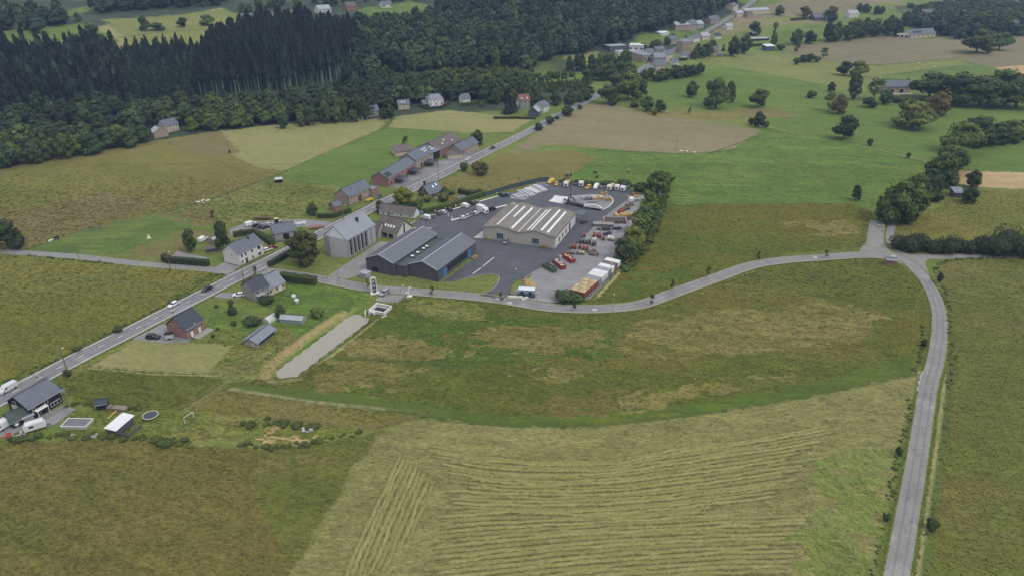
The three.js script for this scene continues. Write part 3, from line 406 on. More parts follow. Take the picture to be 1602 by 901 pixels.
struct('car_park', draped([[-129.4, -299.3], [-123.3, -309], [-100.2, -312.3], [-89, -309.8], [-77.8, -306.5], [-88.1, -300.1], [-98.7, -302.5], [-110, -300.9], [-114.2, -295.5], [-122.4, -292.4], [-125, -290.2]], 0.045), gravelGrey, 'gravel car park behind the white roadside house', 'yard');
struct('driveway', draped([[-73.5, -248.3], [-65.7, -247.2], [-58.2, -252.4], [-59, -259.7], [-52.8, -283.6], [-58.1, -285.1]], 0.045), laneGrey, 'grey drive between the tall grey building and the dark halls', 'driveway');
struct('driveway', draped([[-50.4, -230.4], [-47.5, -237.7], [-38.6, -235.1], [-41.8, -227.4], [-49.8, -228.9]], 0.06), laneGrey, 'small asphalt apron between the sign pylon and the pond basin', 'driveway');
struct('driveway', draped([[-126.5, -201.4], [-120.8, -212.6], [-116.7, -211.3], [-116.6, -206.1], [-106.7, -201.8], [-107.3, -199.4], [-114.3, -199]], 0.05), gravelGrey, 'gravel drive around the red brick house by the road', 'driveway');
struct('driveway', draped([[-111.1, -232.5], [-109.4, -235.6], [-102.2, -235.6], [-100.5, -230.9], [-107.8, -231.4]], 0.05), gravelGrey, 'short gravel drive beside the grey house with two roofs', 'driveway');
struct('driveway', draped([[-146.3, -156.5], [-139.7, -159.9], [-132.2, -159.4], [-128.8, -164.7], [-123.8, -162.9], [-125.7, -155.9], [-131.6, -152.6], [-141.1, -148.8]], 0.05), gravelGrey, 'gravel yard round the black timber house', 'driveway');
struct('driveway', draped([[-142.3, -264.7], [-142.8, -274.6], [-134.9, -271.2], [-126.4, -267.3], [-126, -263.4]], 0.05), gravelGrey, 'gravel patch inside the clipped hedge by the side lane', 'driveway');
struct('driveway', draped([[-121.2, -256.6], [-116.6, -266.6], [-110, -258.4], [-112.9, -254.8]], 0.05), gravelGrey, 'small forecourt at the gable of the white roadside house', 'driveway');
struct('driveway', draped([[17.6, -495.8], [30.6, -529.4], [37.9, -529.8], [30.9, -506.9], [21.9, -488.8]], 0.1), grey, 'grey court beside the slate farmhouse far up the road', 'driveway');
struct('driveway', draped([[-76.8, -310.6], [-75.2, -323.6], [-68.7, -340.3], [-64.8, -336.5], [-70, -320.9]], 0.06), grey, 'paved strip before the brick farmhouse by the road', 'driveway');
// wheel wear on the roads: two darker tracks in each
struct('wheel_track', mergeGeometries([-1.05, 0.75].flatMap((s) => [ribbon(laneLine, 0.55, 0.058, s), ribbon(countryLine, 0.5, 0.063, s)])), mat('#747377', 'asphalt', 0.9), 'darker worn wheel tracks along the lanes', 'road');
struct('wheel_track', mergeGeometries([-2.5, -0.95, 0.95, 2.5].map((s) => ribbon(roadLine, 0.6, farLift + 0.006, s))), mat('#717073', 'asphalt', 0.85), 'darker worn wheel tracks along the main road', 'road');
// painted lines
{
  const parts = [], dash = [];
  for (const s of [-3.35, 3.35]) parts.push(ribbon(roadLine, 0.2, farLift + 0.012, s));
  struct('road_marking', mergeGeometries(parts), paint, 'white edge lines along both sides of the main road', 'road marking');
  const fine = smoothLine(ROAD, 1); let acc = 0, seg = [];
  for (let i = 0; i < fine.length && fine[i][1] > -760; i++) { acc = i % 7; if (acc < 3) seg.push(fine[i]); else { if (seg.length > 1) dash.push(ribbon(seg, 0.18, farLift + 0.014)); seg = []; } }
  struct('road_marking', mergeGeometries(dash), paint, 'white dashed centre line of the main road', 'road marking');
  const kerbs = [ribbon(laneLine, 0.3, 0.12, -2.9), ribbon(laneLine, 0.3, 0.12, 2.9)];
  struct('kerb', mergeGeometries(kerbs), kerbGrey, 'pale concrete kerbs along both edges of the curved lane', 'kerb');
  struct('kerb', ribbon(smoothLine([[5.7, -242.7], [5, -247.2], [7.9, -252.4], [23.4, -271.2], [32.1, -289.4], [44.9, -315.7], [63.9, -347.2]], 2), 0.3, 0.16), kerbGrey, 'pale kerb between the asphalt yard and the gravel lot', 'kerb');
  struct('kerb', ribbon(smoothLine([[-12.6, -233.5], [-8, -237.7], [-5.2, -245.5], [-6.1, -251.2], [-14.1, -250.1], [-21.1, -245.5]], 1.5), 0.3, 0.15), kerbGrey, 'curved kerb round the green tip at the yard entrance', 'kerb');
  struct('yard_marking', mergeGeometries([ribbon([[-15.7, -251.8], [-12.4, -257.8]], 0.3, 0.065), ribbon([[-11.9, -259], [-7.5, -267.9]], 0.3, 0.065), ribbon([[33, -289.4], [35.7, -290.9]], 0.3, 0.065)]), paint, 'white line segments on the asphalt before the dark halls', 'road marking');
}
struct('pond_water', (() => { const g = new THREE.PlaneGeometry(14, 52); g.rotateX(-Math.PI / 2); g.rotateY(Math.atan2(-PD.ux, -PD.uz)); g.translate(PD.x, WATER, PD.z); return g; })(), mat('#8f8b7e', null, 0.05), 'murky grey water of the narrow retention pond', 'water');

// ---------- trees, bushes and hedges ----------
const YARD = [[-75.3, -247.7], [-58.6, -285.1], [-48.5, -310.6], [24.1, -369.5], [70.8, -356.5], [51.4, -283.6], [28.9, -229.4], [13.7, -226.4], [-38.4, -233.5], [-41.7, -226.4], [-50.6, -229.4], [-51.3, -238.8]];
function leafCloud(seed, lobes, n, size, opts = {}) {      // many small leaf clusters through a crown made of lobes [x, y, z, rx, ry, rz]
  const r = rng(seed), pos = [], col = [], nor = [];
  const vol = lobes.map((l) => Math.pow(l[3] * l[4] * l[5], 0.67)), tot = vol.reduce((a, b) => a + b, 0);
  const q = new THREE.Quaternion(), e = new THREE.Euler(), A = new THREE.Vector3(), B = new THREE.Vector3(), N = new THREE.Vector3();
  const tone = lobes.map(() => 0.8 + 0.4 * r());
  for (let k = 0; k < n; k++) {
    let t = r() * tot, li = 0; while (li < lobes.length - 1 && (t -= vol[li]) > 0) li++;
    const l = lobes[li], y = r() * 2 - 1, a = r() * 6.283, rr = Math.sqrt(1 - y * y), d = r() < 0.72 ? 0.84 + 0.2 * r() : 0.35 + 0.5 * r();
    const dx = rr * Math.cos(a), dz = rr * Math.sin(a), px = l[0] + dx * d * l[3], py = l[1] + y * d * l[4], pz = l[2] + dz * d * l[5];
    N.set(dx + (r() - 0.5) * 0.9, y + 0.15 + (r() - 0.5) * 0.8, dz + (r() - 0.5) * 0.9).normalize();
    q.setFromUnitVectors(new THREE.Vector3(0, 0, 1), N); const roll = r() * 6.283, s = size * (0.6 + 0.8 * r()), st = 0.6 + 0.5 * r();
    A.set(Math.cos(roll) * s, Math.sin(roll) * s, 0).applyQuaternion(q); B.set(-Math.sin(roll) * s * st, Math.cos(roll) * s * st, 0).applyQuaternion(q);
    const bend = s * 0.35, P0 = [px - A.x, py - A.y, pz - A.z], P1 = [px + B.x + N.x * bend, py + B.y + N.y * bend, pz + B.z + N.z * bend], P2 = [px + A.x, py + A.y, pz + A.z], P3 = [px - B.x, py - B.y, pz - B.z];
    pos.push(...P0, ...P3, ...P2, ...P0, ...P2, ...P1);
    const c = tone[li] * (0.72 + 0.56 * r()), w = 1 + (r() - 0.5) * 0.2;
    for (let v = 0; v < 6; v++) col.push(c * w, c, c * 0.95);
  }
  if (opts.core) for (let li = 0; li < lobes.length; li++) {
    const l = lobes[li], s = new THREE.IcosahedronGeometry(1, 1); s.scale(l[3] * opts.core, l[4] * opts.core, l[5] * opts.core); s.translate(l[0], l[1], l[2]);
    const p = s.attributes.position; for (let i = 0; i < p.count; i++) { const h = 1 + 0.25 * (LAT[(Math.round(p.getX(i) * 900) * 31 + Math.round(p.getY(i) * 900) * 57 + Math.round(p.getZ(i) * 900)) & 65535] - 0.5); pos.push(l[0] + (p.getX(i) - l[0]) * h, l[1] + (p.getY(i) - l[1]) * h, l[2] + (p.getZ(i) - l[2]) * h); col.push(tone[li] * 0.9, tone[li] * 0.9, tone[li] * 0.86); }
  }
  const g = new THREE.BufferGeometry(); g.setAttribute('position', new THREE.Float32BufferAttribute(pos, 3)); g.setAttribute('color', new THREE.Float32BufferAttribute(col, 3)); g.computeVertexNormals(); return g;
}
function limb(a, b, r0, r1, sides = 5) {
  const A = new THREE.Vector3(...a), B = new THREE.Vector3(...b), d = B.clone().sub(A), g = new THREE.CylinderGeometry(r1, r0, d.length(), sides, 1, true);
  g.translate(0, d.length() / 2, 0); g.applyQuaternion(new THREE.Quaternion().setFromUnitVectors(new THREE.Vector3(0, 1, 0), d.normalize())); g.translate(...a); return g.toNonIndexed();
}
function trunkGeo(seed, base, top, rad, spread) {
  const r = rng(seed), gs = [limb([0, -0.04, 0], [0.01, base, 0], rad, rad * 0.75, 7), limb([0.01, base, 0], [0, top, 0.01], rad * 0.72, rad * 0.2)];
  for (let i = 0; i < 7; i++) { const a = i * 2.4 + r(), y = base + (top - base) * 0.55 * r(); gs.push(limb([0, y, 0], [Math.cos(a) * spread * (0.6 + 0.4 * r()), y + (top - base) * (0.25 + 0.3 * r()), Math.sin(a) * spread * (0.6 + 0.4 * r())], rad * 0.4, rad * 0.1, 4)); }
  return mergeGeometries(gs.map((g) => { g.deleteAttribute('uv'); return g; }));
}
// unit trees: 1 m tall, crown 1 m wide; scaled to each tree's own height and width
function lobesFor(seed, kind) {
  const r = rng(seed * 31 + 5), L = [];
  if (kind === 'round') { L.push([0, 0.5, 0, 0.36, 0.38, 0.36]); for (let i = 0; i < 9; i++) { const a = i * 2.4 + r(), y = 0.2 + 0.58 * (i / 9), q = 0.26 * Math.sqrt(1 - Math.pow((y - 0.52) * 1.7, 2)); L.push([Math.cos(a) * q, y, Math.sin(a) * q, 0.17 + 0.07 * r(), 0.13 + 0.06 * r(), 0.17 + 0.07 * r()]); } L.push([0.04, 0.84, 0.02, 0.2, 0.15, 0.2]); }
  if (kind === 'oak') { L.push([0, 0.5, 0, 0.37, 0.34, 0.37]); for (let i = 0; i < 22; i++) { const a = i * 2.4 + r() * 0.8, y = 0.2 + 0.58 * ((i * 0.618) % 1), q = 0.35 * Math.sqrt(Math.max(0.12, 1 - Math.pow((y - 0.42) * 1.9, 2))); L.push([Math.cos(a) * q, y, Math.sin(a) * q, 0.13 + 0.07 * r(), 0.11 + 0.07 * r(), 0.13 + 0.07 * r()]); } L.push([-0.05, 0.84, 0.05, 0.24, 0.15, 0.24], [0.1, 0.78, -0.06, 0.22, 0.15, 0.22]); }
  if (kind === 'tall') { L.push([0, 0.55, 0, 0.3, 0.4, 0.3]); for (let i = 0; i < 10; i++) { const a = i * 2.4 + r(), y = 0.2 + 0.7 * (i / 10); L.push([Math.cos(a) * 0.24 * (1.1 - y * 0.6), y, Math.sin(a) * 0.24 * (1.1 - y * 0.6), 0.2 - 0.06 * y, 0.14, 0.2 - 0.06 * y]); } L.push([0, 0.9, 0, 0.14, 0.1, 0.14]); }
  if (kind === 'loose') { for (let i = 0; i < 15; i++) { const a = i * 2.4 + r(), y = 0.25 + 0.66 * r(), q = 0.36 * Math.sqrt(r()) * (1.15 - 0.5 * y); L.push([Math.cos(a) * q, y, Math.sin(a) * q, 0.11 + 0.07 * r(), 0.09 + 0.05 * r(), 0.11 + 0.07 * r()]); } }
  if (kind === 'bush') { for (let i = 0; i < 9; i++) { const a = i * 2.4 + r(), q = i ? 0.27 * Math.sqrt(r() * 0.8 + 0.2) : 0, y = 0.34 + 0.3 * r() - q * 0.4; L.push([Math.cos(a) * q, y, Math.sin(a) * q, 0.2 + 0.07 * r(), 0.24 + 0.1 * r(), 0.2 + 0.07 * r()]); } }
  if (kind === 'cone') { for (let i = 0; i < 9; i++) { const f = i / 8, y = 0.2 + 0.72 * f, R = 0.46 * Math.pow(1 - f, 0.85) + 0.09; L.push([(r() - 0.5) * 0.05, y, (r() - 0.5) * 0.05, R, 0.085, R]); } }
  if (kind === 'highcone') { for (let i = 0; i < 6; i++) { const f = i / 5, y = 0.62 + 0.33 * f, R = 0.42 * (1 - f * 0.7); L.push([(r() - 0.5) * 0.08, y, (r() - 0.5) * 0.08, R, 0.08, R]); } }
  if (kind === 'column') { for (let i = 0; i < 8; i++) { const y = 0.14 + 0.11 * i; L.push([(r() - 0.5) * 0.1, y, (r() - 0.5) * 0.1, 0.4 - 0.028 * i * i * 0.5, 0.12, 0.4 - 0.028 * i * i * 0.5]); } }
  return L;
}
function needleTree(seed, tiers, bare, n) {                // spruce: drooping tiers of needled boughs round a straight stem
  const r = rng(seed), pos = [], col = [];
  for (let t = 0; t < tiers; t++) {
    const f = t / (tiers - 1), y = bare + (1 - bare) * Math.pow(f, 0.9) * 0.93, R = 0.5 * Math.pow(1 - f, 0.75) * (0.9 + 0.2 * r()) + 0.02, m = Math.max(4, Math.round(n * (1 - 0.5 * f))), a0 = r() * 6;
    for (let i = 0; i < m; i++) {
      const a = a0 + i * 6.283 / m + (r() - 0.5) * 0.5, L = R * (0.75 + 0.45 * r()), w = 0.42 + 0.2 * r(), ca = Math.cos(a), sa = Math.sin(a), up = 0.05 + 0.03 * r(), dr = 0.05 + 0.05 * r();
      const A = [0, y + up, 0], B = [ca * L, y - dr, sa * L], c1 = [Math.cos(a + w) * L * 0.62, y - dr * 0.35, Math.sin(a + w) * L * 0.62], c2 = [Math.cos(a - w) * L * 0.62, y - dr * 0.35, Math.sin(a - w) * L * 0.62];
      pos.push(...A, ...B, ...c1, ...A, ...c2, ...B); const c = 0.65 + 0.7 * r(); for (let v = 0; v < 6; v++) col.push(c, c, c);
    }
  }
  pos.push(-0.05, 0.93, 0, 0.05, 0.93, 0, 0, 1, 0, 0, 0.93, -0.05, 0, 0.93, 0.05, 0, 1, 0); for (let v = 0; v < 6; v++) col.push(1, 1, 1);
  const g = new THREE.BufferGeometry(); g.setAttribute('position', new THREE.Float32BufferAttribute(pos, 3)); g.setAttribute('color', new THREE.Float32BufferAttribute(col, 3)); g.computeVertexNormals(); return g;
}
const stem = (r) => { const g = limb([0, -0.02, 0], [0, 0.9, 0], r, r * 0.3, 5); g.deleteAttribute('uv'); return g; };
const leafMat = (hex, tr = 0) => new THREE.MeshStandardMaterial({ color: C(hex).multiply(new THREE.Color(0.62, 0.64, 0.53)), vertexColors: true, roughness: 0.95, side: THREE.DoubleSide });
const LEAF = { dark: leafMat('#4f5b34'), green: leafMat('#5d6a38'), light: leafMat('#66763f'), yellow: leafMat('#6b7532'), rust: leafMat('#665f3d'), blue: leafMat('#4a5c46'), willow: leafMat('#6d7a50'), deep: leafMat('#414d2e'), spruce: leafMat('#2c3630'), larch: leafMat('#4e6044') };
const LEAFV = Object.fromEntries(Object.entries(LEAF).map(([k, m]) => [k, [[1.1, 1.1, 1.05], [1.5, 1.34, 1.05], [0.95, 1.08, 1.15], [1.3, 1.3, 1.2]].map((f) => { const n = m.clone(); n.color.setRGB(m.color.r * f[0], m.color.g * f[1], m.color.b * f[2]); return n; })]));
const BARK = mat('#5b5146', null, 1), BARKPALE = mat('#8a8578', null, 1);
const SPEC = { round: [0.038, 1150], oak: [0.036, 1700], tall: [0.045, 800], loose: [0.04, 620], bush: [0.06, 420], column: [0.09, 300] };
const PROTO = {};
for (const k of Object.keys(SPEC)) PROTO[k] = [1, 2, 3].map((s) => ({ crown: leafCloud(s * 17 + k.length, lobesFor(s + k.length, k), SPEC[k][1], SPEC[k][0], { core: k === 'loose' ? 0 : 0.72 }), trunk: k === 'bush' ? mergeGeometries([0, 1, 2, 3].map((i) => { const g = limb([0, -0.05, 0], [0.16 * Math.cos(i * 1.6), 0.4, 0.16 * Math.sin(i * 1.6)], 0.03, 0.012, 4); g.deleteAttribute('uv'); return g; })) : trunkGeo(s * 3 + 1, k === 'column' ? 0.1 : 0.24, 0.8, k === 'column' ? 0.05 : 0.035, k === 'column' ? 0.2 : 0.28) }));
PROTO.spruce = [1, 2, 3].map((s) => ({ crown: needleTree(s, 12, 0.14, 9), trunk: stem(0.03) }));
let treeCount = 0;
// one tree: [x, z, height, width], crown shape, leaf colour, what it is called
function tree(at, shape, leaf, label, group, name) {
  const k = treeCount++, p = PROTO[shape][k % 3], bush = shape === 'bush';
  const t = thing(name || (bush ? 'bush' : shape === 'spruce' ? 'spruce_tree' : 'tree'), label, bush ? 'bush' : 'tree', [at[0], G(at[0], at[1]) - 0.1, at[1]], k * 1.7, group);
  const tr = put(bush ? 'stem' : 'trunk', p.trunk, shape === 'loose' ? BARKPALE : BARK, t), cr = put('crown', p.crown, LEAFV[leaf][(k * 7 + (k >> 2)) % 4], t);
  for (const m of [tr, cr]) m.scale.set(at[3], at[2], at[3]);
  return t;
}
// hedges: leafy strips with a solid leafy inside
function hedgeGeo(line, w, h, per = 9, size = 0.28, seed = 4, wild = 0.1) {
  const r = rng(seed), gs = [], pos = [], col = []; let len = 0;
  for (let i = 0; i + 1 < line.length; i++) {
    const [ax, az] = line[i], [bx, bz] = line[i + 1], L = Math.hypot(bx - ax, bz - az), ux = (bx - ax) / L, uz = (bz - az) / L; len += L;
    const b = new THREE.BoxGeometry(L + 0.2, h * 0.94, w * 0.86).toNonIndexed(); b.deleteAttribute('uv'); b.rotateY(Math.atan2(-uz, ux)); b.translate((ax + bx) / 2, G((ax + bx) / 2, (az + bz) / 2) + h * 0.47, (az + bz) / 2);
    const pp = b.attributes.position; for (let v = 0; v < pp.count; v++) { pos.push(pp.getX(v), pp.getY(v), pp.getZ(v)); col.push(0.9, 0.9, 0.86); }
    const n = Math.round(L * (w + 2 * h) * per);
    for (let k = 0; k < n; k++) {
      const s = r() * L, q = r() * (w + 2 * h); let o, y, nx = 0, ny = 0; if (q < h) { o = -w / 2; y = q; nx = -1; } else if (q < 2 * h) { o = w / 2; y = q - h; nx = 1; } else { o = q - 2 * h - w / 2; y = h; ny = 1; }
      o += (r() - 0.5) * wild * w; y += (r() - 0.4) * wild * h;
      const px = ax + ux * s - uz * o, pz = az + uz * s + ux * o, py = G(px, pz) + Math.max(0.05, y), z = size * (0.6 + 0.8 * r()), a = r() * 6.283, b2 = r() * 6.283, c = 0.7 + 0.6 * r();
      const A = [Math.cos(a) * z, (r() - 0.5) * z, Math.sin(a) * z], B = [Math.cos(b2) * z * 0.6, z * (ny ? 0.3 : 0.6) * (r() + 0.3), Math.sin(b2) * z * 0.6];
      pos.push(px - A[0], py - A[1], pz - A[2], px + A[0], py + A[1], pz + A[2], px + B[0], py + B[1], pz + B[2]); for (let v = 0; v < 3; v++) col.push(c, c, c * 0.95);
    }
  }
  const g = new THREE.BufferGeometry(); g.setAttribute('position', new THREE.Float32BufferAttribute(pos, 3)); g.setAttribute('color', new THREE.Float32BufferAttribute(col, 3)); g.computeVertexNormals(); return g;
}
function hedge(line, w, h, leaf, label, opts = {}) { return tag(put('hedge', hedgeGeo(line, w, h, opts.per, opts.size, opts.seed, opts.wild), LEAF[leaf]), label, 'hedge'); }
// woods: one mass each, made of instanced trees
const inside = (pts, x, z) => { let c = false; for (let i = 0, j = pts.length - 1; i < pts.length; j = i++) { const a = pts[i], b = pts[j]; if ((a[1] > z) !== (b[1] > z) && x < a[0] + (z - a[1]) / (b[1] - a[1]) * (b[0] - a[0])) c = !c; } return c; };
function wood(name, label, pts, geo, material, step, hh, wh, seed, holes = [], thin = 1, tint = 0.3) {
  const r = rng(seed), x0 = Math.min(...pts.map((p) => p[0])), x1 = Math.max(...pts.map((p) => p[0])), z0 = Math.min(...pts.map((p) => p[1])), z1 = Math.max(...pts.map((p) => p[1])), list = [];
  for (let x = x0; x < x1; x += step) for (let z = z0; z < z1; z += step) {
    const px = x + (r() - 0.5) * step * 0.9, pz = z + (r() - 0.5) * step * 0.9, k = r(), s1 = r(), s2 = r(), tn = r(), rot = r();
    if (k > thin || !inside(pts, px, pz) || holes.some((h) => inside(h, px, pz))) continue;
    list.push([px, pz, s1, s2, tn, rot]);
  }
  const gs = Array.isArray(geo) ? geo : [geo];
  gs.forEach((gg, gi) => { const part = list.filter((_, i) => i % gs.length === gi); woodMesh(name, label + (gs.length > 1 ? [', fuller trees', ', broader trees', ', slender trees'][gi] : ''), part, gg, material, hh, wh, tint); });
}
function woodMesh(name, label, list, geo, material, hh, wh, tint) {
  const im = new THREE.InstancedMesh(geo, material, list.length), m = new THREE.Matrix4(), q = new THREE.Quaternion(), up = new THREE.Vector3(0, 1, 0), c = new THREE.Color();
  list.forEach(([x, z, a, b, tn, rot], i) => {
    const h = lerp(hh[0], hh[1], a) * (0.85 + 0.3 * noise(x / 30, z / 30)), w = lerp(wh[0], wh[1], b);
    im.setMatrixAt(i, m.compose(new THREE.Vector3(x, G(x, z) - 0.3, z), q.setFromAxisAngle(up, rot * 6.283), new THREE.Vector3(w, h, w)));
    const v = 1 - tint + 2 * tint * tn * tn, y = 0.85 + 0.5 * noise(x / 30 + 9, z / 30); im.setColorAt(i, c.setRGB(v * y, v * (0.5 + 0.5 * y), v * 0.95));
  });
  im.name = numbered(name); im.castShadow = im.receiveShadow = true; scene.add(im); tag(im, label, name === 'scrub' ? 'scrub' : 'wood', null, 'stuff'); return im;
}
const treeGeo = (crown, trunk, tc) => { const t = trunk.clone(), n = t.attributes.position.count, c = new Float32Array(n * 3).fill(1); for (let i = 0; i < n; i++) { c[i * 3] = tc[0]; c[i * 3 + 1] = tc[1]; c[i * 3 + 2] = tc[2]; } t.setAttribute('color', new THREE.BufferAttribute(c, 3)); return mergeGeometries([crown, t]); };
const coneGeo = (s, k, n, size, r, c) => treeGeo(leafCloud(s, lobesFor(s, k), n, size, { core: 0.6 }), stem(r), c), spruceGeo = [coneGeo(11, 'cone', 170, 0.1, 0.03, [2, 1.9, 1.8]), coneGeo(12, 'cone', 140, 0.12, 0.03, [2, 1.9, 1.8])], plantGeo = [coneGeo(13, 'highcone', 120, 0.1, 0.065, [7, 6.7, 6.4])], youngGeo = [coneGeo(21, 'cone', 130, 0.1, 0.03, [2, 2, 2])];
const small = (k, s, n, size) => leafCloud(s, lobesFor(s, k), n, size, { core: 0.75 }), broadGeo = [small('round', 3, 300, 0.07), small('oak', 4, 320, 0.065), small('tall', 6, 260, 0.075)], broadGeo2 = [small('round', 8, 260, 0.075), small('oak', 9, 300, 0.07), small('tall', 5, 240, 0.075)], bushGeo = small('bush', 2, 150, 0.1);
const NEEDLE = leafMat('#333e3b'), NEEDLE2 = leafMat('#3a4a3c'), BROAD = leafMat('#4a5a3a'), BROAD2 = leafMat('#45583f'), SCRUB = leafMat('#57673a');
const standA = [[-400.3, -435.5], [-351.2, -483.6], [-305.6, -503.5], [-280.7, -523.7], [-316.8, -594.9], [-335.4, -615.9], [-357.3, -609.8], [-381.2, -587.2], [-476, -540.2]];
const standB = [[-244.1, -557.7], [-237.1, -562.8], [-192.3, -580.5], [-147.1, -616.7], [-146, -696.6], [-158.7, -725.9], [-206.8, -724.7], [-245.5, -709.3], [-270.1, -658.2]];
const mid = [[-280.7, -523.7], [-244.1, -557.7], [-270.1, -658.2], [-276.3, -659.7], [-313.2, -640.7], [-330.2, -618.3], [-316.8, -594.9]];
const lower = [[-335.6, -352.3], [-300.8, -401.9], [-270.1, -427.9], [-242.8, -464.9], [-209, -485.7], [-173.5, -500.3], [-135.9, -514.8], [-101.5, -532.5], [-51.2, -565.5], [-10.6, -562.6], [25.5, -580.8], [-0.5, -586.7], [-53.7, -596.7], [-85.9, -598.8], [-110.8, -621.8], [-135.2, -578.7], [-182.8, -546.9], [-231.5, -531.1], [-278.5, -518.8], [-305.6, -503.5], [-351.2, -483.6], [-400.3, -435.5]];
const upper = [[-147.1, -689.1], [-143.1, -633.2], [-139.1, -598.4], [-111.8, -628.5], [-109.3, -649.5], [-91.4, -642.6], [-58.9, -662.3], [6.6, -686.2], [51, -739.6], [86.4, -770.4], [133.8, -819.5], [193, -904.8], [243.4, -954.7], [305.1, -1033.9], [327.2, -1082.6], [230.6, -1060.7], [86.2, -1037], [-66.5, -975.9], [-72, -884.7], [-97.1, -804.3], [-134.7, -782.4], [-158.7, -725.9]];
const scrubland = [[-112.3, -631.8], [-91.4, -642.6], [-24.4, -677.3], [6.6, -681.3], [58.3, -666.2], [22.2, -641.2], [-11.7, -625.7], [-85.9, -598.8]];
const house1 = [[-238.3, -448.9], [-213.8, -465], [-225.9, -495], [-251.2, -491.5]], villageHole = [[-78.3, -539.2], [-20.2, -546.5], [-20.8, -566.2], [-81.3, -562.3]], clearing1 = [[-17.3, -630.1], [74.8, -654.4], [78.6, -692.3], [-12.4, -666.9]];
wood('conifer_wood', 'dark spruce plantation on the far left hillside', standA, spruceGeo, NEEDLE, 6.2, [15, 29], [8, 11.5], 5, [], 0.95, 0.55);
wood('conifer_wood', 'dark tall plantation with bare pale stems showing at its lower edge', standB, plantGeo, NEEDLE, 5.6, [21, 30], [7, 9.5], 6, [], 0.96, 0.5);
wood('conifer_wood', 'younger greener conifers between the two dark plantations', mid, youngGeo, NEEDLE2, 5.2, [9, 18], [6, 9], 7, [], 1, 0.5);
wood('broadleaf_wood', 'green broadleaf wood along the valley bottom below the plantations', lower, broadGeo, BROAD, 8.6, [9, 18], [10, 17], 8, [house1, villageHole], 1, 0.5);
wood('broadleaf_wood', 'large dark broadleaf forest covering the far hillside', upper, broadGeo, BROAD2, 10, [12, 22], [12, 19], 9, [clearing1], 1, 0.5);
wood('scrub', 'rough bushes and saplings between clearings below the forest', scrubland, bushGeo, SCRUB, 6, [3, 8], [5, 8], 10, [], 0.8);
wood('broadleaf_wood', 'small bluish broadleaf wood in the top left corner', [[-474.2, -637], [-443.4, -677.5], [-428.6, -719.4], [-455.2, -751.5], [-493.3, -762.5], [-541.4, -737.9]], broadGeo2, BROAD2, 11, [12, 20], [12, 18], 18, [], 0.9, 0.5);
wood('broadleaf_wood', 'band of bluish trees along the top left edge', [[-432.6, -768.6], [-385.7, -825.4], [-327.5, -848], [-336.2, -883.7], [-471.3, -830.7]], broadGeo2, BROAD2, 11, [12, 19], [12, 18], 19, [], 0.9, 0.5);
wood('broadleaf_wood', 'dark wood around the farmhouses near the top right corner', [[525.8, -1006.1], [562.9, -1007], [581, -970.3], [611.9, -939.7], [751.3, -955], [687.3, -867.8], [578.8, -884.1], [524.9, -869.3], [519.4, -900.7], [512.8, -965.7]], broadGeo2, BROAD2, 11.5, [13, 20], [13, 20], 20, [[[457.7, -855.2], [501.8, -868.2], [530.4, -921.3], [486.6, -909.8]], [[599.8, -906.3], [640, -903.2], [665.8, -943.2], [623.3, -945.5]]], 0.8, 0.5);
wood('scrub', 'bushy scrub covering the slope at the top right corner', [[593, -1130.4], [704.6, -1229.1], [991.4, -1281.6], [740.8, -941], [611.9, -939.7], [582.9, -1021]], bushGeo, SCRUB, 8.5, [3, 8], [7, 12], 16, [], 0.6, 0.5);
wood('scrub', 'young yellowish plantation beside the road below the village', [[-0.6, -622.2], [71.3, -649.2], [64.9, -611.8], [26.1, -596.9], [-5.9, -606.8]], youngGeo, leafMat('#5f6c38'), 4.2, [3, 6], [3, 5], 17, [], 0.85, 0.4);
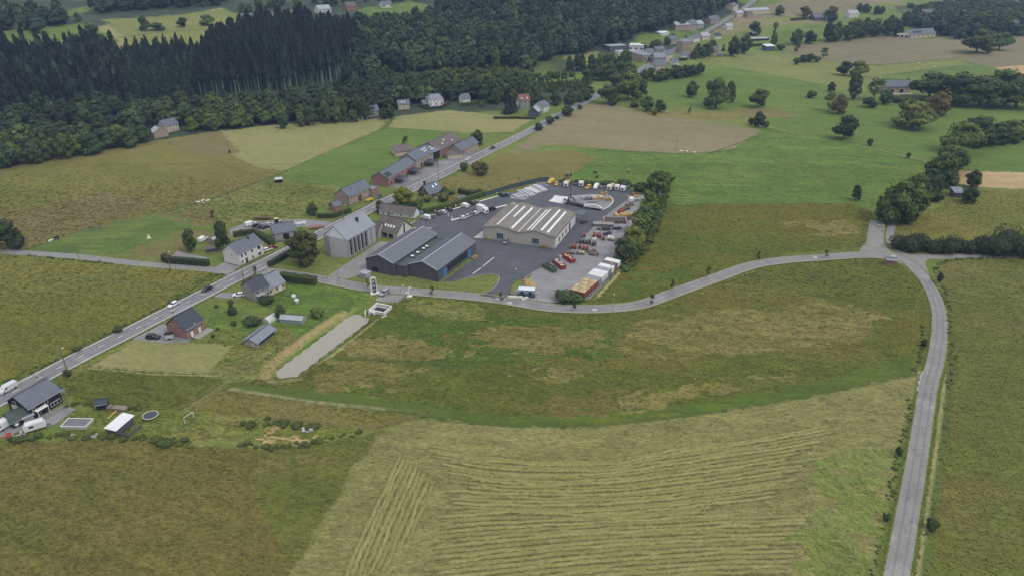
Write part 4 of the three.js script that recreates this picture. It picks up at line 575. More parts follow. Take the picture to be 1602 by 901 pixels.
// single trees: place and size, crown shape, leaf colour, label
for (const [at, shape, leaf, label] of [
  [[-215.9, -276.6, 14.3, 14.2], 'oak', 'deep', 'big dark oak at the left edge beside the side lane'],
  [[-136.3, -273.9, 10.8, 8.1], 'tall', 'dark', 'dark birch standing inside the clipped hedge near the side lane'],
  [[-122.9, -275.2, 14, 8.2], 'tall', 'dark', 'dark birch right behind the gable of the white roadside house'],
  [[-84.9, -262.2, 15.2, 15.7], 'round', 'deep', 'large round dark chestnut beside the tall grey concrete building'],
  [[-54.3, -330.8, 9.9, 12.1], 'round', 'yellow', 'yellowish green tree between the main road and the white cottage'],
  [[-45, -321.8, 7.5, 6.8], 'tall', 'willow', 'grey green tree behind the white cottage gable'],
  [[-63.6, -321.8, 6.5, 6.2], 'round', 'dark', 'dark bushy tree at the left end of the white cottage'],
  [[-22.2, -445.8, 9.9, 10.7], 'round', 'dark', 'round dark tree at the far end of the long farm row'],
  [[-67.2, -435.2, 8.5, 6.4], 'loose', 'green', 'thin small tree in the green field behind the long farm row'],
  [[-27.3, -388.1, 7.1, 6.2], 'bush', 'dark', 'dark bush on the verge opposite the long farm row'],
  [[-17.3, -382.1, 9.2, 11.5], 'bush', 'rust', 'brownish shrub in the olive field right of the main road'],
  [[-96, -317.4, 6.8, 6.8], 'round', 'dark', 'small dark tree in the orchard garden left of the brick farmhouse'],
  [[-141, -310.6, 5.4, 3], 'loose', 'rust', 'thin bare-looking sapling in the rough pasture behind the car park'],
  [[18.5, -481.9, 6.6, 7.5], 'bush', 'blue', 'first roadside bush beyond the pale field, nearest the long row'],
  [[26.8, -499.5, 7.2, 8.2], 'bush', 'blue', 'tallest roadside bush opposite the slate farmhouse'],
  [[33, -512.5, 3.7, 4.7], 'bush', 'dark', 'small roadside bush opposite the court of the slate farmhouse'],
  [[40.8, -524.2, 8, 11.4], 'round', 'dark', 'roadside tree clump just beyond the slate farmhouse court'],
  [[52.1, -544.9, 4.9, 4.4], 'bush', 'dark', 'small bush on the verge below the lorry on the far road'],
  [[76.6, -564.4, 15.9, 18.3], 'oak', 'dark', 'broad dark tree on the roadside right of the lorry'],
  [[94.1, -579.7, 23.7, 23.9], 'oak', 'green', 'tallest tree of the clump before the village church houses'],
  [[107.6, -592.2, 15.5, 12.7], 'tall', 'blue', 'slim blue green tree at the right of the clump before the village'],
  [[88.6, -604.8, 17.8, 18.4], 'oak', 'dark', 'dark tree behind the roadside clump below the village'],
  [[96, -555.1, 7.4, 9], 'bush', 'green', 'left shrub of the small thicket at the top of the beige field'],
  [[103.4, -542.5, 12, 12.7], 'round', 'green', 'main tree of the small thicket at the top of the beige field'],
  [[113.4, -540.9, 9.6, 10.8], 'round', 'dark', 'right tree of the small thicket at the top of the beige field'],
  [[107, -529.9, 6.6, 5.8], 'bush', 'green', 'low shrub in front of the small thicket over the beige field'],
  [[134.6, -535.3, 5.3, 3.4], 'loose', 'rust', 'thin sapling on the pale strip above the beige field'],
  [[149.2, -593.3, 14, 12.7], 'round', 'dark', 'lone round tree in the green pasture below the village hedge'],
  [[159.6, -555.2, 23.4, 21], 'oak', 'dark', 'broad front tree of the double clump in the green pasture'],
  [[176, -574.8, 17.1, 12.4], 'tall', 'green', 'slim back tree of the double clump in the green pasture'],
  [[193, -556.6, 15.2, 16], 'oak', 'dark', 'broad tree in the green pasture right of the double clump'],
  [[173.6, -492.9, 11.2, 10.8], 'round', 'deep', 'dark round tree at the top right corner of the beige field'],
  [[170.5, -500.6, 6.4, 5.5], 'bush', 'dark', 'small bush touching the dark tree at the beige field corner'],
  [[178.3, -491, 6.3, 5.4], 'bush', 'dark', 'low bush right of the dark tree at the beige field corner'],
  [[218.9, -458.7, 16.4, 16], 'oak', 'deep', 'lone dark oak in the bright pasture, left of the great oak'],
  [[280.1, -489.5, 19, 28.6], 'oak', 'green', 'great spreading oak in the bright pasture, widest single crown'],
  [[316.6, -525.9, 18.2, 20.9], 'round', 'rust', 'rusty brown tree behind the great spreading oak'],
  [[338.9, -580.1, 22.2, 33.3], 'oak', 'dark', 'tall dark tree right of the long grey farmhouse on the slope'],
  [[228.9, -442.7, 5.8, 4.5], 'bush', 'deep', 'tiny dark thorn bush at the fence in the bright pasture'],
  [[238.9, -413.9, 5.1, 3.1], 'bush', 'dark', 'very small bush beside the pale fence track on the right slope'],
  [[174.7, -339.3, 8.1, 6.5], 'tall', 'deep', 'lone dark round bush-like tree above the yellow field'],
  [[246.3, -586.5, 7.2, 9.5], 'bush', 'dark', 'small dark bush in the pasture left of the farmhouse trees'],
  [[271.8, -609.6, 8.5, 8.2], 'round', 'deep', 'small round tree left of the farmhouse on the slope'],
  [[242.4, -541.2, 15.8, 11.7], 'loose', 'willow', 'pale loose tree at the left of the farmhouse trees'],
  [[245.8, -532.8, 15.1, 14.5], 'round', 'rust', 'brown tinted tree next to the pale loose tree on the slope'],
  [[314.3, -685.8, 14, 14.5], 'oak', 'deep', 'dark round tree standing in the field above the farmhouse'],
  [[326, -680.6, 15, 16.8], 'oak', 'green', 'green round tree beside the dark one above the farmhouse'],
  [[277.8, -580.6, 21.7, 16.6], 'tall', 'dark', 'tall tree before the left end of the long grey farmhouse'],
  [[293.2, -577.8, 18.1, 17.6], 'loose', 'willow', 'yellow green willow at the gable of the long grey farmhouse'],
  [[295, -561.9, 11.9, 13.1], 'round', 'blue', 'dark bush tree in front of the long grey farmhouse'],
  [[277.9, -551.8, 9.8, 12.9], 'bush', 'deep', 'low dark shrub below the willow in front of the farmhouse'],
  [[309.7, -568.3, 6, 15.3], 'bush', 'deep', 'low garden shrub before the terrace of the long grey farmhouse'],
  [[489.1, -772.5, 25.4, 32.3], 'oak', 'dark', 'very broad dark oak in the beige field near the top right'],
  [[525.3, -792, 18.9, 24.8], 'oak', 'green', 'smaller spreading oak right of the broad dark oak, top right'],
  [[287.5, -736.4, 9.3, 9], 'bush', 'dark', 'leftmost bush of the bushy row in the pale upper field'],
  [[298.2, -748, 10, 10.5], 'bush', 'deep', 'second bush of the bushy row in the pale upper field'],
  [[307.7, -752.4, 10.7, 10.5], 'bush', 'dark', 'third bush of the bushy row in the pale upper field'],
  [[315.2, -753, 8.2, 9.2], 'bush', 'green', 'last bush of the bushy row in the pale upper field'],
  [[328.1, -769.3, 12.2, 10.1], 'loose', 'green', 'thin tree ending the bushy row in the pale upper field'],
  [[309, -795, 11.9, 8.3], 'loose', 'rust', 'thin brownish tree above the bushy row in the upper field'],
  [[324.4, -841.2, 17.9, 17.5], 'round', 'dark', 'left of two round trees ending the upper wood row'],
  [[342.4, -846.7, 14.5, 16.1], 'round', 'deep', 'right of two round trees ending the upper wood row'],
  [[296.1, -834.8, 24.5, 10.1], 'column', 'green', 'slim poplar-like tree beside the white roofed upper shed'],
  [[298.1, -814.5, 8.1, 12.7], 'bush', 'dark', 'bush against the right side of the white roofed upper shed'],
  [[231.5, -766.7, 20.3, 17.4], 'round', 'deep', 'dark round tree right of the grey village edge house'],
  [[250, -786, 20.7, 15.1], 'round', 'dark', 'second dark tree right of the grey village edge house'],
  [[293.6, -897.1, 16, 15.5], 'oak', 'dark', 'lone round tree in the field above the village'],
  [[228.8, -794.5, 6.6, 5.5], 'column', 'deep', 'narrow dark conifer beside the small village bungalow'],
  [[360.3, -1009.9, 13.6, 15.5], 'round', 'blue', 'round bluish tree in the uppermost field beside the barn'],
  [[400.9, -1025, 14.6, 17.5], 'oak', 'rust', 'brownish tree above the black hedge in the uppermost field'],
  [[434, -1018.5, 19.4, 19.1], 'oak', 'rust', 'brownish oak left of the upper slate cottage'],
  [[429.3, -1004.3, 12, 15.5], 'round', 'deep', 'dark round tree in front of the brownish oak, upper right'],
  [[463.8, -890.5, 18, 13.8], 'round', 'deep', 'dark round tree at the left end of the panelled farmhouse roof'],
  [[589, -933, 21.7, 24], 'oak', 'dark', 'dark tree right of the walled lane below the upper wood'],
  [[180.8, -308.2, 21.4, 21], 'round', 'green', 'tall tree of the big clump at the end of the road stub'],
  [[175.2, -309, 14.8, 13.2], 'round', 'dark', 'left tree of the big clump at the end of the road stub'],
  [[192.6, -316.6, 16.9, 13.5], 'round', 'green', 'right tree of the big clump at the end of the road stub'],
  [[175, -304.9, 11.6, 10.7], 'bush', 'green', 'front shrub of the big clump at the end of the road stub'],
  [[183.9, -306.5, 8.8, 9.5], 'bush', 'dark', 'low shrub at the right foot of the big stub clump'],
  [[183, -309, 3.2, 2.7], 'bush', 'willow', 'pale flowering elder bush between the stub and the farm track'],
  [[213.6, -337.4, 6.4, 9.7], 'bush', 'deep', 'dark low shrub left of the small field shed'],
  [[228.8, -360.7, 20.2, 17.8], 'oak', 'dark', 'tall dark tree above the stubble corner, left of the field shed'],
  [[223.1, -356.5, 11.9, 11.5], 'round', 'blue', 'shorter tree leaning on the tall dark tree by the stubble corner'],
  [[257.5, -393.1, 12, 12.5], 'round', 'dark', 'rounded tree left of the bright field above the stubble strip'],
  [[245, -358.6, 10.5, 9.5], 'round', 'deep', 'dark round tree at the edge of the stubble strip'],
  [[229.1, -334.6, 8.7, 9], 'round', 'deep', 'dark round tree hiding the right side of the field shed'],
  [[277.3, -427.9, 19.8, 24.6], 'oak', 'green', 'large light topped tree at the left end of the right hedge wood'],
  [[302.9, -448.9, 17.7, 23.2], 'oak', 'deep', 'dark tree second from the left in the right hedge wood'],
  [[314, -448.9, 14.1, 19.9], 'round', 'dark', 'third tree of the right hedge wood, before the bright field'],
  [[328.2, -456.8, 13.8, 19.3], 'round', 'green', 'fourth tree of the right hedge wood, before the bright field'],
  [[345.6, -468.2, 10.7, 17.2], 'round', 'deep', 'last tree of the right hedge wood at the picture edge'],
  [[352.4, -559, 24.9, 33.2], 'oak', 'deep', 'left tree of the dense tree belt right of the farmhouse'],
  [[363.6, -552.4, 24.6, 31.8], 'oak', 'dark', 'second tree of the dense tree belt right of the farmhouse'],
  [[380.4, -557, 29.1, 32.1], 'oak', 'green', 'tallest tree of the dense tree belt right of the farmhouse'],
  [[391.3, -550.5, 24.6, 32.7], 'oak', 'deep', 'last tree of the dense tree belt at the right picture edge'],
  [[-99.2, -218.6, 5.4, 3.9], 'column', 'dark', 'clipped dark conifer on the lawn of the grey house'],
  [[-81.2, -215.8, 6.1, 4.9], 'round', 'green', 'small tree between the polytunnel and the grey house garden'],
  [[-68.8, -217.2, 4.3, 5.9], 'bush', 'green', 'broad green shrub in the orchard meadow above the glasshouse'],
  [[-90, -211.3, 4, 6.6], 'bush', 'dark', 'dark shrub row left of the glasshouse'],
  [[-95.7, -210.4, 3, 2.2], 'bush', 'dark', 'small round shrub on the lawn edge near the red brick house'],
  [[-106.9, -223.9, 1.8, 1.8], 'bush', 'dark', 'tiny round shrub on the lawn beside the grey house drive'],
  [[-89.5, -227.4, 3.4, 6.5], 'bush', 'deep', 'dark garden shrubs along the back wall of the grey house'],
  [[-100.4, -207.8, 1.5, 1.3], 'bush', 'dark', 'tiny bush in the mown garden behind the red brick house'],
  [[-100, -202.7, 1.7, 1.3], 'bush', 'deep', 'second tiny bush in the mown garden behind the red brick house'],
  [[-133.7, -206.5, 3, 4.3], 'bush', 'dark', 'dark thorn bush on the field verge across from the red brick house'],
  [[-140.7, -194.2, 2.6, 3.3], 'bush', 'dark', 'dark bush on the far verge near the street lamp'],
  [[-135.5, -179.8, 2.8, 3.1], 'bush', 'dark', 'bush at the foot of the leaning street lamp'],
  [[-34.6, -337.4, 6.1, 8.4], 'bush', 'green', 'garden shrub below the terrace of the brick house by the hedge'],
  [[-31.5, -348.2, 2.8, 4.6], 'bush', 'dark', 'small dark shrub right of the brick house terrace'],
  [[-34.7, -346.2, 5.5, 5.3], 'bush', 'dark', 'dark shrub at the right gable of the brick house by the hedge'],
  [[-42.9, -336.5, 4.7, 5.8], 'bush', 'willow', 'grey shrub in the garden left of the brick house'],
  [[165.2, -243.8, 6, 2.7], 'bush', 'deep', 'dark upright bush on the inner verge of the country lane bend'],
  [[134.6, -196.9, 3.6, 2.3], 'bush', 'deep', 'dark bush on the meadow side of the country lane'],
  [[99.8, -143.1, 3.5, 2], 'bush', 'deep', 'dark bush between the hay field and the country lane'],
  [[85.7, -120.1, 3.1, 2.1], 'bush', 'dark', 'bush in the rank grass between hay and lane near the bottom'],
  [[94.8, -117.8, 3.9, 3.2], 'bush', 'deep', 'lowest dark bush on the right verge of the country lane'],
  [[-174.3, -425, 2.8, 1.6], 'bush', 'deep', 'tiny thorn bush on the fence line of the pale mown field'],
]) tree(at, shape, leaf, label);
row([[206.6, -334.6], [221.6, -352.3], [241.4, -378.6], [264.7, -411.2]], 9, [9, 14], [10, 14], ['round', 'oak', 'tall'], ['green', 'dark', 'deep'], 'tree in the line climbing from the junction clump to the bright field', 'trees climbing from the junction clump', 44, 4);
row([[290.1, -439.7], [314, -448.9], [345.2, -464.9], [385.7, -479.8]], 12, [9, 13], [11, 15], ['round', 'oak'], ['dark', 'deep', 'green'], 'lower tree filling the right hedge wood above the bright field', 'lower trees of the right hedge wood', 45, 4);
// trees that nothing tells apart, in rows along a line
function row(line, n, hh, ww, shapes, leaves, label, group, seed, jit = 3) {
  const r = rng(seed), L = smoothLine(line, 1), out = [];
  for (let i = 0; i < n; i++) { const p = L[Math.min(L.length - 1, Math.floor((i + 0.2 + 0.6 * r()) / n * L.length))]; out.push(tree([p[0] + (r() - 0.5) * jit * 2, p[1] + (r() - 0.5) * jit * 2, lerp(hh[0], hh[1], r()), lerp(ww[0], ww[1], r())], shapes[Math.floor(r() * shapes.length)], leaves[Math.floor(r() * leaves.length)], label, group)); }
  return out;
}
row([[-310.3, -383.3], [-296.7, -395.6], [-267, -422.2], [-238.5, -452.1]], 20, [11, 17], [10, 15], ['round', 'oak', 'tall'], ['dark', 'green', 'green', 'blue'], 'broadleaf tree in the wood edge along the far left field', 'trees of the left wood edge', 21, 6);
row([[-218.7, -476.9], [-173.5, -500.3], [-162, -507.7]], 15, [9, 14], [8, 12], ['round', 'oak'], ['dark', 'green', 'light', 'yellow'], 'broadleaf tree in the wood edge right of the stone farm', 'trees right of the stone farm', 22, 5);
row([[-155.8, -489.3], [-137.5, -501.8], [-111.7, -510.5], [-102.5, -515.8]], 16, [9, 17], [8, 12], ['round', 'tall', 'loose'], ['dark', 'blue', 'green'], 'grey green tree in the row above the pale mown field', 'trees above the pale mown field', 23, 4);
row([[-95.5, -510.2], [-88, -519.1]], 2, [9, 11], [8, 9], ['round'], ['deep'], 'dark round tree between the two small grey houses by the field', 'dark trees between two grey houses', 24, 1);
row([[-81.8, -566.2], [-41.6, -573.6], [-5.6, -563], [25.1, -569.8]], 22, [10, 18], [9, 14], ['round', 'oak', 'tall', 'spruce'], ['dark', 'blue', 'deep', 'green'], 'dark tree in the wood behind the hillside foot houses', 'trees behind the hill foot houses', 25, 6);
row([[-5.3, -528], [1.9, -539.6]], 4, [11, 15], [7, 9], ['tall', 'spruce'], ['deep', 'spruce'], 'tall dark tree left of the red roofed house', 'dark trees left of the red roofed house', 26, 3);
row([[18.4, -552.5], [50.2, -563.9], [65.3, -588.2]], 14, [7, 11], [8, 11], ['round', 'oak'], ['deep', 'dark'], 'dark tree in the thicket along the road behind the slate farmhouse', 'trees behind the slate farmhouse', 27, 4);
row([[50.8, -687.1], [82.2, -697.3], [114.1, -706.2]], 12, [11, 17], [9, 13], ['round', 'oak', 'tall'], ['deep', 'dark', 'green'], 'garden tree before the flat roofed village halls', 'trees before the flat roofed village halls', 28, 5);
row([[68.2, -646.5], [86.7, -657.3], [107.8, -662.3]], 11, [11, 17], [11, 15], ['round', 'oak'], ['deep', 'dark', 'green'], 'dark tree in the clump around the small red brick barn', 'trees around the red brick barn', 43, 7);
row([[120.1, -648.2], [144.8, -657], [173.4, -675.5]], 12, [9, 14], [10, 14], ['round', 'oak'], ['deep', 'dark'], 'dark tree in the row below the village houses', 'dark trees below the village', 29, 3);
row([[184.5, -841], [158, -795.1], [133.8, -772.6]], 7, [7, 11], [8, 11], ['round'], ['dark', 'rust', 'green'], 'small tree in the village gardens left of the road', 'garden trees in the village', 30, 4);
row([[177.4, -740.9], [197.7, -757.5], [213.7, -790]], 7, [10, 15], [9, 12], ['round', 'oak'], ['dark', 'deep'], 'tree in the gardens right of the village road', 'garden trees right of the village road', 31, 5);
row([[360.5, -852], [405.8, -872.1], [469.7, -907.5]], 20, [17, 23], [14, 19], ['round', 'tall', 'oak'], ['deep', 'dark', 'dark'], 'tall dark tree in the long upper wood row on the right', 'trees of the long upper wood row', 32, 4);
row([[528.9, -1073.7], [492.7, -1086.3]], 5, [11, 15], [10, 13], ['round'], ['deep', 'blue'], 'bluish tree behind the upper white cottage', 'trees behind the upper white cottage', 33, 6);
row([[532.3, -1014.3], [557.5, -988.3], [566.3, -915.3], [609.1, -921.7], [676.4, -941.1]], 16, [13, 21], [14, 21], ['round', 'oak', 'tall'], ['deep', 'dark', 'blue'], 'dark tree in the wood round the top right farmhouses', 'trees of the top right wood', 34, 12);
row([[605.8, -1117.7], [706.9, -1160.9], [764.2, -1099.3]], 16, [7, 12], [8, 12], ['bush', 'round'], ['green', 'dark', 'blue'], 'low tree on the scrubby slope along the top right edge', 'scrub trees along the top right edge', 35, 18);
row([[270.4, -999.3], [231.1, -935.6], [198.3, -891.6]], 9, [15, 21], [11, 15], ['tall', 'oak'], ['deep', 'blue'], 'tall dark tree at the forest edge beside the far road', 'forest edge trees beside the far road', 36, 5);
row([[-290.9, -791.5], [-282.8, -831], [-263.4, -862.3]], 9, [9, 14], [9, 12], ['round', 'tall'], ['dark', 'blue'], 'garden tree round the top left farmhouse', 'trees round the top left farmhouse', 39, 12);
row([[-238.9, -851.6], [-197.1, -893.1], [-144.3, -944.8], [-90.5, -968.2]], 20, [11, 17], [10, 14], ['round', 'tall'], ['dark', 'blue', 'green'], 'tree among the hilltop houses at the top edge', 'trees among the hilltop houses', 40, 14);
for (const [at, leaf, label] of [
  [[-430.1, -675.4, 14.2, 15.1], 'blue', 'tree standing in the sloping field at the far top left'], [[-353.8, -717.4, 13.9, 11.1], 'dark', 'left tree of three on the top left field boundary'], [[-344.9, -723.6, 7.6, 14.9], 'blue', 'low dark tree right of the first boundary tree, top left'], [[-329, -743.7, 9.6, 11.5], 'deep', 'dark round tree in the middle of the top left fields'], [[-308.9, -756.2, 10.3, 15.5], 'green', 'wide tree in the top left fields, nearest the farmhouse'], [[-426.1, -734.3, 9.4, 6.3], 'blue', 'small tree on the upper track of the top left field'], [[-371.5, -654.5, 16, 18.1], 'deep', 'dark tree cresting the left spruce plantation'],
]) tree(at, 'oak', leaf, label);
row([[-231.4, -540.2], [-188.4, -549.3], [-141, -581.7]], 12, [4, 7], [6, 9], ['round', 'tall'], ['green', 'dark'], 'green tree along the foot of the bare-stemmed plantation', 'trees at the foot of the plantation', 41, 4);
row([[-322.6, -506.4], [-331.6, -531.9], [-318, -523.1]], 4, [19, 24], [7, 9], ['spruce'], ['larch'], 'pale larch standing out of the dark spruce plantation', 'pale larches in the left plantation', 42, 3);
// the green belt right of the yard
for (const [at, shape, leaf, label] of [
  [[82.2, -362.9, 7.8, 11.7], 'round', 'green', 'tree at the far end of the yard belt, top of the yellow field'],
  [[75.1, -350.3, 12.7, 13.3], 'round', 'green', 'green tree at the far corner of the yard belt'],
  [[72.8, -330.8, 13.9, 12.7], 'loose', 'light', 'light feathery tree in the upper yard belt'],
  [[64.8, -310.6, 15.7, 12.7], 'loose', 'light', 'loose tree in the upper middle of the yard belt'],
  [[59.1, -294.7, 14.3, 11.5], 'round', 'light', 'light tree in the middle of the yard belt'],
  [[54.1, -281.5, 14.2, 11.7], 'loose', 'willow', 'tall loose tree in the lower middle of the yard belt'],
  [[50.4, -271.2, 13.3, 11.3], 'oak', 'light', 'light round tree above the white containers'],
  [[46.2, -264.7, 10.8, 10.6], 'round', 'dark', 'lowest tree of the yard belt beside the white containers'],
  [[67, -350.3, 7.3, 8.7], 'bush', 'deep', 'dark shrub behind the parked white lorries'],
  [[59.4, -359.7, 5, 10.2], 'bush', 'dark', 'shrub on the bank behind the middle of the lorry row'],
  [[51.1, -361.8, 3.9, 8.2], 'bush', 'dark', 'shrub on the bank behind the yellow pickup'],
  [[42.6, -362.9, 3.2, 6.2], 'bush', 'dark', 'small shrub on the bank behind the white tractor unit'],
  [[29.6, -368.4, 3.2, 4.9], 'bush', 'dark', 'small shrub at the left of the lorry row bank'],
  [[20, -229.4, 4.7, 10.8], 'bush', 'deep', 'dark rounded thicket at the corner of the gravel lot'],
  [[23.7, -228.4, 3.4, 6.6], 'bush', 'dark', 'lower right part of the thicket below the wood-topped containers'],
]) tree(at, shape, leaf, label);
// saplings with stakes along the curved lane
row([[60.8, -237.7], [60.9, -238.3]], 1, [5, 5.2], [2.2, 2.4], ['loose'], ['green'], 'staked sapling on the lane verge at the first rise of the bend', null, 51, 0.2);
row([[77.1, -248.9], [77.3, -249.5]], 1, [5, 5.2], [2.2, 2.4], ['loose'], ['green'], 'staked sapling on the upper verge where the lane climbs', null, 52, 0.2);
row([[50.6, -225.4], [50.7, -225.9]], 1, [4.5, 5], [2.2, 2.4], ['loose'], ['dark'], 'staked sapling on the lower verge below the yellow field', null, 53, 0.2);
row([[21.9, -221], [22, -221.5]], 1, [4.5, 5], [2.2, 2.4], ['loose'], ['dark'], 'staked sapling on the lower verge below the thicket', null, 54, 0.2);
row([[-4.2, -227.4], [-4.2, -227.9]], 1, [4.5, 5], [2.2, 2.4], ['loose'], ['green'], 'staked sapling on the verge opposite the yard entrance', null, 55, 0.2);
row([[-29.8, -233.5], [-29.9, -234]], 1, [4, 4.5], [2.2, 2.4], ['loose'], ['green'], 'staked sapling on the verge between apron and yard entrance', null, 56, 0.2);
row([[-55.1, -239.9], [-54.9, -239.9]], 1, [4, 4.5], [2, 2.2], ['loose'], ['yellow'], 'yellowish sapling on the verge left of the sign pylon', null, 57, 0.2);
row([[130.7, -267.3], [130.9, -267.9]], 1, [4, 4.5], [2.2, 2.4], ['loose'], ['dark'], 'staked sapling on the verge before the junction', null, 58, 0.2);
row([[-101.3, -250.1], [-101.5, -250.6]], 1, [4.5, 5], [2, 2.4], ['loose'], ['green'], 'young street tree in the grass corner by the grey house', null, 59, 0.2);
row([[101.9, -264.7], [102.1, -265.3]], 1, [4, 4.5], [2, 2.4], ['loose'], ['dark'], 'small dark sapling on the upper verge at the top of the lane', null, 60, 0.2);
// hedges
hedge([[-144.5, -266], [-141.5, -262.8], [-123.5, -259.7]], 2.2, 2.6, 'deep', 'dark clipped hedge along the side lane');
hedge([[-124.1, -290.2], [-120.6, -292.4], [-116, -293.9], [-107.5, -285.1], [-103.9, -280.8]], 2.2, 2.4, 'dark', 'clipped hedge wrapping the back garden of the white roadside house');
hedge([[-98.6, -259], [-94.1, -269.9], [-90.6, -276.6]], 2, 2, 'deep', 'low dark hedge on the main road below the chestnut');
hedge([[-90.2, -247.2], [-84, -244.9], [-75.6, -242.7]], 3, 3, 'dark', 'thick dark hedge beside the lane behind the grey house');
hedge([[-92.4, -314], [-85.4, -314], [-78.5, -321.8]], 1.8, 2.2, 'dark', 'clipped hedge below the brick farmhouse garden');
hedge([[-42.2, -319.2], [-31.7, -326.3], [-14.2, -346.2]], 2.2, 2.6, 'green', 'tall clipped hedge between the brick house garden and the yard');
hedge([[-27.7, -350.3], [-20.8, -345.2], [-16.3, -349.2]], 2, 2.6, 'dark', 'short hedge closing the garden of the brick house by the yard');
hedge([[-64.2, -325.4], [-53.8, -327.2], [-46.1, -330.8]], 3, 2.4, 'dark', 'dark garden hedge behind the white cottage');
lumpyHedge([[165.7, -278], [174.2, -275.2], [190.2, -274.6], [202.8, -273.9]], 8, 6.5, 'deep', 'long dark hedge along the lane right of the junction', 14);
lumpyHedge([[201.2, -271.2], [213.9, -269.2], [244.5, -267.3]], 12, 11, 'deep', 'tall dense dark hedge at the right picture edge', 15);
hedge([[-13.5, -513.2], [4.2, -513.5], [17.2, -512]], 1.6, 1.8, 'dark', 'straight clipped hedge before the slate farmhouse garden', { per: 4 });
hedge([[-24.1, -546.4], [-22.6, -558.1], [-13.2, -566.6]], 2.5, 3, 'dark', 'dark hedge left of the garden of the red roofed house', { per: 4 });
hedge([[-72.3, -550.3], [-64.9, -540.7], [-54.4, -544.3], [-48.6, -557.6]], 1.8, 1.6, 'deep', 'dark hedge round the terrace of the white hill foot house', { per: 4 });
hedge([[-39.1, -549.9], [-30.4, -553.9], [-22.9, -566.1]], 2.5, 2.4, 'dark', 'hedge before the small grey gabled house at the hill foot', { per: 4 });
hedge([[368.6, -987.6], [403.4, -1012.4]], 2.5, 3, 'deep', 'black looking clipped hedge block in the uppermost field', { per: 3, size: 0.4 });
hedge([[266.8, -828.9], [286.2, -837.8]], 2, 2.5, 'deep', 'dark hedge left of the white roofed upper shed', { per: 3, size: 0.4 });
hedge([[158.5, -727.3], [176.1, -734.7]], 2, 2.5, 'deep', 'dark hedge under the white village bungalow', { per: 3, size: 0.4 });
function lumpyHedge(line, w, h, leaf, label, seed) {   // an untrimmed hedge: overlapping leafy lobes along a line
  const r = rng(seed), L = smoothLineB(line, w * 0.34), lobes = L.map((p) => { const s = 0.75 + 0.5 * r(), x = p[0] + (r() - 0.5) * w * 0.5, z = p[1] + (r() - 0.5) * w * 0.5; return [x, G(x, z) + h * 0.42 * s, z, w * 0.48 * s, h * 0.55 * s, w * 0.48 * s]; });
  return tag(put('hedge', leafCloud(seed, lobes, lobes.length * 420, 0.4, { core: 0.7 }), LEAF[leaf]), label, 'hedge');
}
function smoothLineB(a, s) { return smoothLine(a, s); }
// rank roadside growth and garden thickets nobody could count
function thicket(label, line, n, w, hh, seed, m = SCRUB) {
  const r = rng(seed), L = smoothLine(line, 1), im = new THREE.InstancedMesh(bushGeo, m, n), mt = new THREE.Matrix4(), q = new THREE.Quaternion(), up = new THREE.Vector3(0, 1, 0), c = new THREE.Color();
  for (let i = 0; i < n; i++) { const p = L[Math.floor(r() * L.length)], a = r() * 6.283, d = Math.sqrt(r()) * w, x = p[0] + Math.cos(a) * d, z = p[1] + Math.sin(a) * d, h = lerp(hh[0], hh[1], r() * r()); im.setMatrixAt(i, mt.compose(new THREE.Vector3(x, G(x, z) - 0.15, z), q.setFromAxisAngle(up, r() * 6.283), new THREE.Vector3(h * (1 + r()), h, h * (1 + r())))); const v = 0.75 + 0.5 * r(); im.setColorAt(i, c.setRGB(v, v, v * 0.9)); }
  im.name = numbered('undergrowth'); im.castShadow = im.receiveShadow = true; scene.add(im); tag(im, label, 'undergrowth', null, 'stuff');
}
thicket('rank bushes and nettles on the right verge of the country lane', [[169.9, -254.2], [162.6, -234.6], [149.1, -206.1], [140.4, -189.9], [127.6, -169.1]], 150, 1.4, [0.25, 0.95], 71);
thicket('rough growth along the hedge foot at the lane junction', [[170.9, -256], [176.3, -262.2], [185.3, -266], [198, -267.3]], 90, 1.3, [0.3, 1.1], 72);
thicket('low dark growth along the lower right verge of the country lane', [[123.8, -162.9], [106.8, -136.4], [91.7, -113.6], [85.7, -105]], 120, 1.0, [0.2, 0.7], 73);
thicket('rank weeds between the hay field and the country lane', [[115.8, -167.5], [102.3, -146.2], [88.9, -125.3], [75.8, -105]], 150, 1.1, [0.2, 0.9], 74);
thicket('rough weeds between the meadow and the country lane', [[143.7, -214.9], [133.7, -195.7], [124.5, -182.6]], 60, 0.8, [0.3, 1.0], 75);
thicket('overgrown hedge bottom between the gardens and the long grass', [[-133.3, -149.9], [-123.7, -150.9], [-114.8, -150.4], [-104.3, -149.9], [-97, -148.8], [-86.3, -147.8]], 120, 1.6, [0.5, 2.4], 76, LEAF_SCRUB());
thicket('overgrown bank below the sandy patch', [[-70.9, -147], [-60.5, -146.2], [-51.1, -148.8], [-41.6, -152.3]], 75, 1.4, [0.4, 1.5], 77, LEAF_SCRUB());
thicket('nettles and bushes above the sandy patch', [[-72.5, -155.9], [-68.7, -157], [-63.4, -155.9], [-52.6, -154.8]], 48, 1.6, [0.4, 2.2], 78, LEAF_SCRUB());
thicket('weeds between the timber house garden and the rough field', [[-128.1, -164.1], [-121.1, -165.4], [-112.6, -162.9], [-106.2, -162.9]], 45, 1.2, [0.4, 1.6], 79, LEAF_SCRUB());
thicket('rough bank growth under the green yard belt', [[80.1, -352.3], [70.6, -319.2], [59, -283.6], [49.7, -263.4], [43.7, -254.2]], 300, 2.2, [0.8, 3], 80, LEAF_SCRUB());
thicket('rough bank growth behind the row of lorries', [[24.1, -369.5], [41.3, -367.3], [61.5, -362.9], [70.8, -356.5]], 160, 1.6, [0.6, 2.2], 81, LEAF_SCRUB());
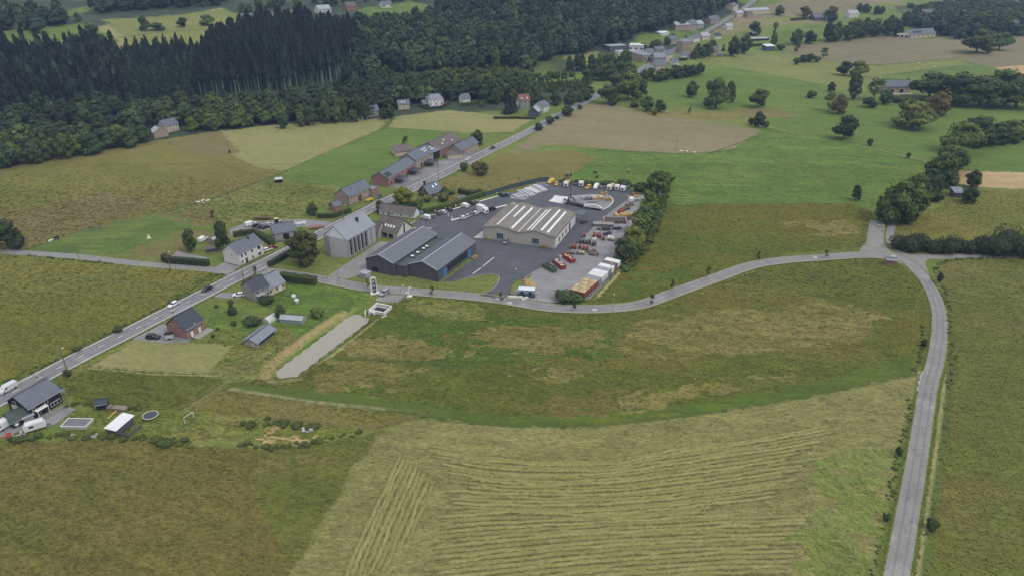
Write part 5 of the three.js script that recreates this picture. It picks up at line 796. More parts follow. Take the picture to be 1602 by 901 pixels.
thicket('scattered bushes on the far verge of the main road', [[-149.7, -175.7], [-142.6, -193.8], [-135.4, -208.2], [-123, -230.4]], 50, 0.9, [0.3, 1.0], 82);
thicket('rank growth along the side lane', [[-204.1, -269.9], [-185.8, -266], [-163.7, -261.5]], 60, 0.6, [0.4, 1.2], 83);
thicket('garden plants round the grey house lawns', [[-94.1, -214.9], [-88.5, -211.3], [-87, -214.9]], 30, 1.2, [0.5, 1.6], 84);
function LEAF_SCRUB() { return LEAF.green; }

{ // standing grass: tufts too many to count, thick where the fields are long
  const tuft = (() => { const r = rng(5), pos = []; for (let i = 0; i < 6; i++) { const a = r() * 6.283, l = 0.16 + 0.14 * r(), bx = (r() - 0.5) * 0.5, bz = (r() - 0.5) * 0.5, lx = 0.25 + (r() - 0.5) * 0.5, lz = (r() - 0.5) * 0.4, h = 0.22 + 0.22 * r(); pos.push(bx - Math.cos(a) * l, 0, bz - Math.sin(a) * l, bx + Math.cos(a) * l, 0, bz + Math.sin(a) * l, bx + lx, h, bz + lz); } const g = new THREE.BufferGeometry(); g.setAttribute('position', new THREE.Float32BufferAttribute(pos, 3)); g.setAttribute('normal', new THREE.Float32BufferAttribute(pos.map((_, i) => [0.12, 0.99, 0.05][i % 3]), 3)); return g; })();
  const tall = { tall: 0.4, tallgreen: 0.35, tall2: 0.35, meadow: 0.35, green: 0.35, pale: 0.4, rough: 0.4, yellow: 0.3, hay: 0.28, haygreen: 0.25, swath: 0.28, olive: 0.4, verge: 0.7, brown: 0.4 }, names = Object.keys(KINDS);
  const m = new THREE.MeshStandardMaterial({ color: 0xffffff, roughness: 1, side: THREE.DoubleSide }), r = rng(99), mt = new THREE.Matrix4(), q = new THREE.Quaternion(), up = new THREE.Vector3(0, 1, 0), c = new THREE.Color();
  GROUND.slice(0, 2).forEach((gr, gi) => {
    const list = []; for (let k = 0, n = gi ? 60000 : 120000; k < n; k++) { const x = lerp(gr.x0, gr.x1, r()), z = lerp(gr.z0, gr.z1, r()), u = r(), v = r(), w = r(); if (Math.abs(x) > 24 - z * 0.86) continue; const o = Math.min(gr.Hh - 1, Math.floor((z - gr.z0) / gr.sz)) * gr.W + Math.min(gr.W - 1, Math.floor((x - gr.x0) / gr.sx)), h = tall[names[gr.ids[o]]]; if (!h || paved(x, z) || (gi && u < sstep(-300, -395, z))) continue; list.push([x, z, h, u, v, w, o]); }
    const im = new THREE.InstancedMesh(tuft, m, list.length);
    list.forEach(([x, z, h, u, v, w, o], i) => { const s = (0.7 + 0.6 * u) * (gi ? 1.4 : 0.9); im.setMatrixAt(i, mt.compose(new THREE.Vector3(x, G(x, z) - 0.02, z), q.setFromAxisAngle(up, 0.5 + (v - 0.5) * 2.4), new THREE.Vector3(s, s * h, s))); const b = 1.1 + 0.2 * w; im.setColorAt(i, c.setRGB(gr.lin[o * 3] * b * 1.03, gr.lin[o * 3 + 1] * b, gr.lin[o * 3 + 2] * b)); });
    im.name = numbered('grass'); im.castShadow = im.receiveShadow = true; scene.add(im); tag(im, gi ? 'standing grass of the fields round the pond and lane' : 'standing grass of the nearest fields', 'grass', null, 'stuff');
  });
  { // grass creeping over the edges of the lanes
    const list = []; for (const [L, w] of [[laneLine, 2.85], [countryLine, 2.4], [roadLine.filter((p) => p[1] > -380), 4.2]]) L.forEach((p, i) => { const q = L[Math.min(L.length - 1, i + 1)], l = Math.hypot(q[0] - p[0], q[1] - p[1]); if (l) for (let k = 0; k < 34; k++) { const s = r() < 0.5 ? -1 : 1, c = noise(p[0] * 0.3 + s * 40, p[1] * 0.3), d = s * (w + 0.45 - 1.1 * c * r() * r() + 0.5 * r()), t = r(); list.push([lerp(p[0], q[0], t) - (q[1] - p[1]) / l * d, lerp(p[1], q[1], t) + (q[0] - p[0]) / l * d, r(), r()]); } });
    const im = new THREE.InstancedMesh(tuft, m, list.length), kv = kindList[kindIndex.verge];
    list.forEach(([x, z, u, v], i) => { const s = 0.4 + 0.7 * u; im.setMatrixAt(i, mt.compose(new THREE.Vector3(x, G(x, z) + 0.03, z), q.setFromAxisAngle(up, v * 6.283), new THREE.Vector3(s, s * 0.3, s))); im.setColorAt(i, c.setRGB(lerp(kv.a.r, kv.b.r, u) * (1.05 + 0.6 * v), lerp(kv.a.g, kv.b.g, u) * (1.0 + 0.6 * v), kv.a.b * (0.9 + 0.6 * v))); });
    im.name = numbered('grass'); im.castShadow = im.receiveShadow = true; scene.add(im); tag(im, 'rough verge grass along both edges of the lanes and road', 'grass', null, 'stuff');
  }
  function paved(x, z) { for (const [L, w] of [[roadLine, 4.3], [laneLine, 3.2], [countryLine, 3]]) for (let i = 0; i < L.length; i++) if (Math.abs(L[i][0] - x) < w + 2 && Math.abs(L[i][1] - z) < w + 2 && Math.hypot(L[i][0] - x, L[i][1] - z) < w + 0.6) return true; return pondDist(x, z) < 0.4 || inside(YARD, x, z); }
}

// ---------- buildings ----------
function boxUV(g) {                                 // texture coordinates in metres from the faces themselves
  if (g.index) g = g.toNonIndexed(); g.computeVertexNormals(); const p = g.attributes.position, n = g.attributes.normal, uv = new Float32Array(p.count * 2);
  for (let i = 0; i < p.count; i++) {
    const x = p.getX(i), y = p.getY(i), z = p.getZ(i), ax = Math.abs(n.getX(i)), ay = Math.abs(n.getY(i)), az = Math.abs(n.getZ(i));
    if (ax > 0.75) { uv[i * 2] = z; uv[i * 2 + 1] = y; } else if (ay > 0.97) { uv[i * 2] = x; uv[i * 2 + 1] = z; } else if (az >= ax) { uv[i * 2] = x; uv[i * 2 + 1] = ay > 0.2 ? z / Math.max(0.2, ay) : y; } else { uv[i * 2] = z; uv[i * 2 + 1] = x / Math.max(0.2, ay); }
  }
  g.setAttribute('uv', new THREE.BufferAttribute(uv, 2)); return g;
}
const box = (w, h, d, x = 0, y = 0, z = 0, ry = 0) => { const g = new THREE.BoxGeometry(w, h, d); if (ry) g.rotateY(ry); g.translate(x, y, z); return boxUV(g); };
const cyl = (r0, r1, h, x = 0, y = 0, z = 0, s = 10) => { const g = new THREE.CylinderGeometry(r1, r0, h, s); g.translate(x, y, z); return g.toNonIndexed(); };
const join = (gs) => mergeGeometries(gs.map((g) => (g.index ? g.toNonIndexed() : g)));
function prism(profile, x0, x1) {                    // outline in (z, y), pushed along x
  const s = new THREE.Shape(profile.map((p) => new THREE.Vector2(p[0], p[1]))), g = new THREE.ExtrudeGeometry(s, { depth: x1 - x0, bevelEnabled: false });
  g.rotateY(-Math.PI / 2); g.scale(1, 1, 1); // shape x -> +z ; extrusion -> -x
  g.translate(x1, 0, 0); return boxUV(g);
}
const GLASS = mat('#1d242c', null, 0.12), FRAME = mat('#dcdcd8', null, 0.6), FRAMEDARK = mat('#3a3d42', null, 0.6), SKYLIGHT = mat('#d9dde2', null, 0.35), SOLAR = mat('#141c2a', null, 0.2);
const WALL = { brick: mat('#8d6a60', 'brick'), redbrick: mat('#8a6963', 'brick'), brown: mat('#5e4c46', 'brick'), white: mat('#c6c5c1', 'plaster'), cream: mat('#b8ad9a', 'plaster'), grey: mat('#8e8c8b', 'plaster'), stone: mat('#94877a', 'brick'), black: mat('#1d2128', 'board'), slatewall: mat('#4f5661', 'slate'), concrete: mat('#9da0a3', 'plaster'), timber: mat('#505257', 'board'), hall: mat('#a8a49c', 'plaster'), steel: mat('#7c848e', 'sheetmetal') };
const ROOF = { slate: mat('#5f646f', 'slate', 0.7), dark: mat('#343b47', 'slate', 0.6), grey: mat('#777c86', 'sheetmetal', 0.6), pale: mat('#9a9ea4', 'sheetmetal', 0.6), brown: mat('#605a58', 'fibre'), fibre: mat('#757069', 'fibre'), red: mat('#7b5348', 'slate'), zinc: mat('#8b9098', 'sheetmetal', 0.5, 0.2), white: mat('#d6d8da', 'sheetmetal', 0.6), seam: mat('#696d75', 'sheetmetal', 0.55), green: mat('#46504c', 'slate') };
const frameCache = new Map();
const winGeo = (w, h, d = 0.12) => { const k = w + '_' + h + '_' + d; if (!frameCache.has(k)) frameCache.set(k, box(w, h, d)); return frameCache.get(k); };
function onFace(o, face, u, y, out, L, w) {          // put o on a wall: front, back, left or right end
  if (face === 'front') { o.position.set(u, y, out); } else if (face === 'back') { o.position.set(u, y, -w - out); o.rotation.y = Math.PI; } else if (face === 'left') { o.position.set(-out, y, -u); o.rotation.y = -Math.PI / 2; } else { o.position.set(L + out, y, -u); o.rotation.y = Math.PI / 2; }
}
function window_(parent, face, u, y, w, h, L, W, fm = FRAME) {
  const f = put('window', winGeo(w, h), fm, parent); onFace(f, face, u, y + h / 2, 0.02, L, W);
  const bars = w > 1.6 ? Math.round(w / 1.1) : 1, pw = (w - 0.16 - (bars - 1) * 0.1) / bars;
  for (let i = 0; i < bars; i++) { const p = put('pane', winGeo(+pw.toFixed(2), +(h - 0.18).toFixed(2), 0.06), GLASS, f); p.position.set(-w / 2 + 0.08 + pw / 2 + i * (pw + 0.1), 0, 0.045); }
}
function frameOf(o) {                                // a thing standing on the ground with x along a -> b
  const [ax, az] = o.a, [bx, bz] = o.b, L = o.L || Math.hypot(bx - ax, bz - az), th = Math.atan2(-(bz - az), bx - ax), W = o.w;
  const mx = ax + Math.cos(th) * L / 2 - Math.sin(th) * W / 2, mz = az - Math.sin(th) * L / 2 - Math.cos(th) * W / 2;
  const t = thing(o.name || 'house', o.label, o.cat || 'house', [ax, Math.min(G(ax, az), G(mx, mz)) , az], th, o.group); return { t, L, W };
}
function roofPart(t, o, L, W) {
  const e = o.eave, r = o.ridge ?? e, ov = o.over ?? 0.35, th = 0.18, rm = ROOF[o.roof] || ROOF.slate, up = 0.02; let roof;
  const zr = -W * (o.peak ?? 0.5), s1 = (r - e) / -zr, s2 = (r - e) / (W + zr);
  if (o.kind === 'flat') { roof = put('roof', join([box(L + 0.3, 0.25, W + 0.3, L / 2, e + 0.125 + up, -W / 2)]), rm, t); const pr = put('parapet', join([box(L + 0.4, 0.4, 0.2, L / 2, e + 0.35, 0.06), box(L + 0.4, 0.4, 0.2, L / 2, e + 0.35, -W - 0.06), box(0.2, 0.4, W - 0.08, -0.1, e + 0.35, -W / 2), box(0.2, 0.4, W - 0.08, L + 0.1, e + 0.35, -W / 2)]), WALL[o.wall] || FRAME, t); }
  else if (o.kind === 'mono') { const s = (r - e) / W; roof = put('roof', prism([[ov, e - ov * s + up], [ov, e - ov * s + th + up], [-W - ov, r + ov * s + th + up], [-W - ov, r + ov * s + up]], -ov, L + ov), rm, t); }
  else if (o.kind === 'hip') {
    const hp = o.hip ?? W / 2, A = [-ov, e - ov * 0.5, ov], B = [L + ov, e - ov * 0.5, ov], Cc = [L + ov, e - ov * 0.5, -W - ov], D = [-ov, e - ov * 0.5, -W - ov], R1 = [hp, r, zr], R2 = [L - hp, r, zr];
    const g = new THREE.BufferGeometry(), tri = [A, B, R2, A, R2, R1, B, Cc, R2, Cc, D, R1, Cc, R1, R2, D, A, R1, A, D, Cc, A, Cc, B].flat(); g.setAttribute('position', new THREE.Float32BufferAttribute(tri, 3)); roof = put('roof', boxUV(g), rm, t); roof.position.y = up + 0.1;
  } else {
    const hp = o.hip || 0; // gable, ridge along x
    roof = put('roof', prism([[ov, e - ov * s1 + up], [ov, e - ov * s1 + th + up], [zr, r + th + up], [-W - ov, e - ov * s2 + th + up], [-W - ov, e - ov * s2 + up], [zr, r + up]], -ov + hp, L + ov - hp), rm, t);
    if (!o.plainRidge) put('ridge_cap', box(L + 2 * ov, 0.1, 0.35, L / 2, r + th + 0.06, zr), o.ridgeMat || FRAMEDARK, roof);
    put('gutter', box(L + 2 * ov, 0.12, 0.14, L / 2, e - ov * s1 + 0.12, ov + 0.08), o.gutterMat || mat('#8a8d92', null, 0.5), roof);
  }
  for (const [u, dz, w, h, tall] of o.chimneys || []) { const z = -dz * W, y = dz < -zr / W ? e + dz * W * s1 : e + (W - dz * W) * s2; put('chimney', join([box(w, tall + 1, h, u, y + tall / 2, z), box(w + 0.15, 0.15, h + 0.15, u, y + tall + 0.57, z)]), o.chimneyMat || mat('#5d4f4a', 'brick'), roof); }
  const slope = Math.atan(s1), onSlope = (u, d, w, h, m, nm, lift = 0.05) => { const q = put(nm, winGeo(+w.toFixed(2), +h.toFixed(2), 0.1), m, roof), dz = d; q.position.set(u, e + dz * s1 + th + up + lift, -dz); q.rotation.x = -(Math.PI / 2 - slope); return q; };
  for (const [u, d, w, h] of o.skylights || []) { const f = onSlope(u, d, w, h, FRAMEDARK, 'skylight'); }
  for (const [u, d, w, h] of o.strips || []) onSlope(u, d, w, h, SKYLIGHT, 'skylight');
  for (const [u, d, nx, ny, w = 1, h = 1.65] of o.solar || []) for (let i = 0; i < nx; i++) for (let j = 0; j < ny; j++) onSlope(u + i * (w + 0.04), d + j * (h + 0.04) * Math.cos(slope), w, h, SOLAR, 'solar_panel');
  return roof;
}
function house(o) {
  const { t, L, W } = frameOf(o), e = o.eave, r = o.ridge ?? e, zr = -W * (o.peak ?? 0.5), wm = WALL[o.wall] || WALL.grey, dn = -0.8;
  const prof = o.kind === 'flat' || o.kind === 'hip' ? [[0, dn], [0, e], [-W, e], [-W, dn]] : o.kind === 'mono' ? [[0, dn], [0, e], [-W, r], [-W, dn]] : [[0, dn], [0, e], [zr, r], [-W, e], [-W, dn]];
  put('wall', prism(prof, 0, L), wm, t); roofPart(t, o, L, W);
  if (o.base) put('plinth', box(L + 0.1, 0.5, W + 0.1, L / 2, 0.2, -W / 2), mat('#77736e', 'plaster'), t);
  for (const [face, u, y, w, h] of o.wins || []) window_(t, face, u, y, w, h, L, W, o.frame || FRAME);
  for (const [face, n, y, w, h, m = 0.12] of o.rows || []) { const len = face === 'front' || face === 'back' ? L : W; for (let i = 0; i < n; i++) window_(t, face, len * (m + (1 - 2 * m) * (n > 1 ? i / (n - 1) : 0.5)), y, w, h, L, W, o.frame || FRAME); }
  for (const [face, u, w, h, c = '#3c3a3a'] of o.doors || []) { const d = put('door', winGeo(w, h, 0.14), mat(c, null, 0.7), t); onFace(d, face, u, h / 2, 0.03, L, W); const hd = put('handle', winGeo(0.06, 0.2, 0.1), FRAME, d); hd.position.set(w * 0.38, -0.05, 0.08); }
  if (o.extra) o.extra(t, L, W); return t;
}
// --- the black timber house, bottom left
house({ a: [-133, -157.8], b: [-130.1, -164.6], L: 9.2, w: 8.6, eave: 4.1, ridge: 6.9, wall: 'black', roof: 'slate', over: 0.5, label: 'black timber house with grey roof and white windows, lower left', wins: [['front', 1.2, 2.2, 0.9, 1.2], ['front', 4.9, 2.4, 0.9, 1.2], ['front', 7.2, 0.6, 3, 1.2], ['left', 5.6, 3.6, 1.2, 1.2]], doors: [['front', 2.3, 1, 2.1, '#54585e'], ['front', 3.6, 1.4, 2.1, '#1b1e22']],
  extra: (t, L, W) => { put('canopy', join([box(3.4, 0.12, 1.5, 2.7, 2.55, 0.78), box(0.12, 2.5, 0.12, 1.2, 1.25, 1.4), box(0.12, 2.5, 0.12, 4.2, 1.25, 1.4)]), FRAME, t); put('balcony', join([box(2.2, 0.2, 4, L + 1.15, 2.3, -3), box(0.12, 2.2, 0.12, L + 2.1, 1.1, -1.1), box(0.08, 0.9, 4, L + 2.2, 2.85, -3), box(2.1, 0.9, 0.08, L + 1.15, 2.85, -1)]), mat('#8d8f90', 'board'), t); put('gable_panel', box(0.1, 2.4, 5.5, -0.06, 2.2, -4.6), mat('#b9b8b3', 'plaster'), t); put('deck', box(7, 0.2, 1.6, 5, 0.1, 2.4), mat('#7e7970', 'board'), t); } });
house({ name: 'shed', cat: 'shed', a: [-135.9, -154], b: [-133.8, -156.8], L: 5, w: 5.4, eave: 2, ridge: 3.7, wall: 'black', roof: 'green', label: 'black lean-to shed with green grey roof beside the black timber house', wins: [['front', 1.2, 0.7, 0.7, 0.9]] });
house({ name: 'garden_hut', cat: 'hut', a: [-133.8, -155.9], b: [-132.9, -157], L: 2.4, w: 2, eave: 1.9, ridge: 2.1, kind: 'mono', wall: 'grey', roof: 'pale', label: 'small grey garden hut under the eaves of the black lean-to' });
// --- red brick house by the road
house({ a: [-108, -201.3], b: [-105.2, -207.3], L: 7.6, w: 8.8, eave: 3.9, ridge: 7.4, base: 1, wall: 'redbrick', roof: 'dark', label: 'red brick house with dark blue slate roof beside the main road', wins: [['left', 2.6, 3.6, 0.9, 1.1], ['left', 5.9, 3.6, 0.9, 1.1], ['front', 1, 2.3, 0.8, 1.1], ['front', 4, 3, 0.8, 1.2], ['front', 3.9, 1.5, 0.7, 1], ['front', 6.4, 2, 0.8, 1.2]], doors: [['front', 2.2, 1, 2.1, '#d8d8d4'], ['front', 5.4, 0.9, 2, '#d0d0cc']], chimneys: [],
  extra: (t, L, W) => { put('roof_extension', prism([[0.7, 3.3], [0.7, 3.5], [-1.6, 4.98], [-1.6, 4.7]], -0.3, 4.6), ROOF.slate, t); put('terrace', box(7, 0.3, 3, 5, 0.15, 1.7), mat('#8f8d85', 'plaster'), t); } });
// --- grey house with two roofs
house({ a: [-93.9, -228], b: [-90.4, -232.7], L: 6.3, w: 8, eave: 4.4, ridge: 7.6, base: 1, wall: 'grey', roof: 'dark', label: 'grey rendered house with dark roof, paired with a lower grey roof', wins: [['left', 2.4, 1, 0.9, 1.1], ['left', 5.4, 3.4, 0.9, 1.1], ['left', 2.6, 3.4, 0.9, 1.1], ['front', 1.2, 2.9, 1, 1.1], ['front', 3.6, 2.9, 0.8, 1.1], ['front', 5.4, 1, 0.9, 1.1]], doors: [['front', 2.4, 1.6, 2.1, '#2b2e33']], chimneys: [[1.6, 0.45, 0.6, 0.6, 1]], extra: (t) => put('balcony', join([box(3, 0.15, 1.4, 1.9, 2.55, 0.75), box(0.1, 2.5, 0.1, 0.6, 1.25, 1.3), box(3, 0.8, 0.06, 1.9, 3, 1.4)]), mat('#b4b4b0', null), t) });
house({ name: 'house_annex', cat: 'annex', a: [-90.4, -232.7], b: [-86.3, -239.1], w: 8.6, eave: 3, ridge: 6.4, wall: 'cream', roof: 'grey', label: 'lower annex with pale grey metal roof joined to the grey house', rows: [['front', 3, 0.9, 0.9, 1.3]], doors: [['front', 5.2, 1.2, 2.1, '#c8c8c4']] });
// --- sheds and glass in the orchard meadow
house({ name: 'livestock_shed', cat: 'shed', a: [-83, -196.1], b: [-79.9, -205.2], w: 5.2, eave: 1.9, ridge: 3, over: 0.5, wall: 'grey', roof: 'grey', label: 'long low open sided shed with grey metal roof in the paddock', extra: (t, L, W) => { put('opening', box(L - 1.4, 1.3, 0.1, L / 2 + 0.3, 0.95, 0.02), mat('#202226', null), t); for (let i = 0; i < 4; i++) put('post', winGeo(0.16, 1.8, 0.16), mat('#6b675f', null), t).position.set(1.2 + i * (L - 2) / 3, 0.9, 0.2); }, doors: [['left', 1.6, 1.6, 1.5, '#a6a49e']] });
{ const t = thing('polytunnel', 'rounded white polytunnel beside the glasshouse', 'polytunnel', [[-84.3, -214.9][0], 0, [-84.3, -214.9][1]], 1.1), g = new THREE.CylinderGeometry(1.7, 1.7, 5.2, 14, 1, false, 0, Math.PI); g.rotateZ(Math.PI / 2); g.rotateX(-Math.PI / 2 + Math.PI / 2); put('cover', g, mat('#b9bcba', 'plaster', 0.5, 0, { side: THREE.DoubleSide }), t); for (let i = 0; i < 5; i++) { const h = new THREE.TorusGeometry(1.72, 0.04, 4, 14, Math.PI); h.rotateY(Math.PI / 2); h.translate(-2.4 + i * 1.2, 0, 0); put('hoop', h, FRAME, t); } }
house({ name: 'glasshouse', cat: 'glasshouse', a: [-80.7, -212.6], b: [-72.4, -211.3], w: 3.6, eave: 1.5, ridge: 2.5, over: 0.05, wall: 'grey', roof: 'pale', label: 'small grey glasshouse with glazed roof in the orchard meadow', extra: (t, L) => { for (let i = 0; i < 5; i++) put('wall_pane', winGeo(+(L / 5 - 0.1).toFixed(2), 1.1, 0.06), mat('#86909a', null, 0.15), t).position.set(L / 10 + i * L / 5, 0.8, 0.03); } });
// --- white roadside house and the houses round the crossroads
house({ a: [-110.3, -258.8], b: [-104.4, -270.7], w: 8.6, eave: 5.6, ridge: 8.9, base: 1, wall: 'white', roof: 'slate', label: 'long white two storey house on the main road corner', wins: [['front', 1.6, 3.4, 1, 1.5], ['front', 3.7, 3.4, 1, 1.5], ['front', 7.2, 3.4, 1, 1.5], ['front', 11, 3.4, 1.6, 1.6], ['front', 1.6, 0.8, 1, 1.5], ['front', 7.2, 0.8, 1, 1.4], ['front', 11, 0.8, 1.9, 1.4], ['left', 3.6, 4.2, 0.6, 0.8]], doors: [['front', 3.8, 1.1, 2.4, '#33363b']], chimneys: [[9.2, 0.36, 0.7, 0.6, 0.8], [4.6, 0.8, 0.6, 0.6, 0.9]] });
house({ a: [-104.1, -285.1], b: [-95.8, -289.4], L: 9.2, w: 8, eave: 3.8, ridge: 6.4, wall: 'grey', roof: 'slate', label: 'modern grey house with large glazed front behind the round chestnut', wins: [['front', 5, 0.4, 2.6, 2.4], ['left', 2, 1.9, 0.9, 1]], frame: FRAMEDARK, extra: (t, L) => put('fence_panel', box(6, 1, 0.1, 2.4, 0.5, 2), mat('#6d7076', 'board'), t) });
house({ name: 'garden_shed', cat: 'shed', a: [-129.9, -282.2], b: [-127.9, -285.1], L: 3.6, w: 3, eave: 2, ridge: 2.6, wall: 'grey', roof: 'pale', label: 'pale garden shed beneath the birch behind the white house' });
house({ name: 'garden_shed', cat: 'shed', a: [-129, -272.5], b: [-124, -274.6], L: 5, w: 2.4, eave: 1.6, ridge: 1.9, kind: 'mono', wall: 'timber', roof: 'brown', label: 'long low brown garden store left of the white house gable' });
// --- tall grey concrete building with fins, and the roofs joined to it
{
  const o = { name: 'concrete_building', cat: 'building', a: [-68.2, -267.4], b: [-59.6, -284.8], w: 12, eave: 8, ridge: 13, over: 0.25, wall: 'concrete', roof: 'zinc', label: 'tall grey concrete building with steep zinc roof and vertical window fins', ridgeMat: mat('#a4a7ab', null), extra: (t, L, W) => {
    for (let i = 0; i < 5; i++) { window_(t, 'front', 2 + i * 2.5, 0.6, 1.5, 6.6, L, W, FRAMEDARK); put('fin', box(0.5, 7.4, 0.7, 3.25 + i * 2.5, 3.7, 0.36), WALL.concrete, t); }
    put('fin', box(0.5, 7.4, 0.7, 0.6, 3.7, 0.36), WALL.concrete, t); put('fin', box(0.9, 7.4, 0.5, 16.6, 3.7, 0.26), WALL.concrete, t);
    put('slot_window', box(0.3, 9.5, 0.5, -0.16, 5, -7), GLASS, t); const g = new THREE.BufferGeometry(), q = [[0, -0.8, 0], [0, 8, 0], [-2.6, -0.8, -6.9], [-2.6, 9.6, -6.9], [0, -0.8, -12], [0, 8, -12], [0, 13, -6]];
    const f = [[0, 1, 3], [0, 3, 2], [2, 3, 5], [2, 5, 4], [1, 6, 3], [3, 6, 5]].flat().flatMap((i) => q[i]); g.setAttribute('position', new THREE.Float32BufferAttribute(f, 3)); put('folded_end_wall', boxUV(g), WALL.concrete, t);
  }, chimneys: [[12.6, 0.32, 0.9, 0.9, 1.2]], chimneyMat: mat('#3a3430', null) };
  house(o);
  house({ name: 'linked_house', cat: 'building', a: [-60.9, -293.2], b: [-50.8, -286.9], w: 10.6, eave: 3, ridge: 7.6, over: 0.7, wall: 'white', roof: 'brown', label: 'white gabled house with brown grey roof and four roof lights', strips: [[4.2, 1.9, 0.8, 1.2], [5.8, 1.9, 0.8, 1.2], [7.4, 1.9, 0.8, 1.2], [9, 1.9, 0.8, 1.2]], wins: [['right', 5.2, 1.4, 0.9, 4.6], ['front', 2, 0.3, 1.6, 2], ['front', 5, 0.3, 2.4, 2], ['front', 8.4, 0.3, 2.4, 2]], frame: FRAMEDARK });
  house({ name: 'linked_passage', cat: 'building', a: [-63.9, -289.4], b: [-59.1, -288], L: 5, w: 7, eave: 3, ridge: 6.6, wall: 'concrete', roof: 'brown', label: 'short brown roofed passage between the concrete building and the white gabled house' });
}
house({ name: 'cottage', cat: 'cottage', a: [-63.7, -317.8], b: [-46.3, -311.7], w: 5.6, eave: 2.6, ridge: 5, wall: 'white', roof: 'brown', label: 'long low white cottage with worn brown grey roof', rows: [['front', 4, 0.9, 0.9, 1]], doors: [['front', 5, 1, 2, '#5b6168']], chimneys: [[8.5, 0.5, 0.6, 0.6, 0.8]], base: 1 });
// --- dark timber halls with a flat link
function seams(t, L, W, e, r, step) { const s = (r - e) / (W / 2), gs = []; for (let x = step; x < L; x += step) for (const sd of [0, 1]) { const g = new THREE.BoxGeometry(0.07, 0.07, Math.hypot(W / 2, r - e)); g.rotateX(sd ? -Math.atan(s) : Math.atan(s)); g.translate(x, (e + r) / 2 + 0.26, sd ? -W * 0.75 : -W * 0.25); gs.push(g.toNonIndexed()); } const m = put('roof_seam', mergeGeometries(gs), ROOF.slate, t); m.userData.kind = 'stuff'; }
// ridge runs away from the viewer: the visible long wall of each hall is its right side
const hallDir = (p, len) => { const d = [13.6, -28.4], l = Math.hypot(...d); return [p[0] + d[0] / l * len, p[1] + d[1] / l * len]; };
house({ name: 'timber_hall', cat: 'hall', a: [-28.7, -244.7], b: hallDir([-28.7, -244.7], 31), w: 13.2, eave: 5, ridge: 7.6, over: 0.3, wall: 'timber', roof: 'seam', label: 'right dark timber hall with blue doors and ribbed metal roof', ridgeMat: mat('#a9adb3', null, 0.5), gutterMat: mat('#4a4f58', null), extra: (t, L, W) => {
  seams(t, L, W, 5, 7.6, 1.1); for (const u of [5.4, 25.2]) { const d = put('door', winGeo(2.6, 3.6, 0.16), mat('#3f6fa8', 'plaster', 0.6), t); d.position.set(u, 1.8, 0.04); put('door_panel', winGeo(1.1, 3.2, 0.06), mat('#4a79b2', 'plaster', 0.6), d).position.set(0.6, 0, 0.1); }
  for (let i = 0; i < 6; i++) put('window', winGeo(2.3, 2.6, 0.1), GLASS, t).position.set(8.6 + i * 2.7, 2.6, 0.02); put('verge', join([box(0.12, 0.3, 7.1, -0.32, 6.3, -3.3), box(0.12, 0.3, 7.1, -0.32, 6.3, -9.9)].map((g, i) => { g.translate(0.32, -6.3, i ? 9.9 : 3.3); g.rotateX(i ? -0.375 : 0.375); g.translate(-0.36, 6.45, i ? -9.9 : -3.3); return g; })), mat('#a9adb3', null, 0.5), t); for (let i = 1; i < 5; i++) put('wall_batten', winGeo(0.1, 4.8, 0.08), mat('#3d424a', null), t).rotation.set(0, 0, 0); } });
house({ name: 'timber_hall', cat: 'hall', a: [-46.4, -249.8], b: hallDir([-46.4, -249.8], 33), w: 13.2, eave: 5.6, ridge: 8, over: 0.3, wall: 'timber', roof: 'seam', label: 'left dark timber hall beside the grey drive, ribbed metal roof', ridgeMat: mat('#a9adb3', null, 0.5), gutterMat: mat('#4a4f58', null), wins: [['left', 9, 0.4, 2.6, 1.8]], frame: FRAMEDARK, extra: (t, L, W) => { seams(t, L, W, 5.6, 8, 1.1); put('verge', join([box(0.12, 0.3, 7.1), box(0.12, 0.3, 7.1)].map((g, i) => { g.rotateX(i ? -0.35 : 0.35); g.translate(-0.36, 6.95, i ? -9.9 : -3.3); return g; })), mat('#a9adb3', null, 0.5), t); } });
house({ name: 'flat_link', cat: 'building', kind: 'flat', a: [-41.6, -248.7], b: hallDir([-41.6, -248.7], 30), w: 5.2, eave: 4.4, wall: 'timber', roof: 'green', label: 'flat roofed dark timber link between the two timber halls', extra: (t, L, W) => { for (const u of [9, 13, 17.5, 20]) { const k = put('roof_light', winGeo(1.5, 0.5, 1.5), FRAMEDARK, t); k.position.set(u, 4.95, -W / 2); const dm = new THREE.SphereGeometry(0.7, 10, 5, 0, 6.3, 0, 1.57); dm.scale(1, 0.45, 1); put('dome', dm, SKYLIGHT, k).position.y = 0.22; } } });
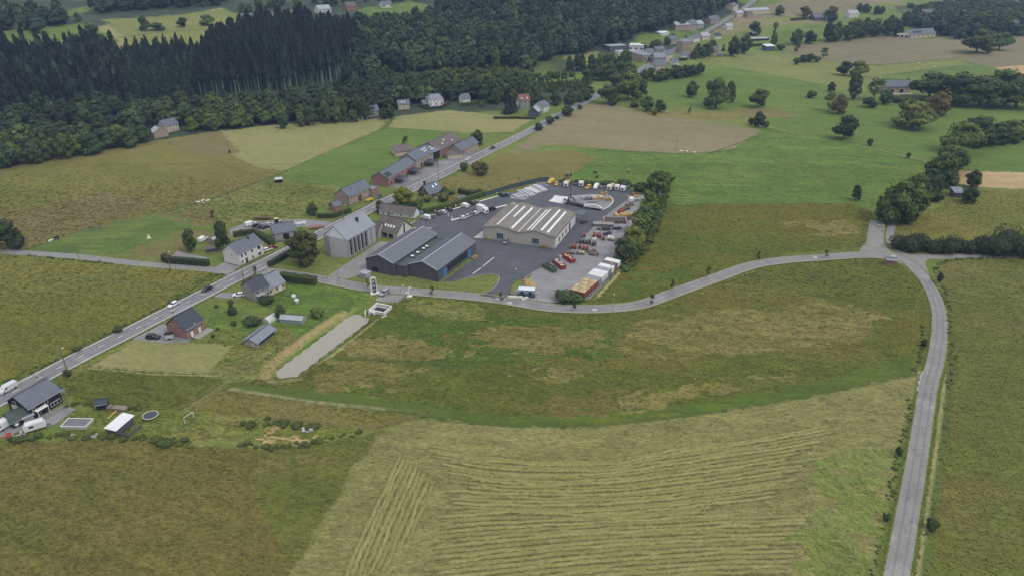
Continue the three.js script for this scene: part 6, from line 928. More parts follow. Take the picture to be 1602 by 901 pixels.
// --- white double-gabled hall with skylight strips
{
  const A = [-12.9, -288.8], B = [18.3, -277], W = Math.hypot(B[0] - A[0], B[1] - A[1]), ux = (B[0] - A[0]) / W, uz = (B[1] - A[1]) / W, D = 31.4, hw = W / 2, e = 5.2, r = 6.9;
  const t = thing('works_hall', 'large pale double gabled works hall with white skylight strips', 'hall', [A[0], 0, A[1]], Math.atan2(-uz, ux));
  const out = [[0, -0.8], [0, e], [hw * 0.46, r], [hw, e], [hw * 1.46, r], [W, e], [W, -0.8]], sh = new THREE.Shape(out.map((p) => new THREE.Vector2(...p))), g = new THREE.ExtrudeGeometry(sh, { depth: D, bevelEnabled: false }); g.translate(0, 0, -D); put('wall', boxUV(g), WALL.hall, t);
  const side = put('side_cladding', box(0.1, e, D - 0.4, W + 0.06, e / 2, -D / 2), mat('#cfd0d0', 'sheetmetal', 0.6), t);
  const pts = [[-0.4, e - 0.1], [hw * 0.46, r], [hw, e], [hw * 1.46, r], [W + 0.4, e - 0.06]];
  for (let i = 0; i < 4; i++) { const p = pts[i], q = pts[i + 1], s = new THREE.Shape([[p[0], p[1] + 0.03], [q[0], q[1] + 0.03], [q[0], q[1] + 0.2], [p[0], p[1] + 0.2]].map((v) => new THREE.Vector2(...v))), rg = new THREE.ExtrudeGeometry(s, { depth: D + 0.8, bevelEnabled: false }); rg.translate(0, 0, -D - 0.4); put('roof_slope', boxUV(rg), ROOF.fibre, t); }
  const strip = (f0, z0, z1, wd = 0.9) => { const x = f0 * W; let i = 0; while (x > pts[i + 1][0]) i++; const p = pts[i], q = pts[i + 1], a = Math.atan2(q[1] - p[1], q[0] - p[0]), y = p[1] + (x - p[0]) * Math.tan(a); const m = put('skylight', box(wd, 0.1, z1 - z0), SKYLIGHT, t); m.position.set(x, y + 0.24, -(z0 + z1) / 2); m.rotation.z = a; };
  strip(0.185, 1.6, 28); strip(0.29, 13, 28, 0.7); strip(0.395, 1.4, 29); strip(0.615, 1.4, 28, 0.8); strip(0.665, 1.4, 28.6, 0.8); strip(0.795, 2, 29); strip(0.88, 2, 28.8);
  put('valley_gutter', box(0.5, 0.14, D + 0.6, hw, e + 0.24, -D / 2), mat('#b9babb', null, 0.4), t); put('eaves_trim', box(0.2, 0.3, D + 0.9, W + 0.42, e + 0.06, -D / 2), mat('#3f4248', null), t);
  for (const u of [0.245, 0.74]) { const d = put('roller_door', winGeo(3.4, 3.6, 0.16), mat('#8f979f', 'sheetmetal', 0.5), t); d.position.set(u * W, 1.8, 0.03); for (let i = 0; i < 3; i++) for (let j = 0; j < 3; j++) put('pane', winGeo(0.8, 0.55, 0.06), GLASS, d).position.set(-1 + i, -0.2 + j * 0.75, 0.09); }
  for (const u of [6, 11, 16]) { window_(t, 'right', u, 0.9, 1.8, 2.4, W + 0.1, D); } window_(t, 'right', 22, 0.4, 2, 3.6, W + 0.1, D, FRAMEDARK);
  put('rear_canopy', join([box(4.5, 0.2, 6, W + 1.6, 4.4, -D - 3.4), box(0.2, 4.4, 0.2, W + 3.6, 2.2, -D - 0.8), box(0.2, 4.4, 0.2, W + 3.6, 2.2, -D - 6.2)]), mat('#5c6168', 'sheetmetal'), t);
  put('vent_pipe', cyl(0.15, 0.15, 1.4, hw * 1.3, 7.2, -12, 8), FRAME, t);
}
// --- brick farmhouse, long farm row and barns across the road
house({ a: [-80.6, -330.2], b: [-72.5, -345.5], w: 9, eave: 4.9, ridge: 8.2, base: 1, wall: 'stone', roof: 'slate', label: 'old brick and stone farmhouse with arched door on the main road', rows: [['front', 5, 3.1, 0.8, 1.3, 0.1], ['front', 4, 0.8, 0.8, 1.3, 0.16]], doors: [['front', 8.2, 2.6, 3.2, '#574a42']], skylights: [[5, 2.6, 0.8, 1]], chimneys: [], wins: [['left', 3, 3.4, 0.8, 1.2], ['left', 6, 3.4, 0.8, 1.2]] });
house({ name: 'porch_wing', cat: 'annex', a: [-86.1, -322.2], b: [-82, -328.1], L: 4.4, w: 4.2, eave: 2.6, ridge: 4.4, wall: 'brick', roof: 'slate', label: 'small brick gabled porch wing at the end of the brick farmhouse', wins: [['left', 2, 0.8, 0.9, 1.2]] });
house({ name: 'brick_annex', cat: 'annex', kind: 'flat', a: [-72.2, -344.2], b: [-69.4, -348.2], L: 5.6, w: 5, eave: 3.4, wall: 'brick', roof: 'grey', label: 'flat roofed brick annex at the right end of the brick farmhouse', rows: [['front', 2, 0.9, 0.9, 1.4, 0.25]] });
house({ name: 'row_house', cat: 'house', a: [-65.8, -360.2], b: [-55, -390.6], w: 10.6, eave: 4.6, ridge: 7.4, wall: 'redbrick', roof: 'slate', label: 'front low part of the long farm row with pink brick gable', rows: [['front', 6, 2.6, 0.8, 1.1, 0.07]], doors: [['front', 3, 1.1, 2.2, '#2d3036'], ['front', 12, 1.1, 2.2, '#2d3036'], ['front', 21, 1.1, 2.2, '#2d3036'], ['front', 29, 1.1, 2.2, '#2d3036']], solar: [[1, 1.2, 5, 2]], base: 1 });
house({ name: 'row_house', cat: 'house', a: [-55, -390.6], b: [-46.9, -409.2], w: 11, eave: 5.6, ridge: 9, wall: 'stone', roof: 'slate', label: 'higher middle part of the long farm row with roof lights', rows: [['front', 4, 3.4, 0.8, 1.2, 0.12]], doors: [['front', 6, 1.6, 2.6, '#2d3036'], ['front', 14, 1.6, 2.6, '#2d3036']], strips: [[13, 3.6, 0.8, 1], [15, 3.6, 0.8, 1], [17, 3.6, 0.8, 1], [14, 2.2, 0.8, 1], [16, 2.2, 0.8, 1]] });
house({ name: 'dark_shed_wing', cat: 'barn', a: [-46.9, -409.2], b: [-43.7, -415.9], w: 14, eave: 5, ridge: 7, wall: 'black', roof: 'seam', label: 'dark clad wing between the farm row and the old barn', strips: [[1.5, 3, 0.8, 1], [3, 3, 0.8, 1], [4.5, 3, 0.8, 1], [1.5, 5, 0.8, 1], [3, 5, 0.8, 1], [4.5, 5, 0.8, 1]] });
house({ name: 'barn', cat: 'barn', a: [-43.7, -415.9], b: [-32.2, -441.2], w: 16, eave: 4.6, ridge: 8, wall: 'brick', roof: 'brown', label: 'old brick barn with worn brown roof at the far end of the row', rows: [['front', 6, 1.2, 1, 1.3, 0.1]], strips: [[9, 3, 0.9, 1], [14, 5, 0.9, 1.2], [20, 2.6, 0.9, 1]], doors: [['front', 13, 2.4, 2.8, '#cfcac2']] });
house({ name: 'lean_to', cat: 'shed', kind: 'mono', a: [-70.7, -418], b: [-64.5, -420.8], L: 11, w: 9, eave: 2.6, ridge: 4.2, wall: 'cream', roof: 'brown', label: 'low lean-to shed behind the long farm row at the field edge' });
house({ name: 'farm_building', cat: 'building', a: [-38.5, -411.8], b: [-31.2, -413.9], L: 11, w: 6, eave: 3, ridge: 4.4, wall: 'cream', roof: 'brown', label: 'low ruined looking farm building before the old barn', rows: [['front', 2, 0.9, 0.8, 1]] });
house({ a: [-31.2, -413.9], b: [-21.2, -433], w: 8, eave: 4.8, ridge: 8, wall: 'stone', roof: 'slate', label: 'brick roadside farmhouse right of the low ruined building', rows: [['front', 4, 2.9, 0.9, 1.3, 0.14], ['front', 4, 0.8, 0.9, 1.3, 0.14]] });
for (const [q, label] of [[[-60.6, -368.4], 'nearest dark carport before the long farm row'], [[-55.1, -383.3], 'middle dark carport before the long farm row'], [[-47.4, -399.4], 'farthest dark carport before the long farm row']]) {
  const t = thing('carport', label, 'carport', [q[0], 0, q[1]], 1.2); put('roof', join([box(7, 0.2, 5.6, 0, 2.6, 0)]), ROOF.dark, t); for (const x of [-3.2, 3.2]) for (const z of [-2.5, 2.5]) put('post', winGeo(0.16, 2.6, 0.16), FRAMEDARK, t).position.set(x, 1.3, z);
}
house({ a: [-42.2, -340.3], b: [-35.9, -347.2], w: 8.4, eave: 2.7, ridge: 6.4, wall: 'brown', roof: 'slate', label: 'dark brown brick house with roof lights behind the yard hedge', strips: [[5, 2.4, 0.9, 1.3], [7.4, 2.9, 0.9, 1.3]], wins: [['left', 4.6, 0.4, 2.6, 2.2], ['left', 4.4, 3, 1, 2.4], ['front', 2.6, 0.3, 2, 2.1], ['front', 6.6, 0.3, 2, 2.1]], chimneys: [[1, 0.5, 0.8, 0.8, 1.4]], chimneyMat: mat('#2c2c30', null), extra: (t, L) => put('terrace', box(7, 0.2, 4, 6.6, 0.12, 2.4), mat('#aaa79e', 'plaster'), t) });
house({ name: 'garden_shed', cat: 'shed', kind: 'mono', a: [-26.3, -334.6], b: [-22, -337.9], L: 4.4, w: 2.6, eave: 2, ridge: 2.3, wall: 'steel', roof: 'slate', label: 'grey garden shed on the lawn behind the yard hedge' });
// --- farm at the wood edge and houses along the hill foot
house({ a: [-235.4, -473.3], b: [-230.5, -481.7], L: 11, w: 7, eave: 5, ridge: 8.2, wall: 'cream', roof: 'slate', label: 'cream stone farmhouse at the wood edge, far left', rows: [['front', 4, 3, 0.8, 1.2, 0.15], ['front', 4, 0.7, 0.8, 1.3, 0.15]], skylights: [[3, 1, 0.8, 0.8], [6, 1, 0.8, 0.8]] });
house({ name: 'barn', cat: 'barn', a: [-241.5, -464], b: [-238.1, -461.1], L: 6.4, w: 9.6, eave: 4, ridge: 6.6, wall: 'stone', roof: 'pale', label: 'stone barn with pale roof before the cream farmhouse' });
house({ a: [-106.4, -518.7], b: [-98.5, -523.1], w: 8, eave: 4.4, ridge: 7.4, wall: 'grey', roof: 'slate', label: 'small grey house with solar panels between dark round trees', solar: [[2, 1.2, 5, 2]] });
house({ a: [-86.6, -539.4], b: [-78.2, -542], w: 7, eave: 4, ridge: 6.8, wall: 'cream', roof: 'slate', label: 'small cream house with two roof lights at the hill foot', strips: [[3, 1.6, 0.8, 1], [5, 1.6, 0.8, 1]], rows: [['front', 3, 0.9, 0.9, 1.3]] });
house({ a: [-64.3, -549.2], b: [-53.3, -553.8], w: 9, eave: 5.2, ridge: 8.2, kind: 'hip', hip: 2.4, wall: 'white', roof: 'grey', label: 'white two storey house with hipped grey roof at the hill foot', rows: [['front', 4, 3.2, 0.9, 1.2], ['front', 3, 0.7, 1.3, 1.6]], extra: (t, L) => { put('terrace', box(9, 1, 4, 4.6, 0.4, 2.2), mat('#9a9a98', 'plaster'), t); put('side_wing', prism([[0.5, 1.6], [0.5, 2], [-6, 4.2], [-6, 0]], -4.5, -0.1), ROOF.slate, t); } });
house({ a: [-38.2, -555.7], b: [-33.6, -558.8], L: 6.6, w: 6.6, eave: 4.4, ridge: 7.4, wall: 'white', roof: 'slate', label: 'small white gabled house right of the hipped white house', rows: [['front', 2, 2.8, 0.8, 1.1, 0.25]], wins: [['right', 3, 1, 0.9, 1.4]] });
house({ a: [6.4, -542.7], b: [13.8, -545.1], w: 9, eave: 6.4, ridge: 10.2, wall: 'grey', roof: 'red', label: 'tall house with red brown tiled roof beyond the beige field', rows: [['front', 3, 4.2, 0.9, 1.3], ['front', 3, 1, 0.9, 1.3]], skylights: [], strips: [[1.6, 1.4, 0.8, 1], [6, 1.4, 0.8, 1]], extra: (t, L, W) => put('side_annex', box(3, 4, 5, -1.6, 2, -5), WALL.white, t) });
house({ name: 'slate_barn', cat: 'barn', a: [19, -518.5], b: [22.5, -529], L: 7, w: 7.4, eave: 4, ridge: 7, wall: 'slatewall', roof: 'pale', label: 'dark slate hung barn with pale roof beside the far road', wins: [['left', 3, 0.8, 1.4, 1.8], ['left', 5.6, 0.8, 0.8, 1.6]] });
house({ a: [23.3, -531], b: [27.9, -537.1], L: 8.4, w: 9, eave: 4.8, ridge: 7.8, wall: 'white', roof: 'slate', label: 'white farmhouse joined behind the dark slate hung barn', rows: [['front', 3, 2.8, 0.9, 1.4], ['front', 3, 0.6, 0.9, 1.5]] });
// --- village up the road
for (const o of [
  { name: 'village_hall', cat: 'hall', kind: 'flat', a: [102, -765.8], b: [122.4, -773.5], w: 16, eave: 5, wall: 'slatewall', roof: 'pale', label: 'long flat roofed dark hall at the left of the village', rows: [['front', 4, 1.4, 2.4, 1.6]] },
  { name: 'village_hall', cat: 'hall', kind: 'flat', a: [109.2, -749.1], b: [131.1, -755.3], w: 11, eave: 4, wall: 'white', roof: 'pale', label: 'low flat roofed white hall in front of the long dark hall', rows: [['front', 4, 1, 3, 1.8]] },
  { name: 'village_hall', cat: 'hall', kind: 'flat', a: [122.7, -771], b: [137, -767.4], w: 14, eave: 6, wall: 'white', roof: 'white', label: 'white flat roofed hall in the middle of the hall group', rows: [['front', 3, 2, 2.6, 2]] },
  { name: 'village_hall', cat: 'hall', kind: 'mono', a: [129.9, -721.4], b: [141.1, -729.5], w: 18, eave: 6.6, ridge: 8, wall: 'stone', roof: 'grey', label: 'brown hall with tall white windows on the village road', rows: [['front', 3, 1.4, 1.8, 4]] },
  { a: [136.3, -684.3], b: [146.6, -687.8], w: 12, eave: 6, ridge: 10, wall: 'cream', roof: 'slate', label: 'cream gabled house at the lower end of the village', rows: [['front', 3, 3.6, 1, 1.4], ['front', 3, 0.8, 1, 1.6]] },
  { name: 'low_wing', cat: 'annex', a: [127.3, -684.6], b: [135.7, -684.4], w: 8, eave: 3, ridge: 5.4, wall: 'cream', roof: 'grey', label: 'low wing left of the cream gabled village house' },
  { a: [140, -715.9], b: [151.8, -718.8], w: 10, eave: 6, ridge: 10, wall: 'grey', roof: 'grey', label: 'grey roofed house behind the cream gabled village house' },
  { a: [152.2, -724.3], b: [161.7, -730.4], w: 11, eave: 7, ridge: 10.6, wall: 'cream', roof: 'slate', label: 'pale gabled house behind the grey roofed village house', rows: [['front', 2, 4, 1, 1.4]] },
  { a: [179.5, -773.6], b: [190, -779.6], w: 10, eave: 10.6, ridge: 13, kind: 'hip', hip: 3, wall: 'stone', roof: 'grey', label: 'tall square stone house with small turret on the village road', rows: [['front', 3, 6.6, 1.2, 1.8], ['front', 3, 2, 1.2, 1.8]], extra: (t, L, W) => { put('turret', box(2.4, 13, 2.4, L - 0.6, 6.5, -W + 1), WALL.stone, t); const c = new THREE.ConeGeometry(2, 4, 4); c.rotateY(0.785); put('spire', c, ROOF.dark, t).position.set(L - 0.6, 15, -W + 1); } },
  { name: 'bungalow', cat: 'bungalow', a: [173.4, -741.9], b: [184.9, -746.8], w: 9, eave: 3, ridge: 6, kind: 'hip', wall: 'white', roof: 'slate', label: 'white bungalow with hipped roof below the turret house' },
  { a: [205.1, -766.1], b: [213.8, -763.4], w: 11, eave: 5, ridge: 8.6, wall: 'cream', roof: 'slate', label: 'large grey gabled house on the right edge of the village', wins: [['front', 4, 2.8, 1, 1.4], ['front', 9, 2.8, 1, 1.4]], extra: (t, L) => put('side_annex', box(6, 3, 6, L + 3, 1.5, -3), WALL.grey, t) },
  { name: 'farm_building', cat: 'building', a: [194.9, -886], b: [213, -891.4], w: 12, eave: 6, ridge: 9, wall: 'stone', roof: 'pale', label: 'long stone building on the green left of the far road' },
  { a: [213, -891.4], b: [223.5, -896.9], w: 14, eave: 7, ridge: 12, wall: 'stone', roof: 'slate', label: 'broad stone house at the roadside end of the long stone building' },
  { a: [225.6, -903], b: [234.6, -911.4], w: 10, eave: 6, ridge: 9.6, wall: 'grey', roof: 'pale', label: 'pale grey house beside the broad stone house' },
  { name: 'marquee', cat: 'marquee', a: [171.3, -852.9], b: [182.2, -859.6], w: 17, eave: 2.6, ridge: 3.6, wall: 'white', roof: 'white', label: 'white marquee on the green beside the stone building' },
  { name: 'brick_barn', cat: 'barn', a: [78.7, -667], b: [86.9, -669.6], w: 7, eave: 3.4, ridge: 7, wall: 'redbrick', roof: 'slate', label: 'small red brick barn between the trees before the village' },
  { a: [138.3, -743.6], b: [145, -748.3], w: 8, eave: 5, ridge: 8, wall: 'white', roof: 'slate', label: 'white house left of the village road behind the brown hall' },
  { a: [205.6, -836.3], b: [214.8, -844.8], w: 8, eave: 4.6, ridge: 8, wall: 'white', roof: 'slate', label: 'white gabled house right of the road above the turret house' },
  { a: [264, -912.1], b: [272.7, -918.2], w: 9, eave: 4, ridge: 7.4, wall: 'white', roof: 'pale', label: 'pale cottage in the beige field right of the far road' },
  { a: [157.3, -708.2], b: [163.5, -711.1], w: 7, eave: 3.4, ridge: 6, wall: 'white', roof: 'slate', label: 'low white house among dark trees below the turret house' },
  { name: 'roadside_house', a: [149.9, -760.9], b: [159.6, -766.7], w: 8, eave: 4.6, ridge: 7, wall: 'grey', roof: 'slate', label: 'small grey house left of the village road opposite the turret' },
  { a: [173.6, -810.9], b: [185, -821.6], w: 8, eave: 6, ridge: 9, wall: 'grey', roof: 'slate', label: 'grey house left of the village road above the turret house' },
  { a: [219.7, -852.9], b: [230.2, -859.7], w: 9, eave: 4.4, ridge: 8, wall: 'cream', roof: 'pale', label: 'pale house right of the road above the village' },
  { a: [237.2, -863.5], b: [245.7, -867.4], w: 8, eave: 3.4, ridge: 6.4, wall: 'white', roof: 'dark', label: 'small white cottage with dark roof right of the far road' },
  { a: [248.1, -932.3], b: [261.6, -941.4], w: 10, eave: 5, ridge: 9, wall: 'stone', roof: 'slate', label: 'stone house beside the road at the forest edge' },
  { a: [293, -996.9], b: [303, -1008.6], w: 12, eave: 7, ridge: 10, wall: 'cream', roof: 'slate', label: 'pale house half hidden by forest near the road crest' },
  { a: [291.7, -972.3], b: [303.1, -980.2], w: 10, eave: 5, ridge: 8, wall: 'cream', roof: 'pale', label: 'pale house right of the road below the crest' },
  { name: 'long_barn', cat: 'barn', a: [308, -991.7], b: [345.8, -1008.6], w: 14, eave: 4, ridge: 6.6, wall: 'cream', roof: 'pale', label: 'long pale roofed barn right of the road crest' },
  { a: [306.7, -974.6], b: [315.1, -980.4], w: 9, eave: 5, ridge: 8, wall: 'stone', roof: 'brown', label: 'small stone house before the long pale roofed barn' },
  { name: 'long_shed', cat: 'shed', kind: 'mono', a: [275.2, -860.2], b: [302.2, -867.7], w: 8, eave: 2.4, ridge: 3, wall: 'black', roof: 'pale', label: 'long low dark shed with pale roof edge above the hedge' },
  { name: 'field_hut', cat: 'hut', a: [288, -888.6], b: [294.8, -890.7], w: 6, eave: 3, ridge: 4.6, wall: 'black', roof: 'slate', label: 'little dark hut under the round tree above the village' },
  { name: 'field_shed', cat: 'shed', kind: 'mono', a: [279.1, -806], b: [289.5, -808.9], w: 9, eave: 5, ridge: 6, wall: 'slatewall', roof: 'white', label: 'upper field shed with bright white roof' },
  { a: [406.8, -1004.8], b: [426.6, -1017.5], w: 10, eave: 4, ridge: 8.4, wall: 'slatewall', roof: 'slate', label: 'slate grey gabled cottage beside the brownish oak, upper right' },
  { a: [470.6, -1045.2], b: [487.6, -1053.8], w: 10, eave: 5.4, ridge: 9.6, wall: 'white', roof: 'pale', label: 'upper white cottage at the left end of the tree band', rows: [['front', 3, 1.4, 1.2, 1.6]] },
  { a: [472.5, -876], b: [510.3, -892.6], w: 12, eave: 4, ridge: 9.4, wall: 'cream', roof: 'slate', label: 'farmhouse with solar panelled grey roof, top right', solar: [[5, 2, 14, 2]], rows: [['front', 5, 1, 2, 1.8]] },
  { name: 'flat_garage', cat: 'garage', kind: 'flat', a: [458.1, -882.1], b: [467.8, -875.5], w: 8, eave: 4, wall: 'white', roof: 'white', label: 'white flat roofed carport left of the solar panelled farmhouse', rows: [['front', 3, 0.4, 3, 2.8]] },
  { a: [555.8, -962.9], b: [566.6, -964.9], w: 11, eave: 9, ridge: 13, wall: 'stone', roof: 'white', label: 'tall stone house with whitish roof in the top right wood' },
  { a: [573.9, -1049.5], b: [593.5, -1056.6], w: 11, eave: 4.4, ridge: 8.4, wall: 'brown', roof: 'brown', label: 'brown roofed house behind the solar panelled farmhouse' },
  { a: [621, -924.8], b: [639.6, -925.8], w: 11, eave: 5.6, ridge: 10, wall: 'cream', roof: 'slate', label: 'cream house cut by the right picture edge, near the top', rows: [['front', 3, 1.2, 1.6, 1.8]] },
  { a: [313.3, -601.2], b: [334.3, -601.8], w: 9, eave: 6, ridge: 10.4, wall: 'stone', roof: 'slate', label: 'long stone farmhouse with grey roof on the right slope', wins: [['front', 6, 0.8, 2.8, 2.8], ['front', 14, 0.8, 2.8, 2.8], ['front', 3, 3.8, 0.9, 1.2], ['front', 10, 3.8, 0.9, 1.2], ['front', 18, 3.8, 0.9, 1.2]], frame: FRAMEDARK, chimneys: [[20, 0.5, 0.8, 0.8, 1]], extra: (t, L) => put('terrace', box(L, 0.4, 4, L / 2 + 2, 0.2, 2.1), mat('#b6b3aa', 'plaster'), t) },
  { name: 'field_shed', cat: 'shed', kind: 'mono', a: [226.6, -342.8], b: [231.2, -342.3], w: 5.4, eave: 2.6, ridge: 3.8, wall: 'timber', roof: 'grey', label: 'small field shed with grey roof below the stubble strip' },
  { name: 'roadside_shelter', cat: 'shelter', a: [152.5, -260.3], b: [155.9, -259.4], w: 2.6, eave: 2.3, ridge: 2.8, wall: 'redbrick', roof: 'grey', label: 'small red brick shelter with grey roof at the lane junction' },
  { name: 'transformer_cabin', cat: 'cabin', a: [-59.7, -248.9], b: [-57, -247.3], L: 3.2, w: 2.8, eave: 2.3, ridge: 2.6, kind: 'hip', hip: 1.2, wall: 'concrete', roof: 'pale', label: 'grey concrete transformer cabin at the corner of the left timber hall', doors: [['front', 1.6, 1.4, 1.9, '#8d9299']] },
  { a: [-279.1, -771.9], b: [-267.3, -775.2], w: 9, eave: 4.6, ridge: 8, wall: 'grey', roof: 'slate', label: 'grey farmhouse on the hill crest, top left', rows: [['front', 4, 1.4, 1, 1.4]] },
  { a: [-210.6, -819.7], b: [-199.7, -830.1], w: 10, eave: 4.6, ridge: 8.4, wall: 'white', roof: 'pale', label: 'white house with pale roof above the bare-stemmed plantation', rows: [['front', 3, 1.4, 1.2, 1.5]] },
  { a: [-186, -849.5], b: [-176.8, -857.5], w: 10, eave: 4, ridge: 8.4, wall: 'brick', roof: 'brown', label: 'brown roofed hilltop house left of the steep green field' },
  { a: [-150.6, -879.6], b: [-141, -887.7], w: 9, eave: 4, ridge: 7.4, wall: 'white', roof: 'slate', label: 'white walled hilltop house at the top of the steep green field', rows: [['front', 2, 1, 2.4, 2]] },
  { name: 'flat_hut', cat: 'hut', kind: 'flat', a: [-267.9, -778.3], b: [-260.5, -784.7], w: 8, eave: 3, wall: 'white', roof: 'pale', label: 'low pale flat building right of the grey hill crest farmhouse' },
  { name: 'roadside_shed', cat: 'shed', a: [-150, -511.3], b: [-146.3, -513.1], L: 5, w: 5, eave: 3, ridge: 5, wall: 'grey', roof: 'slate', label: 'grey roofed hut among the grey green trees above the pale field' },
]) house(o);

// ---------- vehicles ----------
const RUBBER = mat('#17181a', null, 0.9), LAMPW = mat('#d9d9d2', null, 0.3), LAMPR = mat('#7a1d1a', null, 0.4), STEEL = mat('#5a5e64', null, 0.6, 0.3);
const paintMat = (hex) => mat(hex, null, 0.35, 0, { });
function slab(profile, width, bev = 0.06) {          // side outline (x forward, y up) given width, with rounded edges
  const s = new THREE.Shape(profile.map((p) => new THREE.Vector2(...p))), g = new THREE.ExtrudeGeometry(s, { depth: width - 2 * bev, bevelEnabled: true, bevelThickness: bev, bevelSize: bev * 0.7, bevelSegments: 1 }); g.translate(0, 0, -width / 2 + bev); return boxUV(g);
}
const WHEEL = (() => { const g = new THREE.CylinderGeometry(0.33, 0.33, 0.24, 12); g.rotateX(Math.PI / 2); return g; })(), RIM = (() => { const g = new THREE.CylinderGeometry(0.2, 0.2, 0.26, 8); g.rotateX(Math.PI / 2); return g; })();
const V = {
  car: { w: 1.76, body: slab([[-2.05, 0.35], [-2.1, 0.85], [-1.5, 0.95], [1.0, 0.92], [1.9, 0.78], [2.12, 0.6], [2.1, 0.32]], 1.76), glass: slab([[-1.95, 0.9], [-1.5, 1.36], [0.2, 1.4], [1.05, 0.9]], 1.5), roof: slab([[-1.55, 1.38], [-1.45, 1.46], [0.15, 1.48], [0.3, 1.38]], 1.44, 0.04), ax: [-1.3, 1.35], r: 1 },
  suv: { w: 1.86, body: slab([[-2.2, 0.4], [-2.25, 1.0], [1.1, 1.02], [2.1, 0.9], [2.28, 0.7], [2.25, 0.38]], 1.86), glass: slab([[-2.15, 1.0], [-1.85, 1.6], [0.4, 1.62], [1.2, 1.0]], 1.6), roof: slab([[-1.95, 1.6], [-1.85, 1.7], [0.35, 1.7], [0.5, 1.6]], 1.56, 0.04), ax: [-1.4, 1.45], r: 1.1 },
  van: { w: 1.95, body: slab([[-2.5, 0.38], [-2.55, 1.95], [0.6, 2.0], [1.05, 1.75], [1.65, 1.15], [2.4, 0.95], [2.5, 0.36]], 1.95, 0.1), glass: slab([[0.55, 1.2], [0.55, 1.75], [0.95, 1.72], [1.55, 1.18]], 1.99, 0.03), roof: slab([[-2.4, 1.98], [-2.3, 2.05], [0.5, 2.07], [0.7, 1.98]], 1.7, 0.04), ax: [-1.6, 1.65], r: 1 },
};
function car(type, p, q, hex, label, group) {        // p rear, q front
  const v = V[type], th = Math.atan2(-(q[1] - p[1]), q[0] - p[0]), x = (p[0] + q[0]) / 2, z = (p[1] + q[1]) / 2, dx = Math.cos(th), dz = -Math.sin(th);
  const y1 = lift(x + dx * 1.4, z + dz * 1.4), y0 = lift(x - dx * 1.4, z - dz * 1.4);
  const t = thing(type === 'van' ? 'van' : 'car', label, type === 'van' ? 'van' : 'car', [x, (y0 + y1) / 2, z], th, group); t.rotation.order = 'YXZ'; t.rotation.z = Math.atan2(y1 - y0, 2.8);
  put('body', v.body, paintMat(hex), t); put('windows', v.glass, GLASS, t); put('roof', v.roof, paintMat(hex), t);
  for (const a of v.ax) for (const s of [-1, 1]) { const w = put('wheel', WHEEL, RUBBER, t); w.position.set(a, 0.33 * v.r, s * (v.w / 2 - 0.1)); w.scale.setScalar(v.r); put('rim', RIM, STEEL, w); }
  for (const s of [-1, 1]) { put('headlight', winGeo(0.1, 0.16, 0.35), LAMPW, t).position.set(v.body.boundingBox ? 2.1 : (type === 'van' ? 2.48 : type === 'suv' ? 2.24 : 2.1), 0.7, s * (v.w / 2 - 0.3)); put('tail_light', winGeo(0.1, 0.2, 0.22), LAMPR, t).position.set(type === 'van' ? -2.55 : type === 'suv' ? -2.26 : -2.12, 0.8, s * (v.w / 2 - 0.22)); }
  return t;
}
function lift(x, z) { return G(x, z) + (nearRoad(x, z) ? 0.13 : 0.06); }
function nearRoad(x, z) { for (let i = 0; i < roadLine.length; i++) if (Math.hypot(roadLine[i][0] - x, roadLine[i][1] - z) < 5) return true; return false; }
const BIGW = (() => { const g = new THREE.CylinderGeometry(0.5, 0.5, 0.34, 12); g.rotateX(Math.PI / 2); return g; })();
